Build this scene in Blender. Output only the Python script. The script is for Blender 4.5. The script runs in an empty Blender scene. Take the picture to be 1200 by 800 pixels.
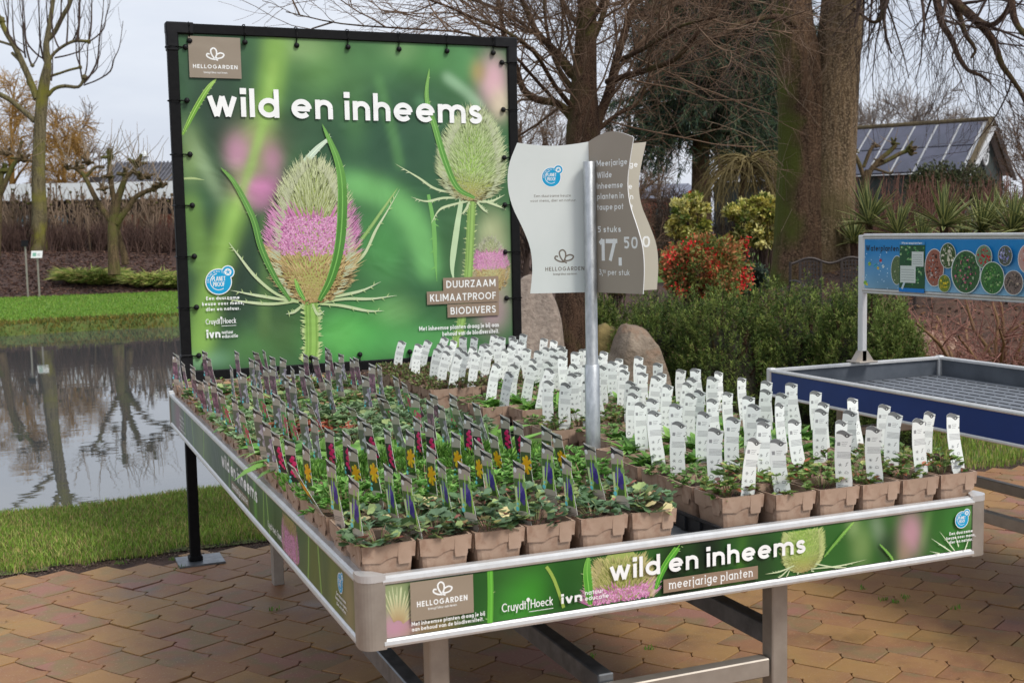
import bpy, math, random
import numpy as np
from mathutils import Vector, Matrix
R_ = math.radians
S = bpy.context.scene
COL = S.collection
rng = np.random.default_rng(7)
random.seed(7)

# ------------------------------------------------------------------ camera
FPX, YAW, PIT, ROL = 1401.0, 0.3922, 0.0932, -0.0201      # focal length in px of a 1200 wide frame
CAM = np.array([-0.5863, -2.2099, 1.4493])
cF = np.array([math.sin(YAW)*math.cos(PIT), math.cos(YAW)*math.cos(PIT), -math.sin(PIT)])
_r = np.array([math.cos(YAW), -math.sin(YAW), 0.0]); _u = np.cross(_r, cF)
cR = _r*math.cos(ROL) + _u*math.sin(ROL); cU = -_r*math.sin(ROL) + _u*math.cos(ROL)
cam = bpy.data.cameras.new('camera'); co = bpy.data.objects.new('camera', cam); COL.objects.link(co)
cam.sensor_fit = 'HORIZONTAL'; cam.sensor_width = 36.0; cam.lens = FPX/1200*36
cam.clip_start = 0.05; cam.clip_end = 2000
cam.dof.use_dof = True; cam.dof.focus_distance = 3.6; cam.dof.aperture_fstop = 10
M = Matrix(((cR[0], cU[0], -cF[0], CAM[0]), (cR[1], cU[1], -cF[1], CAM[1]), (cR[2], cU[2], -cF[2], CAM[2]), (0, 0, 0, 1)))
co.matrix_world = M
S.camera = co
def ray(x, y): return cF + cR*((x-600)/FPX) - cU*((y-400)/FPX)
def atD(x, y, D): return CAM + ray(x, y)*D                   # measured point at a distance along the view
def atZ(x, y, z): d = ray(x, y); return CAM + d*((z-CAM[2])/d[2])
def atY(x, y, Y): d = ray(x, y); return CAM + d*((Y-CAM[1])/d[1])
def atX(x, y, X): d = ray(x, y); return CAM + d*((X-CAM[0])/d[0])
def pxof(P):
    d = np.asarray(P) - CAM; z = d@cF
    return 600+FPX*(d@cR)/z, 400-FPX*(d@cU)/z, z

# ------------------------------------------------------------------ light
SUN_EL, SUN_ROT = R_(50), R_(152)      # high soft sun behind thin cloud, over the photographer's right shoulder
w = bpy.data.worlds.new('World'); S.world = w; w.use_nodes = True
nt = w.node_tree; N = nt.nodes; L = nt.links
for n in list(N): N.remove(n)
wo = N.new('ShaderNodeOutputWorld'); bg = N.new('ShaderNodeBackground'); bg.inputs[1].default_value = 0.15
sky = N.new('ShaderNodeTexSky'); sky.sky_type = 'NISHITA'; sky.sun_disc = False
sky.sun_elevation = SUN_EL; sky.sun_rotation = SUN_ROT; sky.air_density = 1.2; sky.dust_density = 2.0
tc = N.new('ShaderNodeTexCoord'); mp = N.new('ShaderNodeMapping'); mp.inputs['Scale'].default_value = (1.0, 1.0, 3.2)
nz = N.new('ShaderNodeTexNoise'); nz.inputs['Scale'].default_value = 2.2; nz.inputs['Detail'].default_value = 7; nz.inputs['Roughness'].default_value = 0.55
cr = N.new('ShaderNodeValToRGB')
cr.color_ramp.elements[0].position = 0.32; cr.color_ramp.elements[0].color = (3.6, 3.9, 4.6, 1)
cr.color_ramp.elements[1].position = 0.68; cr.color_ramp.elements[1].color = (5.0, 5.2, 5.6, 1)
mx = N.new('ShaderNodeMix'); mx.data_type = 'RGBA'; mx.inputs[0].default_value = 0.92
L.new(tc.outputs['Generated'], mp.inputs[0]); L.new(mp.outputs[0], nz.inputs[0]); L.new(nz.outputs[0], cr.inputs[0])
L.new(sky.outputs[0], mx.inputs[6]); L.new(cr.outputs[0], mx.inputs[7]); L.new(mx.outputs[2], bg.inputs[0]); L.new(bg.outputs[0], wo.inputs[0])
sl = bpy.data.lights.new('sun', 'SUN'); so = bpy.data.objects.new('sun', sl); COL.objects.link(so)
sl.energy = 2.4; sl.angle = R_(18); sl.color = (1.0, 0.96, 0.9)
# Nishita: rotation measured from +Y towards +X
sd = Vector((math.sin(SUN_ROT)*math.cos(SUN_EL), math.cos(SUN_ROT)*math.cos(SUN_EL), math.sin(SUN_EL)))
so.rotation_euler = sd.to_track_quat('Z', 'Y').to_euler()
S.view_settings.view_transform = 'Standard'; S.view_settings.look = 'None'; S.view_settings.exposure = 0.25; S.view_settings.gamma = 1.0
S.view_settings.use_curve_mapping = False
S.cycles.max_bounces = 6; S.cycles.transparent_max_bounces = 6
try: S.cycles.use_denoising = True
except Exception: pass

# ------------------------------------------------------------------ materials
def mat(name, c1, c2=None, scale=6.0, rough=0.7, metal=0.0, bump=0.0, bscale=None, spec=0.5, detail=5.0, c3=None, scale2=1.0,
        stretch=(1, 1, 1), rnd=0.0, lo=0.35, hi=0.65, coat=0.0, world=False, transl=0.0, wear=None):
    m = bpy.data.materials.new(name); m.use_nodes = True; t = m.node_tree; n = t.nodes; l = t.links
    b = n['Principled BSDF']; b.inputs['Roughness'].default_value = rough; b.inputs['Metallic'].default_value = metal
    b.inputs['Specular IOR Level'].default_value = spec; b.inputs['Coat Weight'].default_value = coat
    if world: g = n.new('ShaderNodeNewGeometry'); src = g.outputs['Position']
    else: g = n.new('ShaderNodeTexCoord'); src = g.outputs['Object']
    mpn = n.new('ShaderNodeMapping'); mpn.inputs['Scale'].default_value = stretch; l.new(src, mpn.inputs[0]); v = mpn.outputs[0]
    def noise(sc, det=detail):
        q = n.new('ShaderNodeTexNoise'); q.inputs['Scale'].default_value = sc; q.inputs['Detail'].default_value = det; q.inputs['Roughness'].default_value = 0.6
        l.new(v, q.inputs[0]); return q.outputs[0]
    def ramp(f, a, bb, lo, hi):
        q = n.new('ShaderNodeMapRange'); q.inputs[1].default_value = lo; q.inputs[2].default_value = hi; l.new(f, q.inputs[0])
        x = n.new('ShaderNodeMix'); x.data_type = 'RGBA'; l.new(q.outputs[0], x.inputs[0])
        for s, cc in ((6, a), (7, bb)):
            if isinstance(cc, (tuple, np.ndarray)): x.inputs[s].default_value = (*cc, 1)
            else: l.new(cc, x.inputs[s])
        return x.outputs[2]
    col = None
    if c2 is not None: col = ramp(noise(scale), c1, c2, lo, hi)
    if c3 is not None: col = ramp(noise(scale2), col if col is not None else c1, c3, 0.5, 0.72)
    if rnd > 0:
        oi = n.new('ShaderNodeObjectInfo'); hs = n.new('ShaderNodeHueSaturation')
        a = n.new('ShaderNodeMapRange'); a.inputs[3].default_value = 1-rnd; a.inputs[4].default_value = 1+rnd; l.new(oi.outputs['Random'], a.inputs[0])
        l.new(a.outputs[0], hs.inputs['Value'])
        if col is None: hs.inputs['Color'].default_value = (*c1, 1)
        else: l.new(col, hs.inputs['Color'])
        col = hs.outputs[0]
    if col is None: b.inputs['Base Color'].default_value = (*c1, 1)
    else: l.new(col, b.inputs['Base Color'])
    if wear is not None:
        q = n.new('ShaderNodeMapRange'); q.inputs[3].default_value = rough-wear; q.inputs[4].default_value = rough+wear; l.new(noise(scale*1.7), q.inputs[0]); l.new(q.outputs[0], b.inputs['Roughness'])
    if bump > 0:
        bn = n.new('ShaderNodeBump'); bn.inputs['Strength'].default_value = 1.0; bn.inputs['Distance'].default_value = bump
        l.new(noise(bscale or scale*4), bn.inputs['Height']); l.new(bn.outputs[0], b.inputs['Normal'])
    if transl > 0:
        out = n['Material Output']; tr = n.new('ShaderNodeBsdfTranslucent'); ms = n.new('ShaderNodeMixShader'); ms.inputs[0].default_value = transl
        if col is None: tr.inputs[0].default_value = (*c1, 1)
        else: l.new(col, tr.inputs[0])
        l.new(b.outputs[0], ms.inputs[1]); l.new(tr.outputs[0], ms.inputs[2]); l.new(ms.outputs[0], out.inputs[0])
    return m
def vcol_mat(name, rough=0.6, spec=0.4, transl=0.0, rnd=0.0, noise=0.0, nscale=20.0, coat=0.0):
    m = bpy.data.materials.new(name); m.use_nodes = True; t = m.node_tree; n = t.nodes; l = t.links
    b = n['Principled BSDF']; b.inputs['Roughness'].default_value = rough; b.inputs['Specular IOR Level'].default_value = spec; b.inputs['Coat Weight'].default_value = coat
    at = n.new('ShaderNodeAttribute'); at.attribute_name = 'Col'; c = at.outputs[0]
    if rnd > 0 or noise > 0:
        hs = n.new('ShaderNodeHueSaturation'); l.new(c, hs.inputs['Color'])
        if rnd > 0:
            oi = n.new('ShaderNodeObjectInfo'); a = n.new('ShaderNodeMapRange'); a.inputs[3].default_value = 1-rnd; a.inputs[4].default_value = 1+rnd
            l.new(oi.outputs['Random'], a.inputs[0]); l.new(a.outputs[0], hs.inputs['Value'])
        else:
            q = n.new('ShaderNodeTexNoise'); q.inputs['Scale'].default_value = nscale; g = n.new('ShaderNodeTexCoord'); l.new(g.outputs['Object'], q.inputs[0])
            a = n.new('ShaderNodeMapRange'); a.inputs[3].default_value = 1-noise; a.inputs[4].default_value = 1+noise; l.new(q.outputs[0], a.inputs[0]); l.new(a.outputs[0], hs.inputs['Value'])
        c = hs.outputs[0]
    l.new(c, b.inputs['Base Color'])
    if transl > 0:
        out = n['Material Output']; tr = n.new('ShaderNodeBsdfTranslucent'); ms = n.new('ShaderNodeMixShader'); ms.inputs[0].default_value = transl
        l.new(c, tr.inputs[0]); l.new(b.outputs[0], ms.inputs[1]); l.new(tr.outputs[0], ms.inputs[2]); l.new(ms.outputs[0], out.inputs[0])
    return m

# ------------------------------------------------------------------ mesh helpers
def fastmesh(name, V, faces, mats=None, midx=None, vcol=None, smooth=False):
    """V (n,3); faces: list of int arrays (m,k)."""
    me = bpy.data.meshes.new(name)
    faces = [np.asarray(f, dtype=np.int32) for f in faces if len(f)]
    tot = sum(len(f) for f in faces); nl = sum(f.size for f in faces)
    me.vertices.add(len(V)); me.vertices.foreach_set('co', np.asarray(V, dtype=np.float32).ravel())
    me.loops.add(nl); me.polygons.add(tot)
    me.loops.foreach_set('vertex_index', np.concatenate([f.ravel() for f in faces]))
    st = np.concatenate([np.full(len(f), f.shape[1], dtype=np.int32) for f in faces])
    ls = np.concatenate([[0], np.cumsum(st)[:-1]]).astype(np.int32)
    me.polygons.foreach_set('loop_start', ls)
    me.polygons.foreach_set('use_smooth', np.full(tot, bool(smooth), dtype=bool))
    if mats:
        for m in mats: me.materials.append(m)
        if midx is not None: me.polygons.foreach_set('material_index', np.asarray(midx, dtype=np.int32))
    me.update(calc_edges=True)
    if vcol is not None:
        a = me.color_attributes.new('Col', 'FLOAT_COLOR', 'POINT')
        c = np.ones((len(V), 4), dtype=np.float32); c[:, :3] = vcol; a.data.foreach_set('color', c.ravel())
    return me
def link(me, name, parent=None, loc=None, rot=None):
    o = bpy.data.objects.new(name, me); COL.objects.link(o)
    if parent: o.parent = parent
    if loc is not None: o.location = loc
    if rot is not None: o.rotation_euler = rot
    return o
def empty(name, loc=(0, 0, 0), rz=0.0):
    o = bpy.data.objects.new(name, None); COL.objects.link(o); o.location = tuple(float(v) for v in loc); o.rotation_euler = (0, 0, rz); o.empty_display_size = 0.05
    return o
def tag(o, label=None, cat=None, group=None, kind=None):
    if label: o['label'] = label
    if cat: o['category'] = cat
    if group: o['group'] = group
    if kind: o['kind'] = kind
    return o
class MB:
    """collects boxes, tubes and polygons into one mesh"""
    def __init__(s): s.V = []; s.F = {}; s.n = 0; s.m = []
    def add(s, V, faces):
        V = np.asarray(V, float).reshape(-1, 3)
        for f in faces:
            f = np.asarray(f, int)
            if f.ndim == 1: f = f[None]
            s.F.setdefault(f.shape[1], []).append(f + s.n)
        s.V.append(V); s.n += len(V); return s
    def box(s, c, d, rot=None, bev=0.0):
        c = np.asarray(c, float); h = np.asarray(d, float)/2
        if bev > 0 and bev < min(h):
            # chamfered along all edges: 24 vertices
            V = []
            for ax in range(3):
                for sx in (-1, 1):
                    for (a, b) in ((-1, -1), (1, -1), (1, 1), (-1, 1)):
                        v = np.zeros(3); v[ax] = sx*h[ax]; o = [i for i in range(3) if i != ax]
                        v[o[0]] = a*(h[o[0]]-bev); v[o[1]] = b*(h[o[1]]-bev); V.append(v)
            V = np.array(V); F = [[i*4, i*4+1, i*4+2, i*4+3] for i in range(6)]
            import itertools
            def idx(ax, sx, o0, o1):   # signs on the other two axes
                k = {(-1, -1): 0, (1, -1): 1, (1, 1): 2, (-1, 1): 3}[(o0, o1)]
                return ax*8 + (0 if sx < 0 else 4) + k
            for s0 in (-1, 1):
                for s1 in (-1, 1):
                    F.append([idx(0, s0, s1, -1), idx(0, s0, s1, 1), idx(1, s1, s0, 1), idx(1, s1, s0, -1)])
                    F.append([idx(0, s0, -1, s1), idx(0, s0, 1, s1), idx(2, s1, s0, 1), idx(2, s1, s0, -1)])
                    F.append([idx(1, s0, -1, s1), idx(1, s0, 1, s1), idx(2, s1, 1, s0), idx(2, s1, -1, s0)])
            T = [[idx(0, a, b, c_), idx(1, b, a, c_), idx(2, c_, a, b)] for a in (-1, 1) for b in (-1, 1) for c_ in (-1, 1)]
            faces = [np.array(F), np.array(T)]
        else:
            V = np.array([[x, y, z] for x in (-1, 1) for y in (-1, 1) for z in (-1, 1)], float)*h
            faces = [np.array([[0, 1, 3, 2], [4, 6, 7, 5], [0, 4, 5, 1], [2, 3, 7, 6], [0, 2, 6, 4], [1, 5, 7, 3]])]
        if rot is not None: V = V @ np.asarray(rot, float).T
        return s.add(V + c, faces)
    def bar(s, a, b, wd, ht=None, bev=0.0, up=(0, 0, 1)):
        a = np.asarray(a, float); b = np.asarray(b, float); d = b-a; ln = np.linalg.norm(d); d = d/ln
        u = np.asarray(up, float)
        if abs(d@u) > 0.95: u = np.array([0, 1.0, 0])
        x = np.cross(d, u); x /= np.linalg.norm(x); y = np.cross(x, d)
        return s.box((a+b)/2, (wd, ln, ht or wd), np.stack([x, d, y], 1), bev)
    def tube(s, pts, r, k=8, cap=True):
        V, F = tubes([(np.asarray(pts, float), np.broadcast_to(np.asarray(r, float), (len(pts),)))], k)
        s.add(V, F)
        if cap:
            n0 = s.n-len(V); m = len(pts)
            s.F.setdefault(k, []).append(np.array([[n0+i for i in range(k)], [n0+(m-1)*k+i for i in range(k)][::-1]]))
        return s
    def lathe(s, prof, k=16, c=(0, 0, 0), sx=1, sy=1):
        a = np.arange(k)*2*math.pi/k; V = []
        for r, z in prof: V.append(np.stack([r*np.cos(a)*sx, r*np.sin(a)*sy, np.full(k, z)], 1))
        V = np.concatenate(V)+np.asarray(c, float); F = []
        i = np.arange(k); j = (i+1) % k
        for q in range(len(prof)-1): F.append(np.stack([q*k+i, q*k+j, (q+1)*k+j, (q+1)*k+i], 1))
        return s.add(V, [np.concatenate(F)])
    def ext(s, poly, th, org=(0, 0, 0), ax=((1, 0, 0), (0, 0, 1))):
        """polygon (u,v) list extruded by th along u x v"""
        p = np.asarray(poly, float); e1, e2 = np.asarray(ax[0], float), np.asarray(ax[1], float); nn = np.cross(e1, e2)
        A = np.asarray(org, float)+p[:, :1]*e1+p[:, 1:2]*e2; n = len(p)
        V = np.concatenate([A, A+nn*th]); i = np.arange(n); j = (i+1) % n
        return s.add(V, [np.array([list(range(n))[::-1]]), np.array([list(range(n, 2*n))]), np.stack([i, j, j+n, i+n], 1)])
    def build(s, name, m, parent=None, smooth=False, loc=None, rot=None, vcol=None):
        me = fastmesh(name, np.concatenate(s.V), [np.concatenate(v) for v in s.F.values()], [m] if m else None, vcol=vcol, smooth=smooth)
        return link(me, name, parent, loc, rot)
def tubes(polys, k):
    """(points, radii) list -> rings of k sides, grouped by point count"""
    gr = {}
    for p, r in polys: gr.setdefault(len(p), []).append((p, r))
    Vs, Fs, off = [], [], 0
    a = np.arange(k)*2*math.pi/k; ca, sa = np.cos(a), np.sin(a)
    for n, lst in gr.items():
        P = np.array([q[0] for q in lst], float); Rr = np.array([q[1] for q in lst], float)
        T = np.gradient(P, axis=1); T /= np.linalg.norm(T, axis=2, keepdims=True)+1e-9
        mean = P[:, -1]-P[:, 0]; mean /= np.linalg.norm(mean, axis=1, keepdims=True)+1e-9
        ref = np.where(np.abs(mean[:, 2:3]) > 0.8, np.array([[1.0, 0.13, 0.0]]), np.array([[0.05, 0.1, 1.0]]))
        U = np.cross(T, ref[:, None, :]); U /= np.linalg.norm(U, axis=2, keepdims=True)+1e-9
        W = np.cross(T, U)
        V = P[:, :, None, :] + Rr[:, :, None, None]*(U[:, :, None, :]*ca[None, None, :, None] + W[:, :, None, :]*sa[None, None, :, None])
        m = len(lst); V = V.reshape(-1, 3)
        base = (np.arange(m)*n*k)[:, None, None] + (np.arange(n-1)*k)[None, :, None]
        i = np.arange(k)[None, None, :]; j = (i+1) % k
        F = np.stack([base+i, base+j, base+k+j, base+k+i], -1).reshape(-1, 4)
        Vs.append(V); Fs.append(F+off); off += len(V)
    return np.concatenate(Vs), [np.concatenate(Fs)]
def leaves_mesh(P, D, Nn, Ln, Wd, fold=0.25, droop=0.0, shape='leaf'):
    """n leaves: base P, direction D, normal Nn, length, width -> V (n*6), tri/quads (4 faces each)"""
    n = len(P); D = D/np.linalg.norm(D, axis=1, keepdims=True); X = np.cross(D, Nn); X /= np.linalg.norm(X, axis=1, keepdims=True)+1e-9
    Z = np.cross(X, D); Ln = Ln[:, None]; Wd = Wd[:, None]
    up = Z
    if shape == 'leaf':   # pointed leaf folded on its midrib
        pts = [P, P+D*Ln*.35+X*Wd*.5+up*fold*Wd, P+D*Ln*.38-up*0.02*Ln, P+D*Ln*.35-X*Wd*.5+up*fold*Wd, P+D*Ln*.75+X*Wd*.32+up*(fold*Wd*.6-droop*Ln*.5), P+D*Ln*.75-X*Wd*.32+up*(fold*Wd*.6-droop*Ln*.5), P+D*Ln*.78-up*droop*Ln*.45, P+D*Ln-up*droop*Ln]
        V = np.stack(pts, 1).reshape(-1, 3); b = (np.arange(n)*8)[:, None]
        T = np.concatenate([b+np.array([[0, 1, 2]]), b+np.array([[0, 2, 3]]), b+np.array([[4, 7, 6]]), b+np.array([[6, 7, 5]])])
        Q = np.concatenate([b+np.array([[1, 4, 6, 2]]), b+np.array([[2, 6, 5, 3]])])
        return V, [T, Q], 8
    if shape == 'quad':
        pts = [P, P+D*Ln*.5+X*Wd*.5+up*fold*Wd, P+D*Ln-up*droop*Ln, P+D*Ln*.5-X*Wd*.5+up*fold*Wd]
        V = np.stack(pts, 1).reshape(-1, 3); b = (np.arange(n)*4)[:, None]
        return V, [np.concatenate([b+np.array([[0, 1, 2]]), b+np.array([[0, 2, 3]])])], 4
    if shape == 'round':  # rounded, scalloped leaf
        pts = [P]
        for a, rr in ((-2.2, .75), (-1.45, .92), (-.9, .72), (-.45, 1.0), (0, .85), (.45, 1.0), (.9, .72), (1.45, .92), (2.2, .75)):
            pts.append(P+D*Ln*.5*(1+math.cos(a)*rr)+X*Wd*.5*math.sin(a)*rr*1.15+up*fold*Wd*abs(math.sin(a))*.6)
        V = np.stack(pts, 1).reshape(-1, 3); b = (np.arange(n)*10)[:, None]
        return V, [np.concatenate([b+np.array([[0, i, i+1]]) for i in range(1, 9)])], 10
def unit(v): v = np.asarray(v, float); return v/np.linalg.norm(v)
def randdir(n, zmin=-1.0, zmax=1.0):
    z = rng.uniform(zmin, zmax, n); a = rng.uniform(0, 2*math.pi, n); s = np.sqrt(1-z*z)
    return np.stack([s*np.cos(a), s*np.sin(a), z], 1)

# ------------------------------------------------------------------ branching
def sprout(polys, n, ln, ang=(30, 60), r=0.5, seg=6, wob=0.12, trop=0.0, t0=0.25, t1=1.0, rmin=0.0015, taper=0.3, bias=None, lnpow=0.4, minlen=0.0):
    """grow n children (per parent or per metre if float) from a list of (pts, radii)"""
    out = []
    for P, Rr in polys:
        seglen = np.linalg.norm(np.diff(P, axis=0), axis=1); tot = seglen.sum()
        cnt = n if isinstance(n, int) else max(1, int(n*tot + rng.random()))
        cs = np.concatenate([[0], np.cumsum(seglen)])/tot
        for i in range(cnt):
            t = t0 + (t1-t0)*(i+rng.random())/cnt; t = min(t, 0.999)
            k = min(np.searchsorted(cs, t, side='right')-1, len(P)-2); f = (t-cs[k])/(cs[k+1]-cs[k]+1e-9)
            p = P[k]*(1-f)+P[k+1]*f; rr = Rr[k]*(1-f)+Rr[k+1]*f; d = unit(P[k+1]-P[k])
            q = rng.normal(size=3)
            if bias is not None: q = q+np.asarray(bias, float)
            q = q-d*(q@d); q = unit(q); a = math.radians(rng.uniform(*ang)); d2 = d*math.cos(a)+q*math.sin(a)
            Lh = max(ln*(rng.uniform(.55, 1.15))*(1-lnpow*t), minlen); r0 = max(rr*r*rng.uniform(.7, 1.1), rmin)
            pts = [p]; st = Lh/(seg-1); dd = d2
            for s_ in range(seg-1):
                dd = unit(dd+rng.normal(size=3)*wob+np.array([0, 0, trop])); pts.append(pts[-1]+dd*st)
            out.append((np.array(pts), np.maximum(np.linspace(r0, r0*taper, seg), rmin*.7)))
    return out
def px_limb(pts, D, dz=0.0):
    """limb measured in the photograph: (x, y, width px[, distance offset])"""
    P, Rr = [], []
    for q in pts:
        d = D+(q[3] if len(q) > 3 else 0)
        P.append(atD(q[0], q[1], d)); Rr.append(q[2]*d/FPX/2)
    return smooth_poly(np.array(P), np.array(Rr))
def smooth_poly(P, Rr, m=3):
    n = len(P); t = np.arange(n); tt = np.linspace(0, n-1, (n-1)*m+1)
    Pe = np.concatenate([[2*P[0]-P[1]], P, [2*P[-1]-P[-2]]]); out = []
    for x in tt:
        i = min(int(x), n-2); f = x-i; p0, p1, p2, p3 = Pe[i], Pe[i+1], Pe[i+2], Pe[i+3]
        out.append(.5*((2*p1)+(-p0+p2)*f+(2*p0-5*p1+4*p2-p3)*f*f+(-p0+3*p1-3*p2+p3)*f**3))
    return np.array(out), np.interp(tt, t, Rr)
def branches_obj(name, levels, m, parent, smooth=True):
    """levels: list of (polys, sides)"""
    V, F, o = [], [], 0
    for polys, k in levels:
        if not polys: continue
        v, f = tubes(polys, k); V.append(v); F.append(f[0]+o); o += len(v)
    return link(fastmesh(name, np.concatenate(V), [np.concatenate(F)], [m], smooth=smooth), name, parent)
# ------------------------------------------------------------------ flat print: lettering and pictures as thin coloured layers
def C(r, g, b, k=1.0):
    f = lambda c: ((c/255+0.055)/1.055)**2.4 if c > 10 else c/255/12.92
    return np.array([f(r), f(g), f(b)])*k
WHITE = C(240, 242, 240)
def _circ(a0, a1, n): return np.radians(np.linspace(a0, a1, n))
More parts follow.
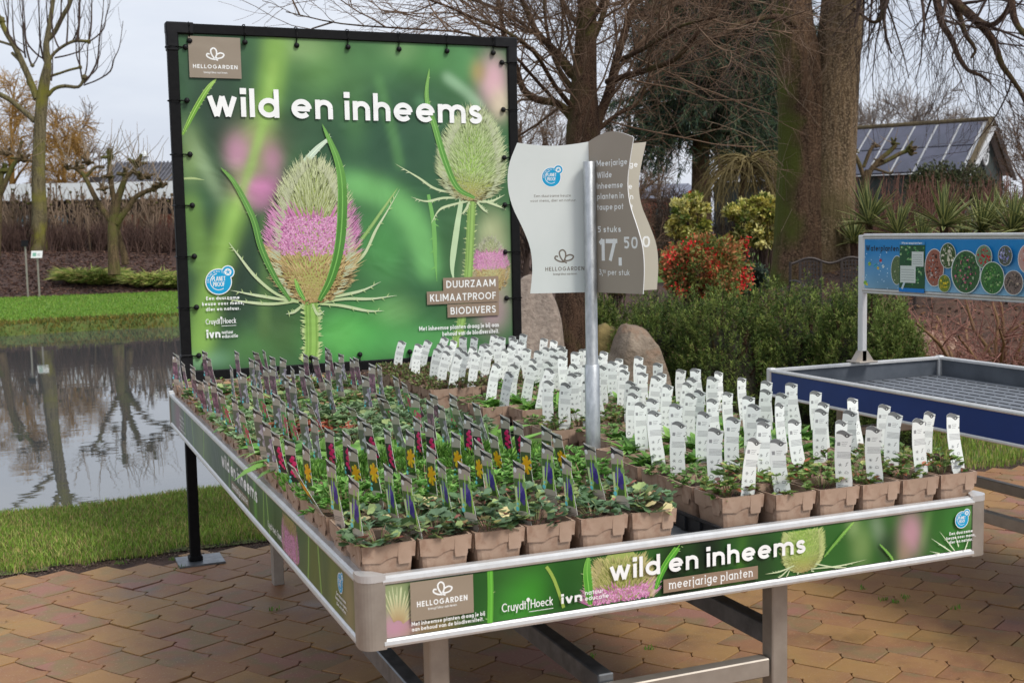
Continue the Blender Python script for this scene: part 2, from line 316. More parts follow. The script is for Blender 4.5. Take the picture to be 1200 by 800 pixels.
# line v/h/d, arc A, arch N, cup U, normalised smooth curve P (box height), ring O, dot
GL = {
 'a': (1.0, [('A', .5, .5, .5, .5, 0, 360), ('L', 1, 0, 1, 1)]),
 'b': (1.0, [('A', .5, .5, .5, .5, 0, 360), ('L', 0, 0, 0, 1.45)]),
 'c': (.88, [('A', .5, .5, .5, .5, 48, 312)]),
 'd': (1.0, [('A', .5, .5, .5, .5, 0, 360), ('L', 1, 0, 1, 1.45)]),
 'e': (1.0, [('A', .5, .5, .5, .5, 0, 318), ('L', .1, .5, .9, .5)]),
 'f': (.55, [('P', 1.45, [(1, 1), (.6, 1), (.38, .9), (.35, .8)]), ('L', .35*.55, 0, .35*.55, 1.25), ('L', 0, 1, .55, 1)]),
 'g': (1.0, [('A', .5, .5, .5, .5, 0, 360), ('L', 1, .0, 1, 1), ('A', .5, .0, .5, .43, 205, 360)]),
 'h': (.88, [('L', 0, 0, 0, 1.45), ('N', 0, .88, 1), ('L', .88, 0, .88, .57)]),
 'i': (0, [('L', 0, 0, 0, 1), ('D', 0, 1.3)]),
 'j': (0, [('L', 0, -.3, 0, 1), ('D', 0, 1.3)]),
 'k': (.8, [('L', 0, 0, 0, 1.45), ('L', 0, .4, .8, 1), ('L', .25, .6, .8, 0)]),
 'l': (0, [('L', 0, 0, 0, 1.45)]),
 'm': (1.5, [('L', 0, 0, 0, 1), ('N', 0, .75, 1), ('L', .75, 0, .75, .57), ('N', .75, 1.5, 1), ('L', 1.5, 0, 1.5, .57)]),
 'n': (.88, [('L', 0, 0, 0, 1), ('N', 0, .88, 1), ('L', .88, 0, .88, .57)]),
 'o': (1.0, [('A', .5, .5, .5, .5, 0, 360)]),
 'p': (1.0, [('A', .5, .5, .5, .5, 0, 360), ('L', 0, -.42, 0, 1)]),
 'r': (.55, [('L', 0, 0, 0, 1), ('P', 1.0, [(0, .6), (.15, .85), (.5, 1), (1, 1)])]),
 's': (.75, [('P', 1.0, [(.93, .8), (.75, .96), (.5, 1), (.2, .95), (.05, .78), (.15, .6), (.5, .5), (.85, .4), (.97, .22), (.8, .05), (.5, 0), (.2, .04), (.02, .2)])]),
 't': (.55, [('L', .27, 0, .27, 1.35), ('L', 0, 1, .55, 1)]),
 'u': (.88, [('L', 0, .43, 0, 1), ('U', 0, .88, 0), ('L', .88, 0, .88, 1)]),
 'v': (.9, [('L', 0, 1, .45, 0), ('L', .45, 0, .9, 1)]),
 'w': (1.4, [('L', 0, 1, .38, 0), ('L', .38, 0, .7, 1), ('L', .7, 1, 1.02, 0), ('L', 1.02, 0, 1.4, 1)]),
 'x': (.85, [('L', 0, 1, .85, 0), ('L', 0, 0, .85, 1)]),
 'y': (.9, [('L', 0, 1, .48, 0), ('L', .28, -.42, .9, 1)]),
 'z': (.8, [('L', 0, 1, .8, 1), ('L', 0, 0, .8, 1), ('L', 0, 0, .8, 0)]),
 'A': (1.25, [('L', 0, 0, .62, 1.45), ('L', .63, 1.45, 1.25, 0), ('L', .25, .45, 1.0, .45)]),
 'B': (.95, [('L', 0, 0, 0, 1.45), ('P', 1.45, [(0, 1), (.6, 1), (.85, .88), (.85, .66), (.6, .54), (0, .54)]), ('P', 1.45, [(0, .54), (.6, .54), (1, .42), (1, .12), (.65, 0), (0, 0)])]),
 'C': (1.3, [('A', .72, .725, .72, .725, 45, 315)]),
 'D': (1.15, [('L', 0, 0, 0, 1.45), ('P', 1.45, [(0, 1), (.4, 1), (.85, .82), (1, .5), (.85, .18), (.4, 0), (0, 0)])]),
 'E': (.85, [('L', 0, 0, 0, 1.45), ('L', 0, 0, .85, 0), ('L', 0, .74, .78, .74), ('L', 0, 1.45, .85, 1.45)]),
 'F': (.85, [('L', 0, 0, 0, 1.45), ('L', 0, .74, .78, .74), ('L', 0, 1.45, .85, 1.45)]),
 'G': (1.35, [('A', .72, .725, .72, .725, 45, 350), ('L', .8, .68, 1.4, .68)]),
 'H': (1.1, [('L', 0, 0, 0, 1.45), ('L', 1.1, 0, 1.1, 1.45), ('L', 0, .74, 1.1, .74)]),
 'I': (0, [('L', 0, 0, 0, 1.45)]),
 'K': (1.05, [('L', 0, 0, 0, 1.45), ('L', 0, .55, 1.05, 1.45), ('L', .35, .85, 1.05, 0)]),
 'L': (.8, [('L', 0, 0, 0, 1.45), ('L', 0, 0, .8, 0)]),
 'M': (1.4, [('L', 0, 0, 0, 1.45), ('L', 0, 1.45, .7, .35), ('L', .7, .35, 1.4, 1.45), ('L', 1.4, 0, 1.4, 1.45)]),
 'N': (1.15, [('L', 0, 0, 0, 1.45), ('L', 0, 1.45, 1.15, 0), ('L', 1.15, 0, 1.15, 1.45)]),
 'O': (1.45, [('A', .725, .725, .725, .725, 0, 360)]),
 'P': (.95, [('L', 0, 0, 0, 1.45), ('P', 1.45, [(0, 1), (.6, 1), (1, .88), (1, .58), (.6, .46), (0, .46)])]),
 'R': (1.0, [('L', 0, 0, 0, 1.45), ('P', 1.45, [(0, 1), (.6, 1), (1, .88), (1, .6), (.6, .48), (0, .48)]), ('L', .5, .68, 1.0, 0)]),
 'S': (.95, [('P', 1.45, [(.93, .82), (.75, .97), (.5, 1), (.2, .96), (.04, .78), (.15, .6), (.5, .5), (.85, .4), (.97, .22), (.8, .03), (.5, 0), (.2, .03), (.02, .18)])]),
 'T': (1.0, [('L', .5, 0, .5, 1.45), ('L', 0, 1.45, 1.0, 1.45)]),
 'U': (1.1, [('L', 0, .5, 0, 1.45), ('U', 0, 1.1, 0), ('L', 1.1, .43, 1.1, 1.45)]),
 'V': (1.2, [('L', 0, 1.45, .6, 0), ('L', .6, 0, 1.2, 1.45)]),
 'W': (1.7, [('L', 0, 1.45, .45, 0), ('L', .45, 0, .85, 1.4), ('L', .85, 1.4, 1.25, 0), ('L', 1.25, 0, 1.7, 1.45)]),
 'Z': (.95, [('L', 0, 1.45, .95, 1.45), ('L', 0, 0, .95, 1.45), ('L', 0, 0, .95, 0)]),
 '0': (1.0, [('P', 1.45, [(.5, 1), (.15, .9), (0, .5), (.15, .1), (.5, 0), (.85, .1), (1, .5), (.85, .9), (.5, 1)])]),
 '1': (.55, [('L', .55, 0, .55, 1.45), ('L', 0, 1.15, .5, 1.42)]),
 '3': (.9, [('P', 1.45, [(.05, .9), (.4, 1), (.85, .9), (.85, .65), (.4, .54), (.9, .44), (1, .2), (.6, 0), (.2, .02), (0, .12)])]),
 '5': (.9, [('L', .12, 1.45, .88, 1.45), ('L', .12, .8, .12, 1.45), ('P', 1.45, [(.1, .55), (.5, .65), (.9, .5), (1, .3), (.85, .07), (.5, 0), (.05, .08)])]),
 '7': (.95, [('L', 0, 1.45, .95, 1.45), ('L', .3, 0, .9, 1.45)]),
 '9': (.95, [('P', 1.45, [(.95, .75), (.5, .42), (.05, .7), (.5, 1), (.97, .75), (.9, .35), (.5, 0)])]),
 '.': (0, [('L', 0, 0, 0, .2)]), ',': (0.25, [('L', 0, -.32, .22, .22)]), '-': (.5, [('L', 0, .5, .5, .5)]), "'": (0, [('L', 0, 1.1, 0, 1.45)]),
}
class Print:
    LZ = 1.6e-5
    def __init__(s): s.V = []; s.Cc = []; s.T = []; s.n = 0; s.k = 0
    def lay(s): s.k += 1
    def raw(s, uv, col, T, z=0.0):
        uv = np.asarray(uv, float); n = len(uv)
        s.V.append(np.stack([uv[:, 0], np.full(n, -(s.k*s.LZ+z))+0*uv[:, 0], uv[:, 1]], 1)); s.Cc.append(np.broadcast_to(np.asarray(col, float), (n, 3)))
        s.T.append(np.asarray(T, int)+s.n); s.n += n
    def grid(s, u0, v0, u1, v1, nx, ny, fn):
        s.lay(); x, y = np.meshgrid(np.linspace(u0, u1, nx), np.linspace(v0, v1, ny)); i = (np.arange(ny-1)[:, None]*nx+np.arange(nx-1)[None]).ravel()
        T = np.concatenate([np.stack([i, i+1, i+nx+1], 1), np.stack([i, i+nx+1, i+nx], 1)])
        s.raw(np.stack([x.ravel(), y.ravel()], 1), np.clip(fn(x.ravel(), y.ravel()), 0.002, .95), T)
    def poly(s, pts, col):
        s.lay(); n = len(pts); s.raw(pts, col, [[0, i, i+1] for i in range(1, n-1)])
    def rect(s, u0, v0, u1, v1, col): s.poly([(u0, v0), (u1, v0), (u1, v1), (u0, v1)], col)
    def disc(s, u, v, ru, rv, col, n=28, lay=True):
        a = np.arange(n)*2*math.pi/n; s.poly(np.stack([u+ru*np.cos(a), v+rv*np.sin(a)], 1), col)
    def strip(s, pts, wd, col, z=None, smooth=0):
        if z is None: s.lay(); z = 0
        P = np.asarray(pts, float)
        if smooth: P = smooth_poly(np.c_[P, np.zeros(len(P))], np.zeros(len(P)), smooth)[0][:, :2]
        n = len(P); wd = np.interp(np.linspace(0, 1, n), np.linspace(0, 1, np.size(wd)), np.atleast_1d(wd)) if np.size(wd) > 1 else np.full(n, float(wd))
        t = np.gradient(P, axis=0); t /= np.linalg.norm(t, axis=1, keepdims=True)+1e-12; nn = np.stack([-t[:, 1], t[:, 0]], 1)
        V = np.empty((2*n, 2)); V[0::2] = P+nn*wd[:, None]/2; V[1::2] = P-nn*wd[:, None]/2
        c = np.asarray(col, float)
        if c.ndim == 2:
            q = np.linspace(0, 1, n); cc = np.stack([np.interp(q, np.linspace(0, 1, len(c)), c[:, j]) for j in range(3)], 1); c = np.repeat(cc, 2, axis=0)
        i = np.arange(n-1)*2
        s.raw(V, c, np.concatenate([np.stack([i, i+1, i+3], 1), np.stack([i, i+3, i+2], 1)]), z)
    def tris(s, A, B, w, colA, colB, lay=True, spread=True):
        """many thin spikes from A to B with base width w"""
        if lay: s.lay()
        d = B-A; nn = np.stack([-d[:, 1], d[:, 0]], 1); nn /= np.linalg.norm(nn, axis=1, keepdims=True)+1e-12; w = np.broadcast_to(w, (len(A),))[:, None]
        V = np.stack([A+nn*w/2, A-nn*w/2, B], 1).reshape(-1, 2); c = np.stack([colA, colA, colB], 1).reshape(-1, 3); n = len(A)
        z = np.repeat(np.arange(n)*(1.8e-4/max(n, 1)), 3)      # each spike a hair proud of the one before
        s.raw(V, c, np.arange(3*n).reshape(-1, 3), z); s.k += int(1.8e-4/s.LZ)
    def text(s, txt, u, v, h, w=.22, col=WHITE, width=None, align='l', track=.2, serif=False, slope=0.0, space=.5, arc=None):
        """h: x-height. arc=(cu, cv, radius, start degrees): set along a circle, clockwise"""
        s.lay(); x = 0; st = []
        for ch in txt:
            if ch == ' ': x += space; continue
            W, ops = GL.get(ch, GL['o']); W = max(W, w)
            mx_ = lambda q: w/2+q*(W-w)/max(W, 1e-6)
            for op in ops:
                if op[0] == 'L':
                    x0, y0, x1, y1 = op[1:]
                    if GL.get(ch, (1,))[0] == 0: x0 = x1 = 0; p = [(w/2, y0), (w/2, y1)]
                    elif abs(x1-x0) < 1e-6: p = [(mx_(x0), y0), (mx_(x1), y1)]
                    elif abs(y1-y0) < 1e-6:
                        yy = w/2 if y0 == 0 else (y0-w/2 if y0 in (1, 1.45) else y0); p = [(x0, yy), (x1, yy)]
                    else: p = [(mx_(x0), y0), (mx_(x1), y1)]
                    if serif and abs(p[0][0]-p[1][0]) < 1e-6:
                        for yq in (y0, y1):
                            if yq in (0, 1, 1.45, -.42): yy = yq+w*.25 if yq <= 0 else yq-w*.25; st.append((x, [(p[0][0]-w*.95, yy), (p[0][0]+(w*.95 if yq <= 0 else 0), yy)], w*.5))
                    st.append((x, p, w))
                elif op[0] == 'A':
                    cx, cy, rx, ry, a0, a1 = op[1:]; a = _circ(a0, a1, 22); st.append((x, np.stack([cx+(rx-w/2)*np.cos(a), cy+(ry-w/2)*np.sin(a)], 1), w))
                elif op[0] == 'N':
                    x0, x1 = mx_(op[1]), mx_(op[2]); a = _circ(180, 0, 14); st.append((x, np.stack([(x0+x1)/2+(x1-x0)/2*np.cos(a), op[3]-.43+(.43-w/2)*np.sin(a)], 1), w))
                elif op[0] == 'U':
                    x0, x1 = mx_(op[1]), mx_(op[2]); a = _circ(180, 360, 14); st.append((x, np.stack([(x0+x1)/2+(x1-x0)/2*np.cos(a), op[3]+.43+(.43-w/2)*np.sin(a)], 1), w))
                elif op[0] == 'P':
                    q = np.array(op[2], float); q = np.stack([w/2+q[:, 0]*(W-w), w/2+q[:, 1]*(op[1]-w)], 1); st.append((x, smooth_poly(np.c_[q, q[:, 0]*0], q[:, 0]*0, 3)[0][:, :2], w))
                elif op[0] == 'D':
                    a = _circ(0, 360, 12); st.append((x, np.array([(w/2+math.cos(b)*.01, op[2]+math.sin(b)*.01) for b in (0, 3.14)]), 0)); st[-1] = (x, [(w/2, op[2]-w*.62), (w/2, op[2]+w*.62)], w*1.24)
            x += W+track
        tot = x-track; sx = h if width is None else width/tot
        off = {'l': 0, 'c': -tot*sx/2, 'r': -tot*sx}[align]
        for j, (x0, p, ww) in enumerate(st):
            p = np.asarray(p, float)
            if arc is None: q = np.stack([u+off+(x0+p[:, 0])*sx, v+p[:, 1]*h], 1); q[:, 1] += (q[:, 0]-u)*slope
            else:
                rr = arc[2]+p[:, 1]*h; a = math.radians(arc[3])-(x0+p[:, 0])*sx/arc[2]; q = np.stack([arc[0]+rr*np.cos(a), arc[1]+rr*np.sin(a)], 1)
            s.strip(q, ww*(h if width is None else (h+sx)/2), col, z=(j % 7)*6e-6)
    def crop(s, z0, z1, x0=-9, x1=9):
        V = np.concatenate(s.V); T = np.concatenate(s.T); z = V[:, 2]; x = V[:, 0]; ok = ((z < z1) & (z > z0) & (x > x0) & (x < x1))[T].all(1); s.T = [T[ok]]
    def build(s, name, m, parent, loc=None, rot=None):
        V = np.concatenate(s.V); me = fastmesh(name, V, [np.concatenate(s.T)], [m], vcol=np.concatenate(s.Cc)); return link(me, name, parent, loc, rot)

def blobs(base, lst):
    """blurred picture: lst of (u, v, su, sv, colour, amount, angle)"""
    def fn(x, y):
        c = np.broadcast_to(np.asarray(base, float), (len(x), 3)).copy()
        for (u, v, su, sv, col, am, an) in lst:
            ca, sa = math.cos(math.radians(an)), math.sin(math.radians(an)); dx, dy = x-u, y-v
            p = (dx*ca+dy*sa)/su; q = (-dx*sa+dy*ca)/sv; a = np.exp(-((p*p+q*q)**1.15))[:, None]*am
            c = c*(1-a)+np.asarray(col, float)*a
        return c
    return fn
def noise2(n, m, sm, seed):
    g = np.random.default_rng(seed).normal(size=(n, m)); 
    for ax in (0, 1):
        k = np.exp(-np.linspace(-2, 2, 2*sm+1)**2); k /= k.sum(); g = np.apply_along_axis(lambda r: np.convolve(r, k, 'same'), ax, g)
    return g/g.std()
def teasel(pr, cu, cv, a, b, seed, pink=(0.35, 0.68), tilt=0.0, tip=C(238, 242, 206), body=C(176, 192, 108), spikes=2400, droop=True, sp=.2):
    """seed head: centre, half width, half height; pink = band between two heights (0..1) or None"""
    r = np.random.default_rng(seed); ct, st = math.cos(math.radians(tilt)), math.sin(math.radians(tilt))
    def rot(P): P = np.asarray(P, float); return np.stack([cu+P[:, 0]*ct-P[:, 1]*st, cv+P[:, 0]*st+P[:, 1]*ct], 1)
    def prof(t): return a*np.sqrt(np.clip(1-np.abs(2*t-1)**2.1, 0, 1))*(1.14-.52*t)   # egg: narrower at the top
    t = np.linspace(0, 1, 26); w_ = prof(t)
    def shade(tt):
        base = np.stack([np.interp(tt, [0, .35, .75, 1], [q0, q1, q2, q3]) for q0, q1, q2, q3 in zip(C(172, 150, 96), body*1.15, body, C(170, 190, 110))], -1)
        return base
    P = np.stack([np.concatenate([w_, -w_[::-1]]), np.concatenate([(2*t-1)*b, ((2*t-1)*b)[::-1]])], 1)
    pr.lay(); n = 26; V = np.empty((2*n, 2)); V[0::2] = np.stack([w_, (2*t-1)*b], 1); V[1::2] = np.stack([-w_, (2*t-1)*b], 1); i = np.arange(n-1)*2
    pr.raw(rot(V), np.repeat(shade(t), 2, axis=0), np.concatenate([np.stack([i, i+1, i+3], 1), np.stack([i, i+3, i+2], 1)]))
    # phyllotaxis cells seen from the front
    rows = 46; A, B, cA, cB, W = [], [], [], [], []
    for q in range(rows, -1, -1):
        tt = (q+.5)/(rows+1); wq = prof(np.array([tt]))[0]; m = int(38); th = (np.arange(m)+.5*(q % 2))/m*math.pi-math.pi/2
        x = wq*np.sin(th); y = (2*tt-1)*b+r.normal(size=m)*b*.012
        fr = np.cos(th); out = x/(a+1e-9)
        up = .45+.55*tt
        dx = out*sp*a*1.3+r.normal(size=m)*a*.045; dy = sp*b*(up*.95)*(.6+.5*np.abs(out))+r.normal(size=m)*b*.03
        if tt < .2: dy = dy*.3
        A.append(np.stack([x, y], 1)); B.append(np.stack([x+dx, y+dy], 1))
        base = shade(np.full(m, tt)); g = r.uniform(.75, 1.2, (m, 1)); isp = pink and pink[0]+r.normal(size=m)*.02 < 0
        ca_ = base*g*.55; cb_ = np.clip((base*.15+tip*.85)*g, 0, .9)
        if pink:
            msk = ((tt+r.normal(size=m)*.022 > pink[0]) & (tt+r.normal(size=m)*.022 < pink[1]))[:, None]
            ca_ = np.where(msk, C(168, 86, 138)*g, ca_); cb_ = np.where(msk, C(226, 160, 200)*g, cb_)
            low = (tt < pink[0]); 
            if low: ca_ = np.where(msk, ca_, C(146, 116, 70)*g); cb_ = np.where(msk, cb_, C(220, 200, 146)*g)
        cA.append(ca_); cB.append(cb_); W.append(np.full(m, a*.042))
    A, B = np.concatenate(A), np.concatenate(B)
    pr.tris(rot(A), rot(B), np.concatenate(W), np.concatenate(cA), np.concatenate(cB))
    if pink:   # florets
        m = 900; tt = r.uniform(pink[0], pink[1], m); x = prof(tt)*r.uniform(-1, 1, m); y = (2*tt-1)*b; A = np.stack([x, y], 1); an = r.uniform(0, 6.28, m); ln = a*r.uniform(.04, .085, m)
        g = r.uniform(.75, 1.15, (m, 1)); pr.tris(rot(A), rot(A+np.stack([np.cos(an)*ln, np.sin(an)*ln], 1)), a*.05, C(206, 130, 176)*g, C(240, 200, 224)*g)
    # bristles round the rim
    m = spikes//6; tt = r.uniform(.06, 1, m); sgn = r.choice([-1, 1], m); x = prof(tt)*sgn*r.uniform(.86, 1, m); y = (2*tt-1)*b
    an = np.where(sgn > 0, 0, math.pi)+sgn*(tt*1.25+.05)+r.normal(size=m)*.12; ln = a*r.uniform(.10, .30, m)*(.75+.9*tt)
    A = np.stack([x, y], 1); g = r.uniform(.8, 1.1, (m, 1)); pk = pink is not None
    cb = np.where(((tt > (pink or (2, 2))[0]) & (tt < (pink or (2, 2))[1]))[:, None], C(240, 200, 214)*g, tip*1.02*g)
    pr.tris(rot(A), rot(A+np.stack([np.cos(an)*ln, np.sin(an)*ln], 1)), a*.028, tip*.6*g, np.clip(cb*.85, 0, .9))
def bract(pr, pts, w, col=C(222, 232, 200), c2=None, thorns=6, seed=0):
    P = smooth_poly(np.c_[np.array(pts, float), np.zeros(len(pts))], np.zeros(len(pts)), 5)[0][:, :2]; n = len(P)
    wd = w*np.clip(np.minimum(np.linspace(.7, 1.5, n), np.linspace(2.2, .06, n)), .05, 1)
    pr.strip(P, wd, [col, c2 if c2 is not None else col*1.05])
    if thorns:
        r = np.random.default_rng(seed); k = r.integers(1, n-2, thorns); d = P[k+1]-P[k]; nn = np.stack([-d[:, 1], d[:, 0]], 1); nn /= np.linalg.norm(nn, axis=1, keepdims=True); s_ = r.choice([-1, 1], thorns)[:, None]
        pr.tris(P[k], P[k]+nn*s_*w*1.3+d*.6, w*.5, np.tile(col, (thorns, 1)), np.tile(np.clip(col*1.2, 0, .9), (thorns, 1)))
def blade_leaf(pr, pts, w, c1=C(96, 150, 62), c2=C(150, 196, 96)):
    P = smooth_poly(np.c_[np.array(pts, float), np.zeros(len(pts))], np.zeros(len(pts)), 6)[0][:, :2]; n = len(P); t = np.linspace(0, 1, n); wd = w*np.sin(np.pi*np.clip(t*.93+.07, 0, 1))**.55
    pr.strip(P, wd, [c1, c1*1.1, c2]); pr.strip(P, wd*.12, c2*1.25); d = np.gradient(P, axis=0); nn = np.stack([-d[:, 1], d[:, 0]], 1); nn /= np.linalg.norm(nn, axis=1, keepdims=True)
    pr.strip(P+nn*wd[:, None]*.46, wd*.07, c2*1.2)
    r = np.random.default_rng(5); k = r.integers(1, n-2, 12); s_ = r.choice([-1, 1], 12)[:, None]; pr.tris(P[k]+nn[k]*s_*wd[k, None]*.4, P[k]+nn[k]*s_*wd[k, None]*.8+d[k]*.3, w*.12, np.tile(c2, (12, 1)), np.tile(C(230, 236, 190), (12, 1)))
def stem_print(pr, pts, w, c=C(150, 186, 96), seed=1, n=60):
    P = smooth_poly(np.c_[np.array(pts, float), np.zeros(len(pts))], np.zeros(len(pts)), 12)[0][:, :2]
    pr.strip(P, w, [c*.9, c]); pr.strip(P+np.array([w*.14, 0]), w*.3, c*1.3); pr.strip(P-np.array([w*.24, 0]), w*.1, c*1.25)
    r = np.random.default_rng(seed); k = r.integers(0, len(P)-1, n); s_ = r.choice([-1, 1], n); A = P[k]+np.stack([s_*w*.42, np.zeros(n)], 1)
    pr.tris(A, A+np.stack([s_*w*r.uniform(.2, .5, n), w*r.uniform(-.05, .25, n)], 1), w*.14, np.tile(c*1.2, (n, 1)), np.tile(C(228, 232, 180), (n, 1)))
TAUPE = C(150, 138, 122)
def butterfly(pr, u, v, s, col=WHITE, w=.09):
    f = lambda P: [(u+a*s, v+b*s) for a, b in P]
    pr.strip(f([(0, -.36), (-.22, -.02), (-.27, .28), (-.08, .42), (.1, .28), (.12, -.02), (.02, -.3), (.2, -.42)]), w*s, col, smooth=5)
    pr.strip(f([(0, -.36), (-.3, -.3), (-.55, -.14), (-.52, .02), (-.36, .0)]), w*s, col, smooth=5)
    pr.strip(f([(.12, .0), (.4, .1), (.62, .0), (.5, -.2), (.18, -.28), (.06, -.2)]), w*s, col, smooth=5)
def planet(pr, u, v, s, full=True):
    """round blue certification badge"""
    bl = C(24, 160, 208)
    pr.disc(u, v, s, s, WHITE, 36); pr.disc(u+s*.72, v+s*.72, s*.5, s*.5, WHITE, 24)
    pr.disc(u, v, s*.93, s*.93, bl, 36); pr.disc(u+s*.72, v+s*.72, s*.43, s*.43, bl, 24)
    a = _circ(100, 395-90, 24); pr.strip(np.stack([u+s*.62*np.cos(a), v+s*.62*np.sin(a)], 1), s*.05, WHITE)
    pr.disc(u+s*.72, v+s*.72, s*.27, s*.27, WHITE, 18)
    for k in range(5): b = math.radians(90+k*72); pr.strip([(u+s*.72, v+s*.72), (u+s*(.72+.19*math.cos(b)), v+s*(.72+.19*math.sin(b)))], s*.07, bl)
    pr.text('PLANET', u-s*.5, v+s*.06, s*.24, .24, WHITE, width=s*1.02, track=.2); pr.text('PROOF', u-s*.42, v-s*.36, s*.24, .24, WHITE, width=s*.86, track=.2)
    if full:
        pr.text('ON THE WAY TO', 0, 0, s*.1, .2, WHITE, arc=(u, v, s*.72, 185), track=.35)
def paragraph(pr, lines, u, v, h, dv, col=WHITE, align='c', w=.24, width=None, **k):
    for i, t in enumerate(lines): pr.text(t, u, v-i*dv, h, w, col, align=align, **k)
def teasel_pink_big(pr, u, v, s, seed=3):
    """pink seed head with its bracts; s = half width of the head"""
    teasel(pr, u, v, s, s*1.62, seed)

# ---- the big board picture, laid out from measured points on the board plane (u = x along the board, v = height)
BY = 3.1722
def bd(x, y): p = atY(x, y, BY-.012); return (p[0], p[2])
def board_print():
    pr = Print(); G = C(66, 108, 68); kz = .00211
    g = lambda zx, zy, sx, sy, c, am, an=0: (*bd(190+zx*.5375, 20+zy*.5375), sx*kz, sy*kz, C(*c), am, an)
    def chain(P, w, c, am): # soft streak through measured points
        out = []
        for (x0, y0), (x1, y1) in zip(P, P[1:]):
            n = max(2, int(math.hypot(x1-x0, y1-y0)/(w*.55)))
            out += [g(x0+(x1-x0)*k/n, y0+(y1-y0)*k/n, w, w, c, am) for k in range(n)]
        return out
    bl = [g(110, 110, 110, 70, (62, 92, 68), .9), g(120, 220, 70, 110, (50, 68, 58), .9), g(150, 560, 110, 190, (46, 60, 52), .92), g(300, 250, 90, 60, (60, 86, 62), .8), g(270, 690, 60, 60, (78, 102, 62), .8), g(480, 270, 150, 130, (52, 88, 66), .9), g(560, 300, 80, 110, (56, 92, 68), .8),
          g(340, 100, 70, 70, (104, 150, 84), .8), g(300, 65, 60, 30, (150, 184, 120), .7), g(450, 90, 60, 60, (84, 130, 78), .7), g(570, 90, 90, 40, (92, 152, 86), .8), g(520, 70, 40, 30, (140, 180, 120), .5), g(420, 200, 30, 90, (84, 130, 74), .5), g(660, 100, 50, 50, (96, 156, 96), .7),
          g(480, 500, 70, 80, (84, 152, 84), .85), g(570, 560, 40, 150, (58, 104, 68), .85), g(430, 690, 110, 60, (84, 168, 82), .9), g(390, 700, 50, 50, (110, 192, 98), .7), g(560, 710, 120, 40, (96, 172, 96), .8), g(510, 640, 50, 30, (140, 196, 120), .5), g(90, 745, 60, 20, (130, 176, 140), .8), g(190, 720, 60, 40, (92, 140, 78), .7)]
    bl += chain([(395, 365), (455, 372), (510, 398), (550, 445), (575, 510), (585, 570)], 30, (122, 190, 112), .55)
    bl += chain([(250, 50), (238, 150), (212, 260), (178, 370), (135, 490), (95, 640), (80, 740)], 26, (136, 178, 86), .55)
    bl += chain([(60, 400), (78, 480), (90, 560)], 20, (112, 150, 76), .5)+chain([(226, 440), (228, 560), (222, 700)], 14, (92, 124, 72), .4)+chain([(470, 130), (505, 260), (520, 330)], 12, (90, 140, 84), .35)+chain([(620, 130), (665, 165), (700, 200)], 12, (156, 194, 156), .4)+chain([(560, 180), (600, 240)], 14, (90, 140, 96), .3)
    bl += [g(205, 290, 52, 62, (150, 140, 110), .85), g(165, 295, 26, 36, (206, 152, 178), .85), g(240, 310, 22, 32, (196, 140, 168), .7), g(212, 372, 50, 30, (204, 128, 176), .85), g(215, 400, 34, 22, (186, 128, 160), .6), g(60, 300, 26, 60, (140, 168, 104), .7), g(95, 330, 16, 70, (170, 196, 150), .5, 25),
           g(722, 140, 34, 56, (232, 186, 196), .92), g(735, 190, 24, 36, (220, 204, 176), .8), g(690, 120, 20, 26, (176, 150, 84), .6), g(720, 470, 36, 50, (190, 196, 150), .7), g(715, 560, 52, 70, (196, 190, 156), .7), g(720, 640, 40, 50, (206, 164, 180), .6)]
    # the broad streaks again, thinner and lighter along their middle
    bl += chain([(244, 100), (222, 230), (190, 335), (150, 450), (110, 590)], 10, (156, 196, 100), .3)
    gr = noise2(130, 130, 7, 4)
    def fn(x, y):
        c = blobs(G, bl)(x, y); return c*(1+.05*gr.ravel()[:len(x), None])
    pr.grid(.105, .858, 1.648, 2.322, 130, 130, fn)
    B = lambda *P: [bd(x, y) for x, y in P]
    # long leaf blades out of focus, then sharp ones
    blade_leaf(pr, B((214, 158), (228, 130), (243, 105), (254, 92)), .022, C(110, 160, 60), C(170, 206, 110))
    bract(pr, B((208, 210), (225, 209), (240, 211)), .010, C(170, 190, 130), thorns=0)
    teasel(pr, *bd(575, 312), .09, .13, 13, (.45, .75), tip=C(216, 216, 190), body=C(176, 180, 130), spikes=600)
    # head at the back right
    stem_print(pr, B((553, 232), (551, 280), (548, 330), (540, 380), (533, 408)), .042, C(134, 168, 90), 2, 110)
    bract(pr, B((541, 232), (535, 270), (530, 310), (532, 330)), .03, C(190, 214, 170), thorns=0)
    bract(pr, B((502, 228), (508, 262), (510, 300), (512, 330)), .022, C(120, 180, 96), thorns=6)
    for q in (((548, 232), (520, 232), (500, 236), (482, 231)), ((545, 228), (512, 222), (490, 208), (463, 192)), ((548, 236), (530, 240), (515, 246), (505, 262)), ((556, 236), (575, 236), (592, 228)), ((556, 232), (580, 240), (593, 246)), ((550, 236), (546, 245), (540, 252)), ((558, 236), (566, 245), (572, 250))):
        bract(pr, B(*q), .011, C(200, 214, 170), seed=9)
    a_, b_ = bd(556, 132), bd(551, 236)
    teasel(pr, (a_[0]+b_[0])/2, (a_[1]+b_[1])/2, .152, (a_[1]-b_[1])/2, 11, None, tilt=-6, tip=C(226, 236, 190), body=C(146, 178, 88), sp=.28)
    blade_leaf(pr, B((556, 232), (536, 220), (522, 190), (510, 150), (500, 115), (503, 80)), .030, C(92, 146, 66), C(130, 180, 96))
    # main head
    stem_print(pr, B((364, 350), (365, 380), (365, 410), (362, 424)), .062, C(132, 170, 84), 3, 130)
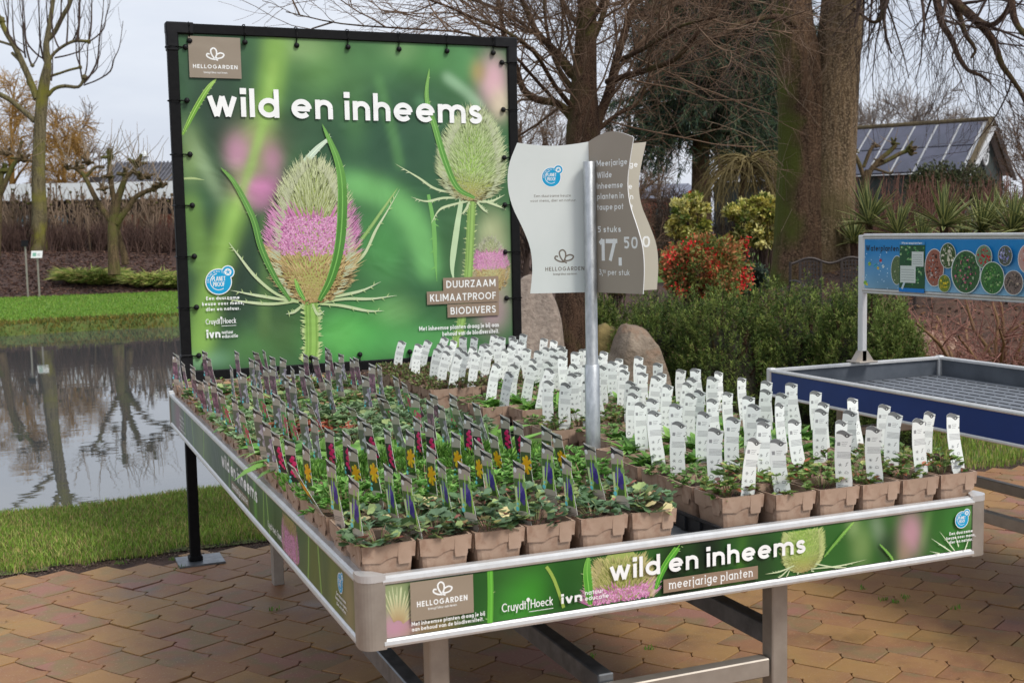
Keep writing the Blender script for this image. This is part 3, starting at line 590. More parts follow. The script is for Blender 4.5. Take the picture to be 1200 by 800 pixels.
    for q in (((350, 352), (325, 345), (300, 325), (280, 300), (268, 284)), ((352, 352), (320, 356), (290, 354), (262, 350)), ((350, 354), (325, 350), (295, 345), (270, 340)), ((380, 350), (400, 346), (425, 340), (446, 330)), ((378, 354), (405, 350), (435, 350), (465, 346)),
              ((375, 356), (400, 358), (430, 364), (450, 364)), ((356, 356), (345, 365), (335, 368)), ((366, 356), (372, 368), (380, 364)), ((372, 345), (400, 320), (425, 300), (440, 270), (452, 250), (468, 222))):
        bract(pr, B(*q), .013, C(180, 200, 140), C(214, 224, 190), 8, seed=4)
    blade_leaf(pr, B((376, 350), (392, 322), (410, 298), (430, 272), (448, 246), (466, 220)), .016, C(120, 160, 84), C(160, 190, 120))
    blade_leaf(pr, B((345, 232), (352, 200), (368, 178), (388, 160)), .03, C(190, 210, 190), C(210, 226, 200))
    a_, b_ = bd(371, 196), bd(363, 355)
    teasel(pr, (a_[0]+b_[0])/2, (a_[1]+b_[1])/2, .186, (a_[1]-b_[1])/2, 12, (.36, .64), tilt=-2, tip=C(228, 234, 190), body=C(158, 170, 92), sp=.30)
    blade_leaf(pr, B((340, 352), (322, 325), (306, 290), (296, 255), (275, 215), (258, 196)), .028, C(84, 134, 64), C(120, 168, 86))
    blade_leaf(pr, B((374, 352), (388, 325), (398, 285), (401, 230), (396, 190), (377, 145)), .046, C(76, 130, 54), C(116, 170, 84))
    blade_leaf(pr, B((357, 352), (350, 340), (345, 326)), .02, C(96, 156, 70), C(150, 196, 96))
    # lettering
    u0, v0 = bd(222, 91); u1, v1 = bd(281, 45); pr.rect(u0, v0, u1, v1, TAUPE); cu = (u0+u1)/2
    butterfly(pr, cu, bd(250, 64)[1], .062, WHITE, .1); pr.text('HELLOGARDEN', u0+.016, bd(250, 80)[1]-.003, .0115, .28, width=u1-u0-.032, track=.35)
    pr.text('brengt kleur aan leven', cu-.05, bd(250, 87)[1]+.002, .006, .2, width=.1)
    u, v = bd(243, 136); u2, _ = bd(565, 145); pr.text('wild en inheems', u, v, .0855, .25, col=C(246, 247, 245), width=u2-u, track=.16, space=.42, slope=-.012)
    for s, (xa, xb, y0, y1) in {'DUURZAAM': (519, 583.5, 341, 326), 'KLIMAATPROOF': (500, 584, 357, 342), 'BIODIVERS': (524, 584, 372, 357)}.items():
        ua, va = bd(xa, y0); ub, vb = bd(xb, y1); vb = va+.062; pr.rect(ua, va, ub, vb, C(146, 128, 110)); pr.text(s, ua+.016, va+.014, .0235, .24, width=ub-ua-.032, track=.3)
    ur = bd(584, 380)[0]
    pr.text('Met inheemse planten draag je bij aan', ur, bd(584, 386)[1]+.014, .0145, .26, width=.405, align='r', track=.25)
    pr.text('behoud van de biodiversiteit.', ur, bd(584, 386)[1]-.016, .0145, .26, width=.29, align='r', track=.25)
    u, v = bd(256, 330); planet(pr, u, v, .058)
    paragraph(pr, ['Een duurzame', 'keuze voor mens,', 'dier en natuur.'], u+.015, bd(256, 351)[1], .0105, .024, w=.3, track=.3)
    u, v = bd(241, 380); pr.text('Cruydt', u, v, .0165, .2, track=.14, width=.062); uu = u+.0675; pr.strip([(uu, v-.002), (uu, v+.026)], .003, WHITE); pr.disc(uu, v+.026, .005, .006, WHITE, 10); pr.text('Hoeck', u+.074, v, .0165, .2, track=.14, width=.058); pr.strip([(uu, v-.01), (uu+.064, v-.01)], .002, WHITE)
    u, v = bd(242, 396); pr.text('ivn', u, v, .025, .3, track=.12, width=.06); u = bd(260, 396)[0]; pr.text('natuur', u, v+.015, .011, .24, track=.2, width=.05); pr.text('educatie', u, v-.003, .011, .24, track=.2, width=.07)
    return pr
def front_print():
    """u along the front of the table, v = height"""
    pr = Print(); f = lambda x, y: (lambda p: (p[0], p[2]))(atY(x, y, 0.0)); B = lambda *P: [f(x, y) for x, y in P]
    g = lambda x, y, sx, sy, c, am, an=0: (*f(x, y), sx, sy, c, am, an)
    bl = [g(460, 715, .05, .12, C(190, 196, 150), .7), g(465, 735, .05, .03, C(208, 150, 180), .85), g(510, 735, .06, .02, C(190, 150, 110), .6), g(560, 690, .05, .1, C(40, 90, 40), .8), g(620, 700, .07, .05, C(70, 160, 50), .85, 35), g(660, 690, .05, .09, C(30, 80, 32), .7),
          g(600, 720, .04, .06, C(70, 150, 60), .5), g(790, 680, .045, .12, C(26, 36, 24), .95), g(830, 650, .06, .12, C(22, 32, 24), .95), g(868, 680, .015, .12, C(90, 150, 50), .8, -5), g(840, 700, .03, .05, C(110, 160, 60), .6), g(890, 660, .06, .1, C(34, 50, 34), .7),
          g(1010, 640, .03, .05, C(150, 180, 110), .6), g(1000, 615, .02, .03, C(170, 196, 130), .5), g(1030, 620, .02, .05, C(160, 180, 150), .5, 20), g(1040, 640, .03, .04, C(36, 60, 36), .8), g(1068, 625, .035, .055, C(214, 160, 176), .85, 8), g(1060, 650, .02, .04, C(180, 150, 130), .6), g(1085, 620, .012, .05, C(120, 160, 90), .5, -15), g(1120, 625, .04, .08, C(70, 140, 60), .7), g(1140, 605, .03, .03, C(130, 176, 110), .5)]
    fb = blobs(C(56, 108, 46), bl); pr.grid(.046, .655, 1.534, .762, 260, 24, lambda x, y: fb(x, y)*.85)
    # faint out of focus head
    c0 = f(466, 715)
    rq = np.random.default_rng(3)
    for k in range(34):
        a = math.radians(12+k*4.8+rq.normal()*3); q = rq.uniform(.7, 1.15); pr.strip([(c0[0]+.010*math.cos(a), c0[1]-.03+.01*math.sin(a)), (c0[0]+.05*q*math.cos(a), c0[1]-.03+.075*q*math.sin(a))], [.005, .004, .001], [C(176, 150, 110), C(206, 216, 170)])
    stem_print(pr, B((573, 640), (575, 690), (574, 750)), .013, C(96, 168, 60), 3, 10); pr.strip(B((634, 655), (650, 680), (668, 735)), .007, C(150, 176, 80), smooth=5)
    # pink head, cropped by the panel
    sub = Print(); sub.k = pr.k
    a0 = f(728, 700); teasel(sub, a0[0], a0[1]+.008, .085, .105, 21, (.05, .56), tip=C(226, 214, 150), body=C(140, 150, 70), sp=.22)
    V = np.concatenate(sub.V); Cc = np.concatenate(sub.Cc); T = np.concatenate(sub.T); ok = ((V[:, 2] < .762) & (V[:, 2] > .655))[T].all(1)
    pr.V.append(V); pr.Cc.append(Cc); pr.T.append(T[ok]+pr.n); pr.n += len(V); pr.k = sub.k
    blade_leaf(pr, B((692, 708), (690, 690), (688, 668), (690, 650)), .02, C(80, 150, 50), C(120, 180, 80)); blade_leaf(pr, B((768, 690), (778, 665), (795, 640), (801, 634)), .016, C(80, 156, 50), C(130, 190, 80))
    sub = Print(); sub.k = pr.k; a0 = f(941, 640); teasel(sub, a0[0], a0[1]+.012, .055, .072, 22, None, tip=C(226, 236, 160), body=C(140, 176, 76), sp=.2)
    for q in ((925, 665, 905, 680), (925, 668, 912, 690), (950, 668, 985, 672), (950, 666, 1015, 655), (945, 670, 960, 690), (935, 670, 925, 690), (955, 660, 1000, 664), (930, 662, 896, 672)):
        bract(sub, B((q[0], q[1]), ((q[0]+q[2])/2, (q[1]+q[3])/2+2), (q[2], q[3])), .0034, C(206, 218, 176), thorns=3)
    V = np.concatenate(sub.V); Cc = np.concatenate(sub.Cc); T = np.concatenate(sub.T); ok = ((V[:, 2] < .762) & (V[:, 2] > .655))[T].all(1)
    pr.V.append(V); pr.Cc.append(Cc); pr.T.append(T[ok]+pr.n); pr.n += len(V); pr.k = sub.k
    blade_leaf(pr, B((965, 652), (985, 628), (1003, 607)), .008); blade_leaf(pr, B((1030, 637), (1042, 650), (1048, 660)), .006)
    for q in ((1120, 650, 1090, 630), (1122, 650, 1100, 622), (1125, 650, 1118, 625), (1128, 648, 1135, 628), (1118, 652, 1088, 645)): bract(pr, B(q[:2], q[2:]), .0028, thorns=2)
    u0, v0 = f(481, 728); u1, v1 = f(553, 665); u0, u1, v0 = .0985, .231, .683; pr.rect(u0, v0, u1, .762, C(152, 138, 120)); butterfly(pr, .165, .741, .033, WHITE, .1)
    pr.text('HELLOGARDEN', u0+.013, .7105, .0078, .3, width=u1-u0-.026, track=.35); pr.text('brengt kleur aan leven', u0+.036, .702, .0036, .2, width=u1-u0-.072)
    pr.text('Met inheemse planten draag je bij', .0995, .674, .0056, .26, width=.155, track=.25); pr.text('aan behoud van de biodiversiteit.', .0995, .663, .0056, .26, width=.152, track=.25)
    u, v = .292, .674; pr.text('Cruydt', u, v, .0125, .2, track=.14, width=.054); pr.strip([(u+.0585, v-.003), (u+.0585, v+.019)], .0016, WHITE); pr.disc(u+.0585, v+.0185, .004, .0045, WHITE, 10); pr.text('Hoeck', u+.064, v, .0125, .2, track=.14, width=.05); pr.strip([(u+.06, v-.007), (u+.115, v-.007)], .0012, WHITE)
    u = .425; pr.text('ivn', u, v-.001, .014, .3, track=.12, width=.049); pr.text('natuur', u+.055, v+.01, .0068, .24, track=.2, width=.043); pr.text('educatie', u+.055, v-.002, .0068, .24, track=.2, width=.056)
    pr.text('wild en inheems', .538, .7065, .0305, .25, col=C(246, 247, 245), width=.5, track=.16, space=.42); pr.rect(.668, .6625, .909, .6925, C(150, 128, 108)); pr.text('meerjarige planten', .682, .6695, .0138, .2, width=.213, track=.3, serif=True)
    u, v = f(1126, 605); planet(pr, 1.492, .731, .021); paragraph(pr, ['Een duurzame', 'keuze voor mens,', 'dier en natuur.'], 1.49, .697, .0052, .0105, w=.3, track=.3)
    return pr
def side_print():
    """long side of the table seen from outside: u runs from the far end (0) to the near corner"""
    LL = 3.122; pr = Print(); g = lambda u, v, su, sv, c, am, an=0: (u, v, su, sv, c, am, an)
    bl = [g(.12, .7, .1, .1, C(120, 128, 126), .7), g(.3, .7, .12, .12, C(150, 110, 130), .7), g(.6, .7, .2, .1, C(96, 112, 104), .7), g(.95, .7, .15, .1, C(110, 128, 90), .6), g(1.3, .7, .14, .1, C(60, 76, 66), .7), g(1.75, .7, .3, .1, C(46, 66, 40), .8), g(2.15, .7, .12, .1, C(60, 100, 46), .7),
          g(2.3, .7, .06, .1, C(36, 70, 34), .8), g(2.72, .7, .08, .1, C(96, 110, 50), .7), g(2.9, .7, .05, .1, C(120, 130, 60), .6), g(3.02, .7, .06, .1, C(170, 150, 110), .6), g(2.0, .7, .02, .1, C(100, 170, 60), .7, 3), g(1.62, .7, .02, .1, C(110, 160, 70), .7, -4)]
    pr.grid(.046, .655, LL-.046, .762, 300, 14, blobs(C(70, 96, 62), bl))
    for u, t in ((.5, .02), (.75, -.03), (1.0, .03), (1.55, .02), (1.9, -.02), (2.12, .01), (2.2, -.03), (2.65, .02), (2.78, -.02)): pr.strip([(u, .656), (u+t*.5, .7), (u+t, .761)], .012, C(128, 168, 84))
    sub = Print(); sub.k = pr.k; teasel(sub, 2.46, .69, .085, .11, 31, (.25, .62), tip=C(206, 180, 140), body=C(140, 130, 70), sp=.26)
    V = np.concatenate(sub.V); Cc = np.concatenate(sub.Cc); T = np.concatenate(sub.T); ok = ((V[:, 2] < .762) & (V[:, 2] > .655))[T].all(1)
    pr.V.append(V); pr.Cc.append(Cc); pr.T.append(T[ok]+pr.n); pr.n += len(V); pr.k = sub.k
    pr.text('wild en inheems', 1.42, .7065, .0305, .25, width=.62, track=.16, space=.42); pr.rect(1.6, .6625, 1.9, .6925, C(120, 108, 92)); pr.text('meerjarige planten', 1.615, .6695, .0138, .2, width=.27, track=.3, serif=True)
    u, v = 2.18, .674; pr.text('Cruydt', u, v, .0125, .2, track=.14, width=.054); pr.text('Hoeck', u+.064, v, .0125, .2, track=.14, width=.05); pr.text('ivn', u+.13, v-.001, .014, .3, track=.12, width=.049)
    planet(pr, 2.955, .728, .022); paragraph(pr, ['Een duurzame', 'keuze voor mens,', 'dier en natuur.'], 2.96, .695, .0055, .011, w=.3, track=.3)
    paragraph(pr, ['Een duurzame', 'keuze voor mens,', 'dier en natuur.', 'Met inheemse planten'], .42, .72, .009, .018, w=.2, track=.3)
    return pr
# ------------------------------------------------------------------ terrain
TW, TL, TH = 1.5774, 3.122, 0.78        # display table: width, length, rim height
WATER = -0.17
def sm(x, a, b): t = np.clip((np.asarray(x, float)-a)/(b-a), 0, 1); return t*t*(3-2*t)
def shore_x(y): return 1.75+(np.asarray(y, float)-5)*0.16+.25*np.sin(np.asarray(y)*.9)
def near_shore(x): return 4.98+.05*np.sin(np.asarray(x)*2.1)+.03*np.sin(np.asarray(x)*5.3)
def far_shore(x): return 19.75+.15*np.sin(np.asarray(x)*.9)+.08*np.sin(np.asarray(x)*2.7)
def terr(x, y):
    x = np.asarray(x, float); y = np.asarray(y, float)
    wr = sm(x-shore_x(y), 0.1, 1.6)
    left = .04*sm(y, 20, 21)+.12*sm(y, 21, 26.5)+.95*sm(y, 26.5, 32)
    dist = np.hypot(x-CAM[0], y-CAM[1]); right = .028*np.clip(dist-6.5, 0, 30)*sm(y, 3.2, 4.8)
    m_ = atD(1110, 300, 13.6); mound = .80*np.exp(-(((x-m_[0])/2.6)**2+((y-m_[1])/2.2)**2)**1.5)
    z = left*(1-wr)+(right+mound*sm(y, 3.2, 4.8))*wr
    basin = sm(y, near_shore(x)-.35, near_shore(x)+.25)*(1-sm(y, far_shore(x)-.15, far_shore(x)+.25))*(1-sm(x-shore_x(y), -.3, .3))
    far = sm(np.hypot(x, y), 70, 130)
    return z-.55*basin*(1-wr) + far*0.4*sm(y, 3.2, 9)
def sheet(name, x0, x1, y0, y1, nx, ny, m, off=0.0, mask=None, xs=None, ys=None):
    X = np.linspace(x0, x1, nx) if xs is None else xs; Y = np.linspace(y0, y1, ny) if ys is None else ys; nx, ny = len(X), len(Y)
    x, y = np.meshgrid(X, Y); V = np.stack([x.ravel(), y.ravel(), terr(x, y).ravel()+off], 1)
    i = (np.arange(ny-1)[:, None]*nx+np.arange(nx-1)[None]).ravel(); F = np.stack([i, i+1, i+nx+1, i+nx], 1)
    if mask is not None: c = V[F].mean(1); F = F[mask(c[:, 0], c[:, 1])]
    o = link(fastmesh(name, V, [F], [m], smooth=True), name); tag(o, kind='structure'); return o
M_soil = mat('soil_ground', C(62, 44, 36), C(94, 70, 56), 9, .95, bump=.02, bscale=40, world=True, c3=C(40, 30, 26), scale2=3)
M_joint = mat('joint_sand', C(40, 32, 26), C(70, 58, 46), 40, .95, bump=.003, bscale=200, world=True)
M_bed = mat('bark_mulch_bed', C(50, 34, 28), C(84, 60, 50), 14, .95, bump=.03, bscale=30, world=True, c3=C(36, 22, 20), scale2=5)
M_lawn = mat('mown_lawn', C(88, 124, 44), C(114, 150, 58), 1.2, .9, bump=.02, bscale=60, world=True, c3=C(88, 118, 46), scale2=30)
M_turf = mat('rough_turf', C(64, 84, 32), C(98, 112, 50), 8, .95, bump=.01, bscale=90, world=True, c3=C(88, 78, 46), scale2=4)
xs = np.unique(np.concatenate([np.linspace(-400, -30, 14), np.linspace(-30, 30, 160), np.linspace(30, 400, 14), np.linspace(-3, 5, 80)]))
ys = np.unique(np.concatenate([np.linspace(-60, 0, 10), np.linspace(0, 6.5, 60), np.linspace(6.5, 19, 40), np.linspace(19, 34, 90), np.linspace(34, 600, 20)]))
sheet('ground', 0, 0, 0, 0, 0, 0, M_soil, -.012, xs=xs, ys=ys)
# near grass strip, far lawn and its planting bed
EDGE = lambda x: 3.31+.02*np.sin(np.asarray(x)*1.7)-.055*np.clip(np.asarray(x), 0, 9)
sheet('grass_bank', -6, 5.5, 3.3, 6.6, 150, 60, M_turf, -.004, mask=lambda x, y: (y > EDGE(x)+.09) & (y < 5.4) & ((x < shore_x(y)+1.2)|(y < 4.3)))
sheet('far_lawn', -30, 3.6, 19.5, 27.2, 100, 50, M_lawn, -.002, mask=lambda x, y: (y > far_shore(x)+.35) & (y < 26.6+.25*np.sin(x*.5)) )
sheet('grass_bank', -30, 3.6, 19.3, 20.6, 200, 20, M_turf, .006, mask=lambda x, y: (y > far_shore(x)-.25) & (y < far_shore(x)+.5))
sheet('planting_bed', -30, 3.6, 26, 35, 100, 40, M_bed, -.001, mask=lambda x, y: y > 26.55+.25*np.sin(x*.5))
sheet('garden_lawn', 3.6, 26, 4.2, 34, 120, 120, M_lawn, -.004, mask=lambda x, y: ((x-16)**2/36+(y-20)**2/20 < 1) | ((x-12)**2/9+(y-19)**2/6 < 1))
# water
m = bpy.data.materials.new('pond_water'); m.use_nodes = True; n_ = m.node_tree.nodes; l_ = m.node_tree.links; b = n_['Principled BSDF']
b.inputs['Base Color'].default_value = (.06, .067, .07, 1); b.inputs['Roughness'].default_value = .01; b.inputs['IOR'].default_value = 1.9; b.inputs['Specular IOR Level'].default_value = 1.0
g_ = n_.new('ShaderNodeNewGeometry'); mpn = n_.new('ShaderNodeMapping'); mpn.inputs['Scale'].default_value = (1.0, 2.6, 1); mpn.inputs['Rotation'].default_value = (0, 0, YAW); l_.new(g_.outputs['Position'], mpn.inputs[0])
q1 = n_.new('ShaderNodeTexNoise'); q1.inputs['Scale'].default_value = 2.0; q1.inputs['Detail'].default_value = 3; q1.inputs['Roughness'].default_value = .5; l_.new(mpn.outputs[0], q1.inputs[0])
q2 = n_.new('ShaderNodeTexNoise'); q2.inputs['Scale'].default_value = .35; l_.new(mpn.outputs[0], q2.inputs[0])
mr = n_.new('ShaderNodeMapRange'); mr.inputs[1].default_value = .38; mr.inputs[2].default_value = .62; mr.inputs[3].default_value = .25; mr.inputs[4].default_value = 1.0; l_.new(q2.outputs[0], mr.inputs[0])
bn = n_.new('ShaderNodeBump'); bn.inputs['Distance'].default_value = .0011; l_.new(q1.outputs[0], bn.inputs['Height']); l_.new(mr.outputs[0], bn.inputs['Strength']); l_.new(bn.outputs[0], b.inputs['Normal'])
xs_ = np.linspace(-30, 6, 60); V = [(-30, 4.4, WATER), (5.5, 4.4, WATER), (5.5, 20.4, WATER), (-30, 20.4, WATER)]
tag(link(fastmesh('pond_water', np.array(V), [np.array([[0, 1, 2, 3]])], [m]), 'pond_water'), kind='structure')

# ------------------------------------------------------------------ pavers
pav_root = link(fastmesh('pavement', np.array([(-6, -5, -.028), (9, -5, -.028), (9, 3.29-.45, -.028), (5.5, 3.0, -.028), (0, 3.33, -.028), (-6, 3.3, -.028)], float), [np.array([[0, 1, 2, 3, 4, 5]])], [M_joint]), 'pavement')
tag(pav_root, kind='structure')
pav_root.location.z = .004
def paver_material():
    m = bpy.data.materials.new('wet_clay_paver'); m.use_nodes = True; n = m.node_tree.nodes; l = m.node_tree.links; b = n['Principled BSDF']
    at = n.new('ShaderNodeAttribute'); at.attribute_name = 'Col'; oi = n.new('ShaderNodeObjectInfo'); g = n.new('ShaderNodeNewGeometry')
    # every paver has its own mix of ochre, brick pink and olive
    def nz(sc, det=5, r=.6):
        q = n.new('ShaderNodeTexNoise'); q.inputs['Scale'].default_value = sc; q.inputs['Detail'].default_value = det; q.inputs['Roughness'].default_value = r; l.new(g.outputs['Position'], q.inputs[0]); return q.outputs[0]
    rp = n.new('ShaderNodeValToRGB'); e = rp.color_ramp.elements
    e[0].position = 0; e[0].color = (*C(126, 112, 72), 1); e[1].position = 1; e[1].color = (*C(142, 98, 80), 1)
    for p, c in ((.25, C(152, 116, 66)), (.5, C(148, 110, 68)), (.72, C(140, 98, 66)), (.87, C(126, 104, 68))): k = e.new(p); k.color = (*c, 1)
    ad = n.new('ShaderNodeMath'); ad.operation = 'ADD'; sb = n.new('ShaderNodeMath'); sb.operation = 'MULTIPLY_ADD'; sb.inputs[1].default_value = 1.5; sb.inputs[2].default_value = -.45
    l.new(nz(3.2, 3), sb.inputs[0])
    rr = n.new('ShaderNodeMath'); rr.operation = 'ADD'; l.new(oi.outputs['Random'], rr.inputs[0]); l.new(at.outputs['Color'], rr.inputs[1])
    fr = n.new('ShaderNodeMath'); fr.operation = 'FRACT'; l.new(rr.outputs[0], fr.inputs[0]); hf = n.new('ShaderNodeMath'); hf.operation = 'MULTIPLY'; hf.inputs[1].default_value = .62; l.new(fr.outputs[0], hf.inputs[0]); l.new(hf.outputs[0], ad.inputs[0]); l.new(sb.outputs[0], ad.inputs[1]); l.new(ad.outputs[0], rp.inputs[0])
    # damp stains and worn speckle
    ms = n.new('ShaderNodeMapRange'); ms.inputs[1].default_value = .52; ms.inputs[2].default_value = .74; l.new(nz(2.4, 8, .65), ms.inputs[0])
    x = n.new('ShaderNodeMix'); x.data_type = 'RGBA'; l.new(ms.outputs[0], x.inputs[0]); l.new(rp.outputs[0], x.inputs[6]); 
    dk = n.new('ShaderNodeMix'); dk.data_type = 'RGBA'; dk.blend_type = 'MULTIPLY'; dk.inputs[0].default_value = 1; l.new(rp.outputs[0], dk.inputs[6]); dk.inputs[7].default_value = (.42, .38, .36, 1); l.new(dk.outputs[2], x.inputs[7])
    sp = n.new('ShaderNodeMapRange'); sp.inputs[1].default_value = .62; sp.inputs[2].default_value = .75; l.new(nz(120, 2), sp.inputs[0])
    x2 = n.new('ShaderNodeMix'); x2.data_type = 'RGBA'; l.new(sp.outputs[0], x2.inputs[0]); l.new(x.outputs[2], x2.inputs[6]); x2.inputs[7].default_value = (*C(164, 140, 114), 1)
    hs = n.new('ShaderNodeHueSaturation'); vr = n.new('ShaderNodeMapRange'); vr.inputs[3].default_value = .86; vr.inputs[4].default_value = 1.1; l.new(nz(30, 6), vr.inputs[0]); l.new(vr.outputs[0], hs.inputs['Value']); l.new(x2.outputs[2], hs.inputs['Color']); l.new(hs.outputs[0], b.inputs['Base Color'])
    rg = n.new('ShaderNodeMapRange'); rg.inputs[3].default_value = .62; rg.inputs[4].default_value = .36; l.new(ms.outputs[0], rg.inputs[0]); l.new(rg.outputs[0], b.inputs['Roughness'])
    bn = n.new('ShaderNodeBump'); bn.inputs['Distance'].default_value = .0012; l.new(nz(160, 6, .7), bn.inputs['Height']); l.new(bn.outputs[0], b.inputs['Normal'])
    return m
M_pav = paver_material()
PU = unit([.095, -.18, 0])[:2]; PV = unit([.18, .095, 0])[:2]; PL, PW = .2045, .143
def wav(t):  # shared side curve, period 1: slow drift then a short step back
    t = np.mod(t, 1.0); return np.interp(t, [0, .30, .40, .46, .52, .80, 1.0], [-.005, .004, .016, -.013, -.015, -.010, -.005])
def paver_outline(sh):
    ts = np.array([0, .12, .24, .32, .40, .44, .47, .52, .64, .76, .88, 1.0]); g = .0026
    lo = np.stack([g+ts*(PL-2*g), wav(ts)+g], 1); tu = ts[::-1]; hi = np.stack([g+tu*(PL-2*g), PW+wav(tu-.5)-g], 1)
    return np.concatenate([lo, hi])
def paver_verts():
    o = paver_outline(0); c = o.mean(0); n = len(o); inner = o+(c-o)/np.linalg.norm(c-o, axis=1, keepdims=True)*.0022
    V = np.concatenate([np.c_[o, np.full(n, -.02)], np.c_[o, np.full(n, -.0015)], np.c_[inner, np.zeros(n)]])
    i = np.arange(n); j = (i+1) % n
    # top face split in strips across so that it stays clean
    h = n//2; top = [[2*n+k, 2*n+k+1, 2*n+n-2-k, 2*n+n-1-k] for k in range(h-1)]
    return V, [np.concatenate([np.stack([i, j, j+n, i+n], 1), np.stack([i+n, j+n, j+2*n, i+2*n], 1), np.array(top)])]
pvV, pvF = paver_verts(); rot2 = np.stack([PU, PV], 1)
pvV[:, :2] = pvV[:, :2]@rot2.T
pv_me = fastmesh('paver', pvV, pvF, [M_pav], vcol=np.zeros((len(pvV), 3)))
org = np.array([-.632, 2.754]); cand = []
for a in range(-60, 80):
    for k in range(-40, 70):
        p = org+PU*PL*(a-.5*(k % 2))+PV*PW*k; c = p+PU*PL/2+PV*PW/2
        if c[1] > EDGE(c[0])-.03+.02*math.sin(c[0]*9) or c[0] > 7.5 or c[0] < -4 or c[1] < -2.5: continue
        x, y, z = pxof((c[0], c[1], 0))
        vis = z > .3 and -60 < x < 1260 and 540 < y < 860
        cand.append((p, vis, z))
seen = sorted([q for q in cand if q[1]], key=lambda q: q[2])
def hidden_px(p):
    x, y, _ = pxof((p[0], p[1], 0)); return (y < 752-.15*(x-424) and x > 424) or (y < 456+1.16*(x-197) and 197 < x < 424)
seen.sort(key=lambda q: (hidden_px(q[0]+PU*PL/2+PV*PW/2), q[2]))
first, rest = seen[:300], seen[300:]+[q for q in cand if not q[1]]
for i, (p, _, _) in enumerate(first):
    o = link(pv_me, 'paver', pav_root, (p[0], p[1], rng.normal()*.0009-.004)); o.rotation_euler = (rng.normal()*.006, rng.normal()*.006, rng.normal()*.006)
Vs, Fs, Cs, o_ = [], [], [], 0
for p, _, _ in rest: Vs.append(pvV+np.array([p[0], p[1], rng.normal()*.0009-.004])); Fs.append(pvF[0]+o_); o_ += len(pvV); Cs.append(np.full((len(pvV), 3), rng.random()))
tag(link(fastmesh('pavers_beyond', np.concatenate(Vs), [np.concatenate(Fs)], [M_pav], vcol=np.concatenate(Cs)), 'pavers', pav_root), kind='stuff')

# ------------------------------------------------------------------ grass
def blades(name, pts, hmin, hmax, wd, cols, m, lean=.35, kind='stuff', seg=2):
    n = len(pts); a = rng.uniform(0, 6.283, n); h = rng.uniform(hmin, hmax, n)*rng.uniform(.6, 1, n); d = np.stack([np.cos(a), np.sin(a), np.zeros(n)], 1); q = rng.uniform(0, 6.283, n); sd = np.stack([np.cos(q), np.sin(q), np.zeros(n)], 1)*wd/2
    l1 = (rng.uniform(.1, 1, n)*lean*h)[:, None]; up = np.array([0, 0, 1.0]); z = h[:, None]
    B = pts; Mid = B+up*z*.55+d*l1*.35; Tp = B+up*z*np.sqrt(np.clip(1-lean*lean*.5, .2, 1))+d*l1
    V = np.stack([B-sd, B+sd, Mid+sd*.8, Mid-sd*.8, Tp], 1).reshape(-1, 3); b = (np.arange(n)*5)[:, None]
    c = cols[rng.integers(0, len(cols), n)]*rng.uniform(.7, 1.25, (n, 1)); c = np.repeat(c, 5, axis=0)
    o = link(fastmesh(name, V, [b+np.array([[0, 1, 2, 3]]), b+np.array([[3, 2, 4]])], [m], vcol=c), name)
    if kind: tag(o, kind=kind)
    return o
M_grass = vcol_mat('grass_blades', .6, .3, transl=.25)
gc = np.array([C(116, 146, 52), C(132, 160, 64), C(100, 128, 48), C(150, 164, 84), C(176, 160, 104), C(122, 150, 56), C(140, 124, 84)])*1.15
def scatter(n, x0, x1, y0, y1, ok):
    p = np.stack([rng.uniform(x0, x1, n), rng.uniform(y0, y1, n)], 1); p = p[ok(p[:, 0], p[:, 1])]; return np.c_[p, terr(p[:, 0], p[:, 1])-.006]
def patchy(x, y): return np.sin(x*7+2*np.sin(y*5))*np.sin(y*8+x*3)+rng.normal(size=len(x))*.8
pts = scatter(90000, -1.6, 1.2, 3.32, 5.12, lambda x, y: (y > EDGE(x)+.10+.05*np.sin(x*5+np.sin(x*17))+np.abs(rng.normal(size=len(x)))*.03) & (patchy(x, y) > -1.5) & (y < near_shore(x)+.02))
tag(blades('grass', pts, .02, .060, .0042, gc, M_grass, .7), 'short green grass on the bank between the pond and the clay pavers', 'grass')
pts = scatter(60000, 3.2, 8.5, 2.7, 5.6, lambda x, y: y > EDGE(x)+.07+.03*np.sin(x*9))
tag(blades('grass', pts, .03, .07, .005, gc, M_grass), 'short green grass behind the empty blue table', 'grass')
pts = scatter(26000, -3.4, 3.4, 19.45, 20.5, lambda x, y: (y > far_shore(x)-.14) & (np.sin(x*2.3)+np.sin(x*5.1+1)+rng.normal(size=len(x))*1.2 > -1.4))
pts[:, 2] -= .03
tag(blades('bank_tufts', pts, .05, .15, .02, np.array([C(98, 112, 48), C(128, 118, 62), C(140, 120, 60), C(70, 90, 36), C(150, 140, 60)])*.85, M_grass, .6), 'rough uncut grass tufts along the far edge of the pond', 'grass')
pts = scatter(36000, -4.2, 3.6, 20.0, 26.7, lambda x, y: y > far_shore(x)+.3)
tag(blades('lawn_grass', pts, .03, .06, .02, np.array([C(104, 142, 52), C(116, 152, 60), C(94, 130, 46), C(130, 150, 70)])*1.1, M_grass, .4), 'mown bright green lawn across the pond', 'lawn grass')
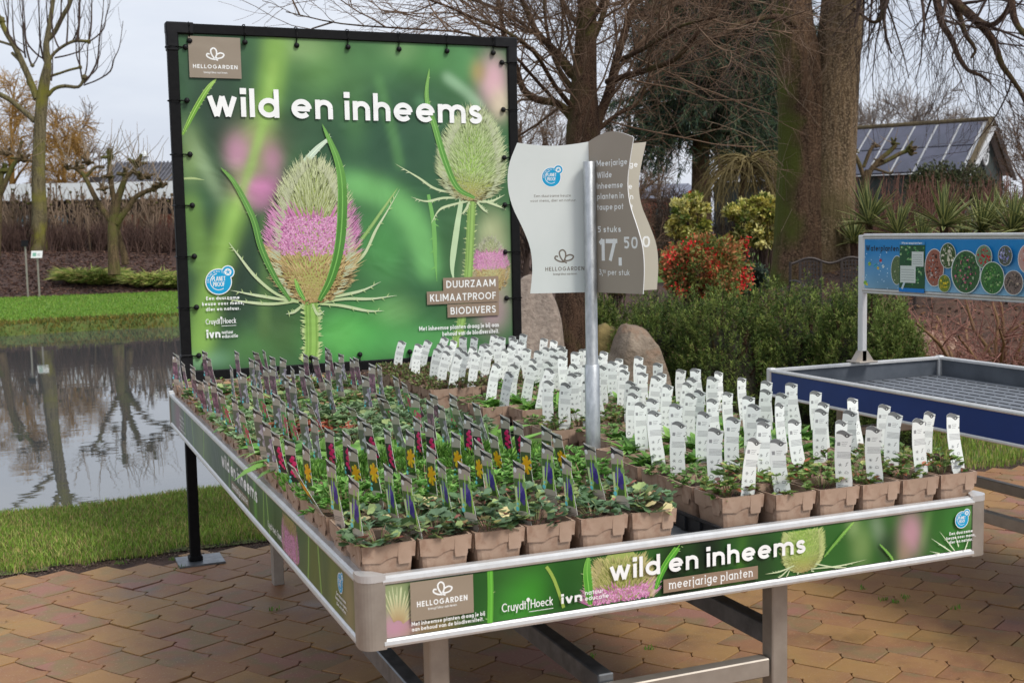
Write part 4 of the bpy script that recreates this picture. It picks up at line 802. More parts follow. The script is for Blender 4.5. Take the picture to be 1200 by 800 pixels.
# soil crumbs and fallen leaves along the edge of the paving
def chips(name, P, s0, s1, cols, m, flat=.4):
    n = len(P); s = rng.uniform(s0, s1, n)[:, None]; A = randdir(n); B = np.cross(A, randdir(n)); B /= np.linalg.norm(B, axis=1, keepdims=True)+1e-9; Cx = np.cross(A, B); sc = np.array([1, 1, flat])
    V = np.stack([P+A*s*sc, P+B*s*sc*.8, P-A*s*sc*.9, P-B*s*sc, P+Cx*s*.8*sc, P-Cx*s*.6*sc], 1).reshape(-1, 3); b = (np.arange(n)*6)[:, None]
    F = np.concatenate([b+np.array([[i, j, k]]) for (i, j, k) in ((0, 1, 4), (1, 2, 4), (2, 3, 4), (3, 0, 4), (1, 0, 5), (2, 1, 5), (3, 2, 5), (0, 3, 5))])
    c = np.repeat(cols[rng.integers(0, len(cols), n)]*rng.uniform(.7, 1.2, (n, 1)), 6, axis=0)
    return tag(link(fastmesh(name, V, [F], [m], vcol=c), name), kind='stuff')
M_chip = vcol_mat('crumbs', .9, .2)
p = scatter(7000, -1.7, 1.3, 3.26, 3.56, lambda x, y: (y > EDGE(x)-.02+np.abs(rng.normal(size=len(x)))*.01) & (y < EDGE(x)+.16))
chips('soil_crumbs', p+np.array([0, 0, .004]), .002, .007, np.array([C(66, 52, 42), C(90, 74, 62), C(48, 38, 32), C(120, 104, 90)]), M_chip)
p = scatter(2600, 3.0, 6.5, 2.6, 3.4, lambda x, y: (y > EDGE(x)) & (y < EDGE(x)+.17))
chips('soil_crumbs', p+np.array([0, 0, .004]), .003, .009, np.array([C(66, 52, 42), C(90, 74, 62), C(48, 38, 32)]), M_chip)
p = scatter(9000, -5, 3.2, 26.6, 33, lambda x, y: y > 26.6)
chips('bark_mulch', p+np.array([0, 0, .02]), .015, .05, np.array([C(60, 40, 33), C(88, 62, 52), C(44, 30, 26), C(116, 90, 76)]), M_chip)
p = scatter(14000, 2.2, 9.5, 3.9, 12, lambda x, y: np.ones(len(x), bool))
chips('garden_litter', p+np.array([0, 0, .01]), .008, .03, np.array([C(92, 66, 48), C(120, 86, 60), C(60, 44, 34), C(140, 110, 84)]), M_chip)

# ------------------------------------------------------------------ shared object materials
M_alu = mat('brushed_aluminium', (.62, .62, .61), (.70, .70, .69), 30, .42, .55, bump=.0002, bscale=300, stretch=(1, 1, .1), wear=.08)
M_alud = mat('dull_aluminium', C(160, 152, 142), C(176, 168, 158), 14, .5, .65, wear=.08)
M_black = mat('black_powder_coat', (.004, .004, .0045), (.007, .007, .0075), 40, .6, bump=.0002, bscale=500, wear=.06, spec=.16)
M_blackpl = mat('black_plastic', (.006, .006, .007), (.012, .012, .013), 25, .5, bump=.0003, bscale=120, spec=.22)
M_print = vcol_mat('printed_vinyl', .42, .28, noise=.03, nscale=3, coat=.05)
_n = M_print.node_tree.nodes; _l = M_print.node_tree.links; _g = _n.new('ShaderNodeTexCoord'); _q = _n.new('ShaderNodeTexNoise'); _q.inputs['Scale'].default_value = 3.2; _q.inputs['Detail'].default_value = 2; _q.inputs['Distortion'].default_value = 1.2
_b = _n.new('ShaderNodeBump'); _b.inputs['Distance'].default_value = .010; _l.new(_g.outputs['Object'], _q.inputs[0]); _l.new(_q.outputs[0], _b.inputs['Height']); _l.new(_b.outputs[0], _n['Principled BSDF'].inputs['Normal'])   # slack vinyl
M_paper = vcol_mat('printed_plastic_tag', .4, .4)
M_white = mat('white_foam_board', (.72, .73, .72), (.76, .77, .76), 6, .55)
M_galv = mat('galvanised_steel', (.38, .40, .41), (.55, .57, .58), 60, .42, .85, bump=.0003, bscale=200, wear=.08, stretch=(1, 1, .4))
M_floor = mat('grey_table_lining', C(86, 88, 90), C(110, 112, 114), 12, .6, bump=.0005, bscale=80)
M_steel = mat('flat_steel_plate', C(96, 100, 104), C(128, 132, 136), 18, .4, .6, wear=.1)
def ch(o, root): o.parent = root; o.location = (o.location[0]-root.location[0], o.location[1]-root.location[1], o.location[2]-root.location[2]); return o

# ------------------------------------------------------------------ display table
tab = empty('display_table', (TW/2, TL/2, 0)); tag(tab, 'aluminium display table with printed flower banners on its sides, full of potted plants', 'display table')
def T(o): return ch(o, tab)
zb = .637
def rim_strip(a, b, z, h, wd, nrm):
    """one rail profile along an edge, rounded"""
    mb = MB(); a = np.array([*a, z]); b = np.array([*b, z]); d = unit(b-a); nrm = np.array([*nrm, 0.0]); prof = [(-wd, 0), (-wd, h*.8), (-wd*.7, h), (-wd*.15, h), (.0015, h*.75), (.003, h*.3), (.0015, 0)]
    n = len(prof); A = np.array([a+nrm*u+np.array([0, 0, v]) for u, v in prof]); B_ = A+(b-a); i = np.arange(n); j = (i+1) % n
    mb.add(np.concatenate([A, B_]), [np.stack([i, j, j+n, i+n], 1), np.array([list(range(n))]), np.array([list(range(n, 2*n))])]); return mb
cs = .044; edges = [((cs, 0), (TW-cs, 0), (0, -1)), ((0, TL-cs), (0, cs), (-1, 0)), ((TW, cs), (TW, TL-cs), (1, 0)), ((TW-cs, TL), (cs, TL), (0, 1))]
for (a, b_, nr) in edges:
    T(rim_strip(a, b_, TH-.016, .016, .030, nr).build('top_rail', M_alu)); T(rim_strip(a, b_, zb, .016, .018, nr).build('bottom_rail', M_alu))
    d = np.array(b_)-np.array(a); mid = (np.array(a)+np.array(b_))/2-np.array(nr)*.010
    T(MB().box((*mid, (zb+TH)/2), (abs(d[0])+.01 if abs(d[0]) > .01 else .012, abs(d[1])+.01 if abs(d[1]) > .01 else .012, TH-zb-.034)).build('side_panel', M_floor))
for (cx, cy, q0) in ((0, 0, 180), (TW, 0, 270), (TW, TL, 0), (0, TL, 90)):
    sx, sy = (1 if cx == 0 else -1), (1 if cy == 0 else -1); r = .026; a = np.radians(np.linspace(q0, q0+90, 8)); c0 = (cx+sx*r, cy+sy*r)
    outer = [(c0[0]+r*math.cos(t), c0[1]+r*math.sin(t)) for t in a]; e0 = outer[0]; e1 = outer[-1]
    pts = [( (cx+sx*.047 if abs(e0[1]-cy) < 1e-6 else cx), (cy if abs(e0[1]-cy) < 1e-6 else cy+sy*.047))]+outer+[((cx+sx*.047 if abs(e1[1]-cy) < 1e-6 else cx), (cy if abs(e1[1]-cy) < 1e-6 else cy+sy*.047))]
    inn = [(cx+sx*.047, cy+sy*.006) if abs(p[1]-cy) < 1e-6 else (cx+sx*.006, cy+sy*.047) for p in (pts[-1], pts[0])]
    poly = pts+[inn[0], (cx+sx*.03, cy+sy*.03), inn[1]]
    ctr = np.array([cx+sx*.02, cy+sy*.02]); P = np.array(poly); Po = P+(P-ctr)/np.linalg.norm(P-ctr, axis=1, keepdims=True)*.0022
    T(MB().ext([tuple(v) for v in Po], zb*0+TH-zb+.004, (0, 0, zb-.003), ((1, 0, 0), (0, 1, 0))).build('corner_post', M_alud))
    T(MB().ext([tuple(v) for v in P+(P-ctr)/np.linalg.norm(P-ctr, axis=1, keepdims=True)*.0035], .014, (0, 0, TH-.010), ((1, 0, 0), (0, 1, 0))).build('corner_cap', M_alu))
T(MB().box((TW/2, TL/2, .724), (TW-.035, TL-.035, .008)).build('table_floor', M_floor))
fp = front_print(); fp.crop(.6535, .7635, .044, 1.536); sp_ = side_print(); sp_.crop(.6535, .7635, .044, 3.08)
T(fp.build('front_banner', M_print, None, (0, -.0006+.002, 0))); T(sp_.build('side_banner', M_print, None, (.0014, TL, 0), (0, 0, -math.pi/2)))
LEGX = (.19, 1.041)
for x in LEGX:
    for y in (.12, 2.668):
        xx = x if y < 1 else (.355 if x < .5 else 1.22)
        lg = T(MB().box((xx, y, .362), (.044, .044, .724), bev=.003).build('leg', M_alud))
    T(MB().box((x, 1.4, .475 if x > .5 else .42), (.040, 2.52, .05), bev=.003).build('rail', M_steel))
T(MB().box((.60, 1.4, .42), (.040, 2.52, .05), bev=.003).build('rail', M_steel))
T(MB().box((.615, .12, .405), (.80, .036, .045), bev=.003).build('stretcher', M_alud)); T(MB().box((.79, 2.668, .405), (.82, .036, .045), bev=.003).build('stretcher', M_alud))
for x in (.10, .60, 1.04, 1.5): T(MB().box((x, 1.56, .690), (.04, 2.95, .05)).build('joist', M_steel))

# ------------------------------------------------------------------ big board on its black frame
XL, XR, ZT, ZB_ = .0664, 1.6847, 2.359, .8137; FW = .044
brd = empty('banner_frame', ((XL+XR)/2, BY, 0)); tag(brd, 'tall black frame with a stretched green banner of teasel flowers behind the display table', 'banner stand')
def Bf(o): return ch(o, brd)
for x in (XL+FW/2, XR-FW/2):
    p_ = Bf(MB().box((x, BY, (ZT-.05)/2), (FW, FW, ZT-.06), bev=.003).build('post', M_black))
    Bf(MB().box((x+.02 if x < 1 else x-.02, BY, .005), (.20, .17, .01), bev=.002).build('foot_plate', M_steel)); Bf(MB().box((x, BY, .021), (.06, .06, .022), bev=.004).build('foot_socket', M_black))
Bf(MB().box(((XL+XR)/2, BY, ZT-FW/2), (XR-XL-.10, FW-.002, FW-.002), bev=.003).build('top_bar', M_black)); Bf(MB().box(((XL+XR)/2, BY, ZB_+FW/2), (XR-XL-.10, FW-.002, FW-.002), bev=.003).build('bottom_bar', M_black))
for x, s_ in ((XL, 1), (XR, -1)):
    for z, q in ((ZT, -1), (ZB_, 1)):
        mb = MB().box((x+s_*.055, BY, z+q*(FW/2)), (.120, FW+.008, FW+.007), bev=.006); mb.box((x+s_*FW/2, BY, z+q*.062), (FW+.007, FW+.0075, .118), bev=.006); Bf(mb.build('corner_joint', M_blackpl))
bp = board_print(); bp.crop(.856, 2.324, .10, 1.650); bo = Bf(bp.build('banner', M_print, None, (0, BY-.011, 0)))
mb = MB().box(((.105+1.648)/2, BY-.0085, (.858+2.322)/2), (1.543, .003, 1.464)); Bf(mb.build('banner_back', M_white))
def tie():
    mb = MB(); r = .0028; q = .029
    mb.tube([(0, 0, -q+.004), (0, -q, -q+.007), (0, -q-.001, q-.007), (0, -.0, q), (0, q, q-.006), (0, q, -q+.006), (0, 0, -q+.004)], r, 6)
    mb.tube([(.0, -.020, -.026), (0, -.015, -.045)], r, 6); a = np.linspace(-1, 1, 7); mb.lathe([(max(.0005, .0125*math.sqrt(max(0, 1-t*t))), t*.0125) for t in a], 10, (0, -.018, -.052)); return mb
tie_me = None
def add_tie(x, z, ang):
    global tie_me
    if tie_me is None: o = tie().build('bungee_tie', M_blackpl, smooth=True); tie_me = o.data
    else: o = link(tie_me, 'bungee_tie')
    o.location = (x, BY, z); o.rotation_euler = (rng.normal()*.06, ang, rng.normal()*.05); Bf(o)
for x in (222, 286, 347, 407, 467, 523, 577): add_tie(bd(x, 45)[0], ZT-FW/2, 0)
for x in (240, 302, 365, 422, 480, 545): add_tie(bd(x, 430)[0], ZB_+FW/2, math.pi)
for y in (55, 118, 181, 241, 301, 361, 418): add_tie(XL+FW/2, bd(205, y)[1], -math.pi/2)
for y in (74, 129, 185, 240, 295, 349, 405): add_tie(XR-FW/2, bd(600, y)[1], math.pi/2)

# ------------------------------------------------------------------ price sign with three wavy wings on a steel pole
PX_, PY_ = .932, .862
sgn = empty('price_sign', (PX_, PY_, .728)); tag(sgn, 'three winged wavy price sign reading 17,50 on a steel pole among the potted plants', 'price sign')
D0 = pxof((PX_, PY_, 1.4))[2]; zof = lambda y: atD(697, y, D0)[2]
ZS1, ZS0, Z17 = zof(166), zof(343), zof(190)
pl = MB(); pl.lathe([(.0215, 0), (.0215, zof(429)-.728), (.0195, zof(428)-.728), (.0175, zof(428)-.728), (.0175, Z17-.728), (.014, Z17-.727), (.0005, Z17-.727)], 24); o = pl.build('pole', M_galv, sgn, smooth=False)
for p in o.data.polygons: p.use_smooth = True
MB().box((0, 0, .004), (.13, .13, .006), bev=.002).build('base_plate', M_galv, sgn)
px_m = D0/FPX
tW = np.array([0, .14, .28, .42, .57, .70, .84, 1]); eW = np.array([84, 94, 96, 91, 79, 71, 69, 72])*px_m; eB = np.array([72, 66, 62, 65, 76, 84, 86, 84])*px_m*1.02
def wing(kind, ang, base, edge, top):
    H_ = ZS1-ZS0; n = 14; t = np.linspace(0, 1, 25); ex = smooth_poly(np.c_[edge, tW, tW*0], tW*0, 4)[0]; ex = np.interp(t, ex[:, 1], ex[:, 0]); s_ = np.linspace(0, 1, n)
    sg = -1 if kind == 'white' else 1
    U = sg*(.0005+(ex[:, None]-.0005)*s_[None]); Z = ZS1-t[:, None]*H_+(1-t[:, None])*top*np.sin(np.pi*s_)[None]*1.0
    Z = Z+np.zeros_like(U); th = .0032
    N1 = U.size; V = np.concatenate([np.stack([U.ravel(), np.full(N1, -th/2), Z.ravel()], 1), np.stack([U.ravel(), np.full(N1, th/2), Z.ravel()], 1)])
    i = (np.arange(24)[:, None]*n+np.arange(n-1)[None]).ravel(); F = np.stack([i, i+1, i+n+1, i+n], 1); ring = list(range(n))+[k*n+n-1 for k in range(1, 25)]+[24*n+k for k in range(n-2, -1, -1)]+[k*n for k in range(23, 0, -1)]
    r_ = np.array(ring); r2 = np.roll(r_, -1); E_ = np.stack([r_, r2, r2+N1, r_+N1], 1)
    mi = np.concatenate([np.zeros(len(F)*2), np.ones(len(E_))])
    me = fastmesh('wing', V, [np.concatenate([F, F+N1, E_])], [base, M_white], mi); o = link(me, 'wing', sgn, (.012, .026, -.728), (0, 0, ang)); return o
M_wW = mat('white_sign_board', C(214, 220, 216), C(220, 225, 221), 5, .5); M_wT = mat('taupe_sign_board', C(158, 147, 132), C(162, 151, 136), 5, .5); M_wB = mat('taupe_sign_board_lit', C(186, 180, 164), C(190, 184, 168), 5, .5)  # third wing is the same taupe, its brighter light put into the colour
A0 = -YAW
angW, angT, angB = A0+R_(4), A0-R_(50), A0+R_(18)
wW = wing('white', angW, M_wW, eW, -.010); wT = wing('taupe', angT, M_wT, eB, .022); wB = wing('taupe_lit', angB, M_wB, eB, -.006)
kz = .275*px_m; zz = lambda zy: ZS1-(zy-95)*kz
def price(wg, u0=.033):
    class _P:
        def text(s_, *a, **k): q = Print(); q.text(*a, **k); q.build('lettering', M_print, wg, (0, -.0018, 0))
    pr = _P()
    for t, wd, zy in (('Meerjarige', .121, 203), ('Wilde', .060, 252), ('Inheemse', .103, 297), ('planten in', .106, 341), ('taupe pot', .104, 386), ('5 stuks', .094, 480)): pr.text(t, u0, zz(zy), .0118, .25, width=wd, track=.22, space=.45)
    pr.text('17,', u0+.002, zz(600), .042, .27, width=.094, track=.08); pr.text('50', u0+.103, zz(549), .0225, .26, width=.055, track=.3)
    pr.text('3,', u0+.004, zz(660), .0112, .22, track=.2); pr.text('50', u0+.019, zz(652), .006, .22, track=.2); pr.text('per stuk', u0+.040, zz(660), .0112, .2, width=.086, track=.22)
price(wT); price(wB, .030)
pr = Print(); kx = .275*px_m; ux = lambda zx: (zx-385)*kx; TP = C(120, 110, 98)
planet(pr, ux(222), zz(242), .0285); pr.build('badge', M_print, wW, (0, -.0018, 0)); pr = Print(); pr.text('Een duurzame keuze', ux(226), zz(326), .0052, .16, TP, align='c', width=None, track=.3, serif=True); pr.text('voor mens, dier en natuur.', ux(230), zz(346), .0052, .16, TP, align='c', track=.3, serif=True)
pr.build('lettering', M_print, wW, (0, -.0018, 0)); pr = Print(); butterfly(pr, ux(270), zz(580), .045, TP, .09); pr.build('emblem', M_print, wW, (0, -.0018, 0)); pr = Print(); pr.text('HELLOGARDEN', ux(190), zz(641), .0078, .24, TP, width=168*kx, track=.4); pr.text('brengt kleur aan leven', ux(224), zz(659), .0042, .18, TP, width=102*kx, serif=True)
pr.build('lettering', M_print, wW, (0, -.0018, 0))
MB().box((.012, .040, (zof(345)+zof(200))/2-.728), (.012, .012, zof(200)-zof(352)), bev=.002).build('wing_holder', M_galv, sgn)
# ------------------------------------------------------------------ potted plants
M_pot = mat('taupe_pot_plastic', C(162, 136, 116), C(172, 146, 126), 30, .55, bump=.0003, bscale=90, rnd=.05, c3=C(138, 106, 86), scale2=26)
M_potsoil = mat('potting_soil', C(44, 30, 24), C(92, 64, 50), 90, .95, bump=.004, bscale=160)
M_leaf = vcol_mat('plant_leaves', .5, .35, transl=.22, rnd=.12)
PHX, PHY, PH = .0572, .0625, .103
def pot_mesh():
    def ring(hx, hy, z, c=.012, per=4):
        pts = []
        for sx, sy, q in ((1, 1, 0), (-1, 1, 90), (-1, -1, 180), (1, -1, 270)):
            for k in range(3): a = math.radians(q+k*45); pts.append((sx*(hx-c)+c*math.cos(a), sy*(hy-c)+c*math.sin(a), z))
        return np.array(pts)
    mb = MB(); n = 12; i = np.arange(n); j = (i+1) % n
    R = [ring(.0465, .0515, 0), ring(.0528, .0578, .072), ring(.0535, .0585, .09), ring(PHX-.0035, PHY-.0035, PH), ring(PHX-.0045, PHY-.0045, PH), ring(PHX-.0065, PHY-.0065, .086)]
    V = np.concatenate(R); F = np.concatenate([np.stack([k*n+i, k*n+j, (k+1)*n+j, (k+1)*n+i], 1) for k in (0, 1)]+[np.stack([4*n+i, 4*n+j, 5*n+j, 5*n+i], 1)]+[np.array([[0, 0, 0, 0]])][:0])
    mb.add(V, [F]); mb.add(R[0], [np.array([list(range(n))[::-1]])])
    # collar with a wavy lower edge and a small flap at one side of every face
    prof = [(-1, .069), (-.3, .065), (-.08, .072), (.2, .076), (.345, .0755), (.35, .068), (.375, .060), (.84, .060), (.865, .066), (.87, .073), (1, .073)]
    for side in range(4):
        P0 = []; P1 = []; a = side*math.pi/2; hx, hy = (PHX, PHY) if side % 2 == 0 else (PHY, PHX)
        for u, z in prof:
            sl = 1-.06*(PH-z)/.05
            uu = u if abs(u) < 1 else u*1.0
            for z_, L_ in ((z, P0), (PH, P1)):
                s2 = 1-.055*(PH-z_)/.05; prd = .0022 if .35 <= u <= .865 and z_ < PH else 0
                x, y = uu*hx*s2*.985, -(hy*s2)-prd; L_.append((x*math.cos(a)-y*math.sin(a), x*math.sin(a)+y*math.cos(a), z_))
        m = len(prof); k = np.arange(m-1); back = [(p[0]*.955, p[1]*.955, p[2]) for p in P0]
        mb.add(np.array(P0+P1+back), [np.stack([k, k+1, k+1+m, k+m], 1), np.stack([k+2*m, k+1+2*m, k+1, k], 1)])
    n2 = ring(PHX*.985, PHY*.985, PH+.0001, .004); n3 = ring(PHX-.0045, PHY-.0045, PH+.0001, .008)
    mb.add(np.concatenate([n2, n3]), [np.stack([i, j, j+n, i+n], 1)]); return mb
pot_me = fastmesh('pot', np.concatenate(pot_mesh().V), [np.concatenate(v) for v in pot_mesh().F.values()], [M_pot])
def soil_mesh(seed):
    r = np.random.default_rng(seed); n = 9; X = np.linspace(-1, 1, n); x, y = np.meshgrid(X*(PHX-.0055), X*(PHY-.0055)); z = .088+r.normal(size=(n, n))*.0022+.006*np.exp(-(x**2+y**2)/.001); z[0] = z[-1] = .086; z[:, 0] = z[:, -1] = .086
    i = (np.arange(n-1)[:, None]*n+np.arange(n-1)[None]).ravel(); return fastmesh('soil', np.stack([x.ravel(), y.ravel(), z.ravel()], 1), [np.stack([i, i+1, i+n+1, i+n], 1)], [M_potsoil])
soils = [soil_mesh(s) for s in range(4)]
def pal(*c): return np.minimum(np.array([C(*q) for q in c])*1.25, .85)
def mixc(n, cols, wts, r): return cols[r.choice(len(cols), n, p=np.array(wts)/sum(wts))]*r.uniform(.7, 1.25, (n, 1))
def foliage(kind, seed):
    global rng
    keep = rng; rng = r = np.random.default_rng(1000+seed*37+hash(kind) % 1 + sum(map(ord, kind)))
    V, F, Cc, o = [], [], [], 0
    def put(P, D, Nn, Ln, Wd, col, shape, fold=.2, droop=.1):
        nonlocal o
        v, f, k = leaves_mesh(P, D, Nn, Ln, Wd, fold, droop, shape); V.append(v); F.extend([q+o for q in f]); Cc.append(np.repeat(col, k, axis=0)); o += len(v)
    def stems(A, B, w, col):
        nonlocal o
        n = len(A); mid = (A+B)/2+np.array([0, 0, .006]); X = np.cross(B-A, np.array([0, 0, 1.0])); X /= np.linalg.norm(X, axis=1, keepdims=True)+1e-9; X *= w/2
        v = np.stack([A-X, A+X, mid-X, mid+X, B-X*.6, B+X*.6], 1).reshape(-1, 3); b = (np.arange(n)*6)[:, None]; V.append(v); F.append(np.concatenate([b+np.array([[0, 1, 3, 2]]), b+np.array([[2, 3, 5, 4]])])+o); Cc.append(np.repeat(col, 6, axis=0)); o += len(v)
    def ring(n, rmin, rmax): a = r.uniform(0, 6.283, n); q = np.sqrt(r.uniform(rmin**2, rmax**2, n)); return np.stack([np.cos(a)*q, np.sin(a)*q], 1), np.stack([np.cos(a), np.sin(a), np.zeros(n)], 1)
    def compound(n, rad, hmin, hmax, ll, lw, cols, wts, shape='leaf', per=5, fold=.25, rise=.4):
        p, d = ring(n, .006, rad); z = .09+r.uniform(hmin, hmax, n)*(1.15-np.hypot(p[:, 0], p[:, 1])/rad*.6); tip = np.c_[p, z]; base = np.c_[p*.25, np.full(n, .086)]
        stems(base, tip, .0016, mixc(n, pal((120, 130, 80), (140, 110, 90)), [2, 1], r))
        for k in range(per):
            a = (k-(per-1)/2)*(1.9/per*1.4)+r.normal(size=n)*.15; ca, sa = np.cos(a), np.sin(a); dd = np.stack([d[:, 0]*ca-d[:, 1]*sa, d[:, 0]*sa+d[:, 1]*ca, np.full(n, rise)+r.normal(size=n)*.25], 1)
            nn = np.stack([r.normal(size=n)*.35, r.normal(size=n)*.35, np.ones(n)], 1); put(tip, dd, nn, r.uniform(.7, 1.2, n)*ll, r.uniform(.8, 1.15, n)*lw, mixc(n, cols, wts, r), shape, fold)
    GG = pal((112, 134, 92), (86, 116, 70), (140, 154, 100), (150, 120, 90))
    if kind == 'columbine':
        compound(34, .056, .006, .046, .021, .021, pal((104, 130, 98), (84, 112, 74), (136, 152, 96), (148, 96, 84), (206, 190, 140)), [5, 4, 3, .7, .35], 'round', 3, .15, .25)
    elif kind == 'feathery':
        compound(60, .062, .01, .055, .016, .0065, pal((104, 148, 70), (84, 130, 56), (132, 170, 92)), [3, 3, 2], 'leaf', 7, .3, .5)
    elif kind == 'cushion':
        p, d = ring(430, 0, .064); z = .09+.045*np.sqrt(np.clip(1-(np.hypot(p[:, 0], p[:, 1])/.07)**2, 0, 1))*r.uniform(.7, 1.05, 430); dd = d*r.uniform(.1, .9, (430, 1))+np.array([0, 0, 1.0])*r.uniform(.4, 1.1, (430, 1))
        put(np.c_[p, z-.008], dd, randdir(430), r.uniform(.010, .018, 430), r.uniform(.003, .0055, 430), mixc(430, pal((88, 132, 50), (70, 112, 42), (120, 160, 74)), [3, 3, 2], r), 'quad', .2)
    elif kind == 'broad':
        n = 15; p, d = ring(n, .003, .018); a = r.uniform(0, 6.28, n); d = np.stack([np.cos(a), np.sin(a), r.uniform(.05, .75, n)], 1)
        put(np.c_[p, np.full(n, .09)], d, np.tile([0, 0, 1.0], (n, 1))+r.normal(size=(n, 3))*.2, r.uniform(.07, .115, n), r.uniform(.026, .042, n), mixc(n, pal((112, 152, 74), (90, 134, 60), (138, 172, 100)), [3, 3, 2], r), 'leaf', .2, .28)
        put(np.c_[p[:8], np.full(8, .092)], d[:8]*.3+np.array([0, 0, .8]), randdir(8), r.uniform(.03, .05, 8), r.uniform(.012, .02, 8), mixc(8, pal((130, 166, 92)), [1], r), 'leaf', .25, .1)
    elif kind == 'lobed':
        compound(40, .058, .002, .038, .020, .018, GG, [4, 4, 2, .6], 'round', 3, .12, .15)
        compound(12, .055, .002, .02, .018, .008, pal((112, 148, 80)), [1], 'leaf', 4)
    elif kind == 'silvery':
        compound(56, .06, .004, .042, .02, .009, pal((126, 150, 112), (104, 132, 90), (150, 166, 130)), [3, 3, 2], 'leaf', 5, .3, .5)
    elif kind == 'russet':
        compound(26, .055, .002, .035, .022, .014, pal((120, 62, 40), (150, 84, 60), (92, 48, 34), (96, 110, 60), (196, 92, 72)), [4, 3, 3, 2, .8], 'leaf', 4, .2, .3)
    elif kind == 'sparse':
        compound(9, .045, .0, .022, .018, .010, pal((104, 138, 70), (84, 112, 56), (130, 84, 60), (110, 90, 64)), [4, 3, 2, 2], 'leaf', 4, .2, .4)
        p, d = ring(40, 0, .05); put(np.c_[p, np.full(40, .0905)], d+np.array([0, 0, .1]), randdir(40, .3, 1), r.uniform(.008, .018, 40), r.uniform(.004, .009, 40), mixc(40, pal((120, 82, 60), (150, 112, 84), (84, 56, 44)), [3, 2, 3], r), 'quad', .1)
    elif kind == 'loose':
        compound(38, .052, .004, .052, .018, .0115, pal((116, 142, 76), (92, 120, 60), (156, 160, 96), (160, 98, 72), (108, 76, 72)), [4, 4, 2, 1.1, .8], 'leaf', 4, .25, .45)
    elif kind == 'rosette':
        n = 34; a = r.uniform(0, 6.28, n); d = np.stack([np.cos(a), np.sin(a), r.uniform(.1, 1.3, n)], 1); p, _ = ring(n, .0, .022)
        put(np.c_[p, np.full(n, .09)], d, np.tile([0, 0, 1.0], (n, 1)), r.uniform(.035, .07, n), r.uniform(.013, .022, n), mixc(n, pal((108, 150, 66), (88, 128, 56), (132, 168, 84)), [3, 3, 2], r), 'leaf', .2, .3)
    elif kind == 'stonecrop':
        p, d = ring(210, 0, .06); z = .09+.030*np.sqrt(np.clip(1-(np.hypot(p[:, 0], p[:, 1])/.068)**2, 0, 1))*r.uniform(.6, 1.15, 210); dd = d*r.uniform(.2, 1, (210, 1))+np.array([0, 0, 1.0])*r.uniform(.1, .8, (210, 1))
        put(np.c_[p, z-.004], dd, randdir(210, .2, 1), r.uniform(.010, .018, 210), r.uniform(.007, .013, 210), mixc(210, pal((104, 116, 68), (122, 96, 80), (88, 104, 58), (136, 138, 90), (96, 70, 64)), [4, 2.5, 3, 1.5, 1.5], r), 'quad', .2)
    elif kind == 'creeping':
        compound(40, .058, .0, .028, .017, .010, pal((100, 136, 66), (84, 116, 56), (122, 150, 84), (120, 90, 70)), [4, 3, 2, .8], 'leaf', 3, .2, .2)
    me = fastmesh('foliage', np.concatenate(V), F, [M_leaf], vcol=np.concatenate(Cc)); rng = keep; return me
KINDS_ = ['columbine', 'feathery', 'cushion', 'broad', 'lobed', 'silvery', 'russet', 'sparse', 'loose', 'rosette', 'stonecrop', 'creeping']
FOL = {k: [foliage(k, s) for s in range(5)] for k in KINDS_}

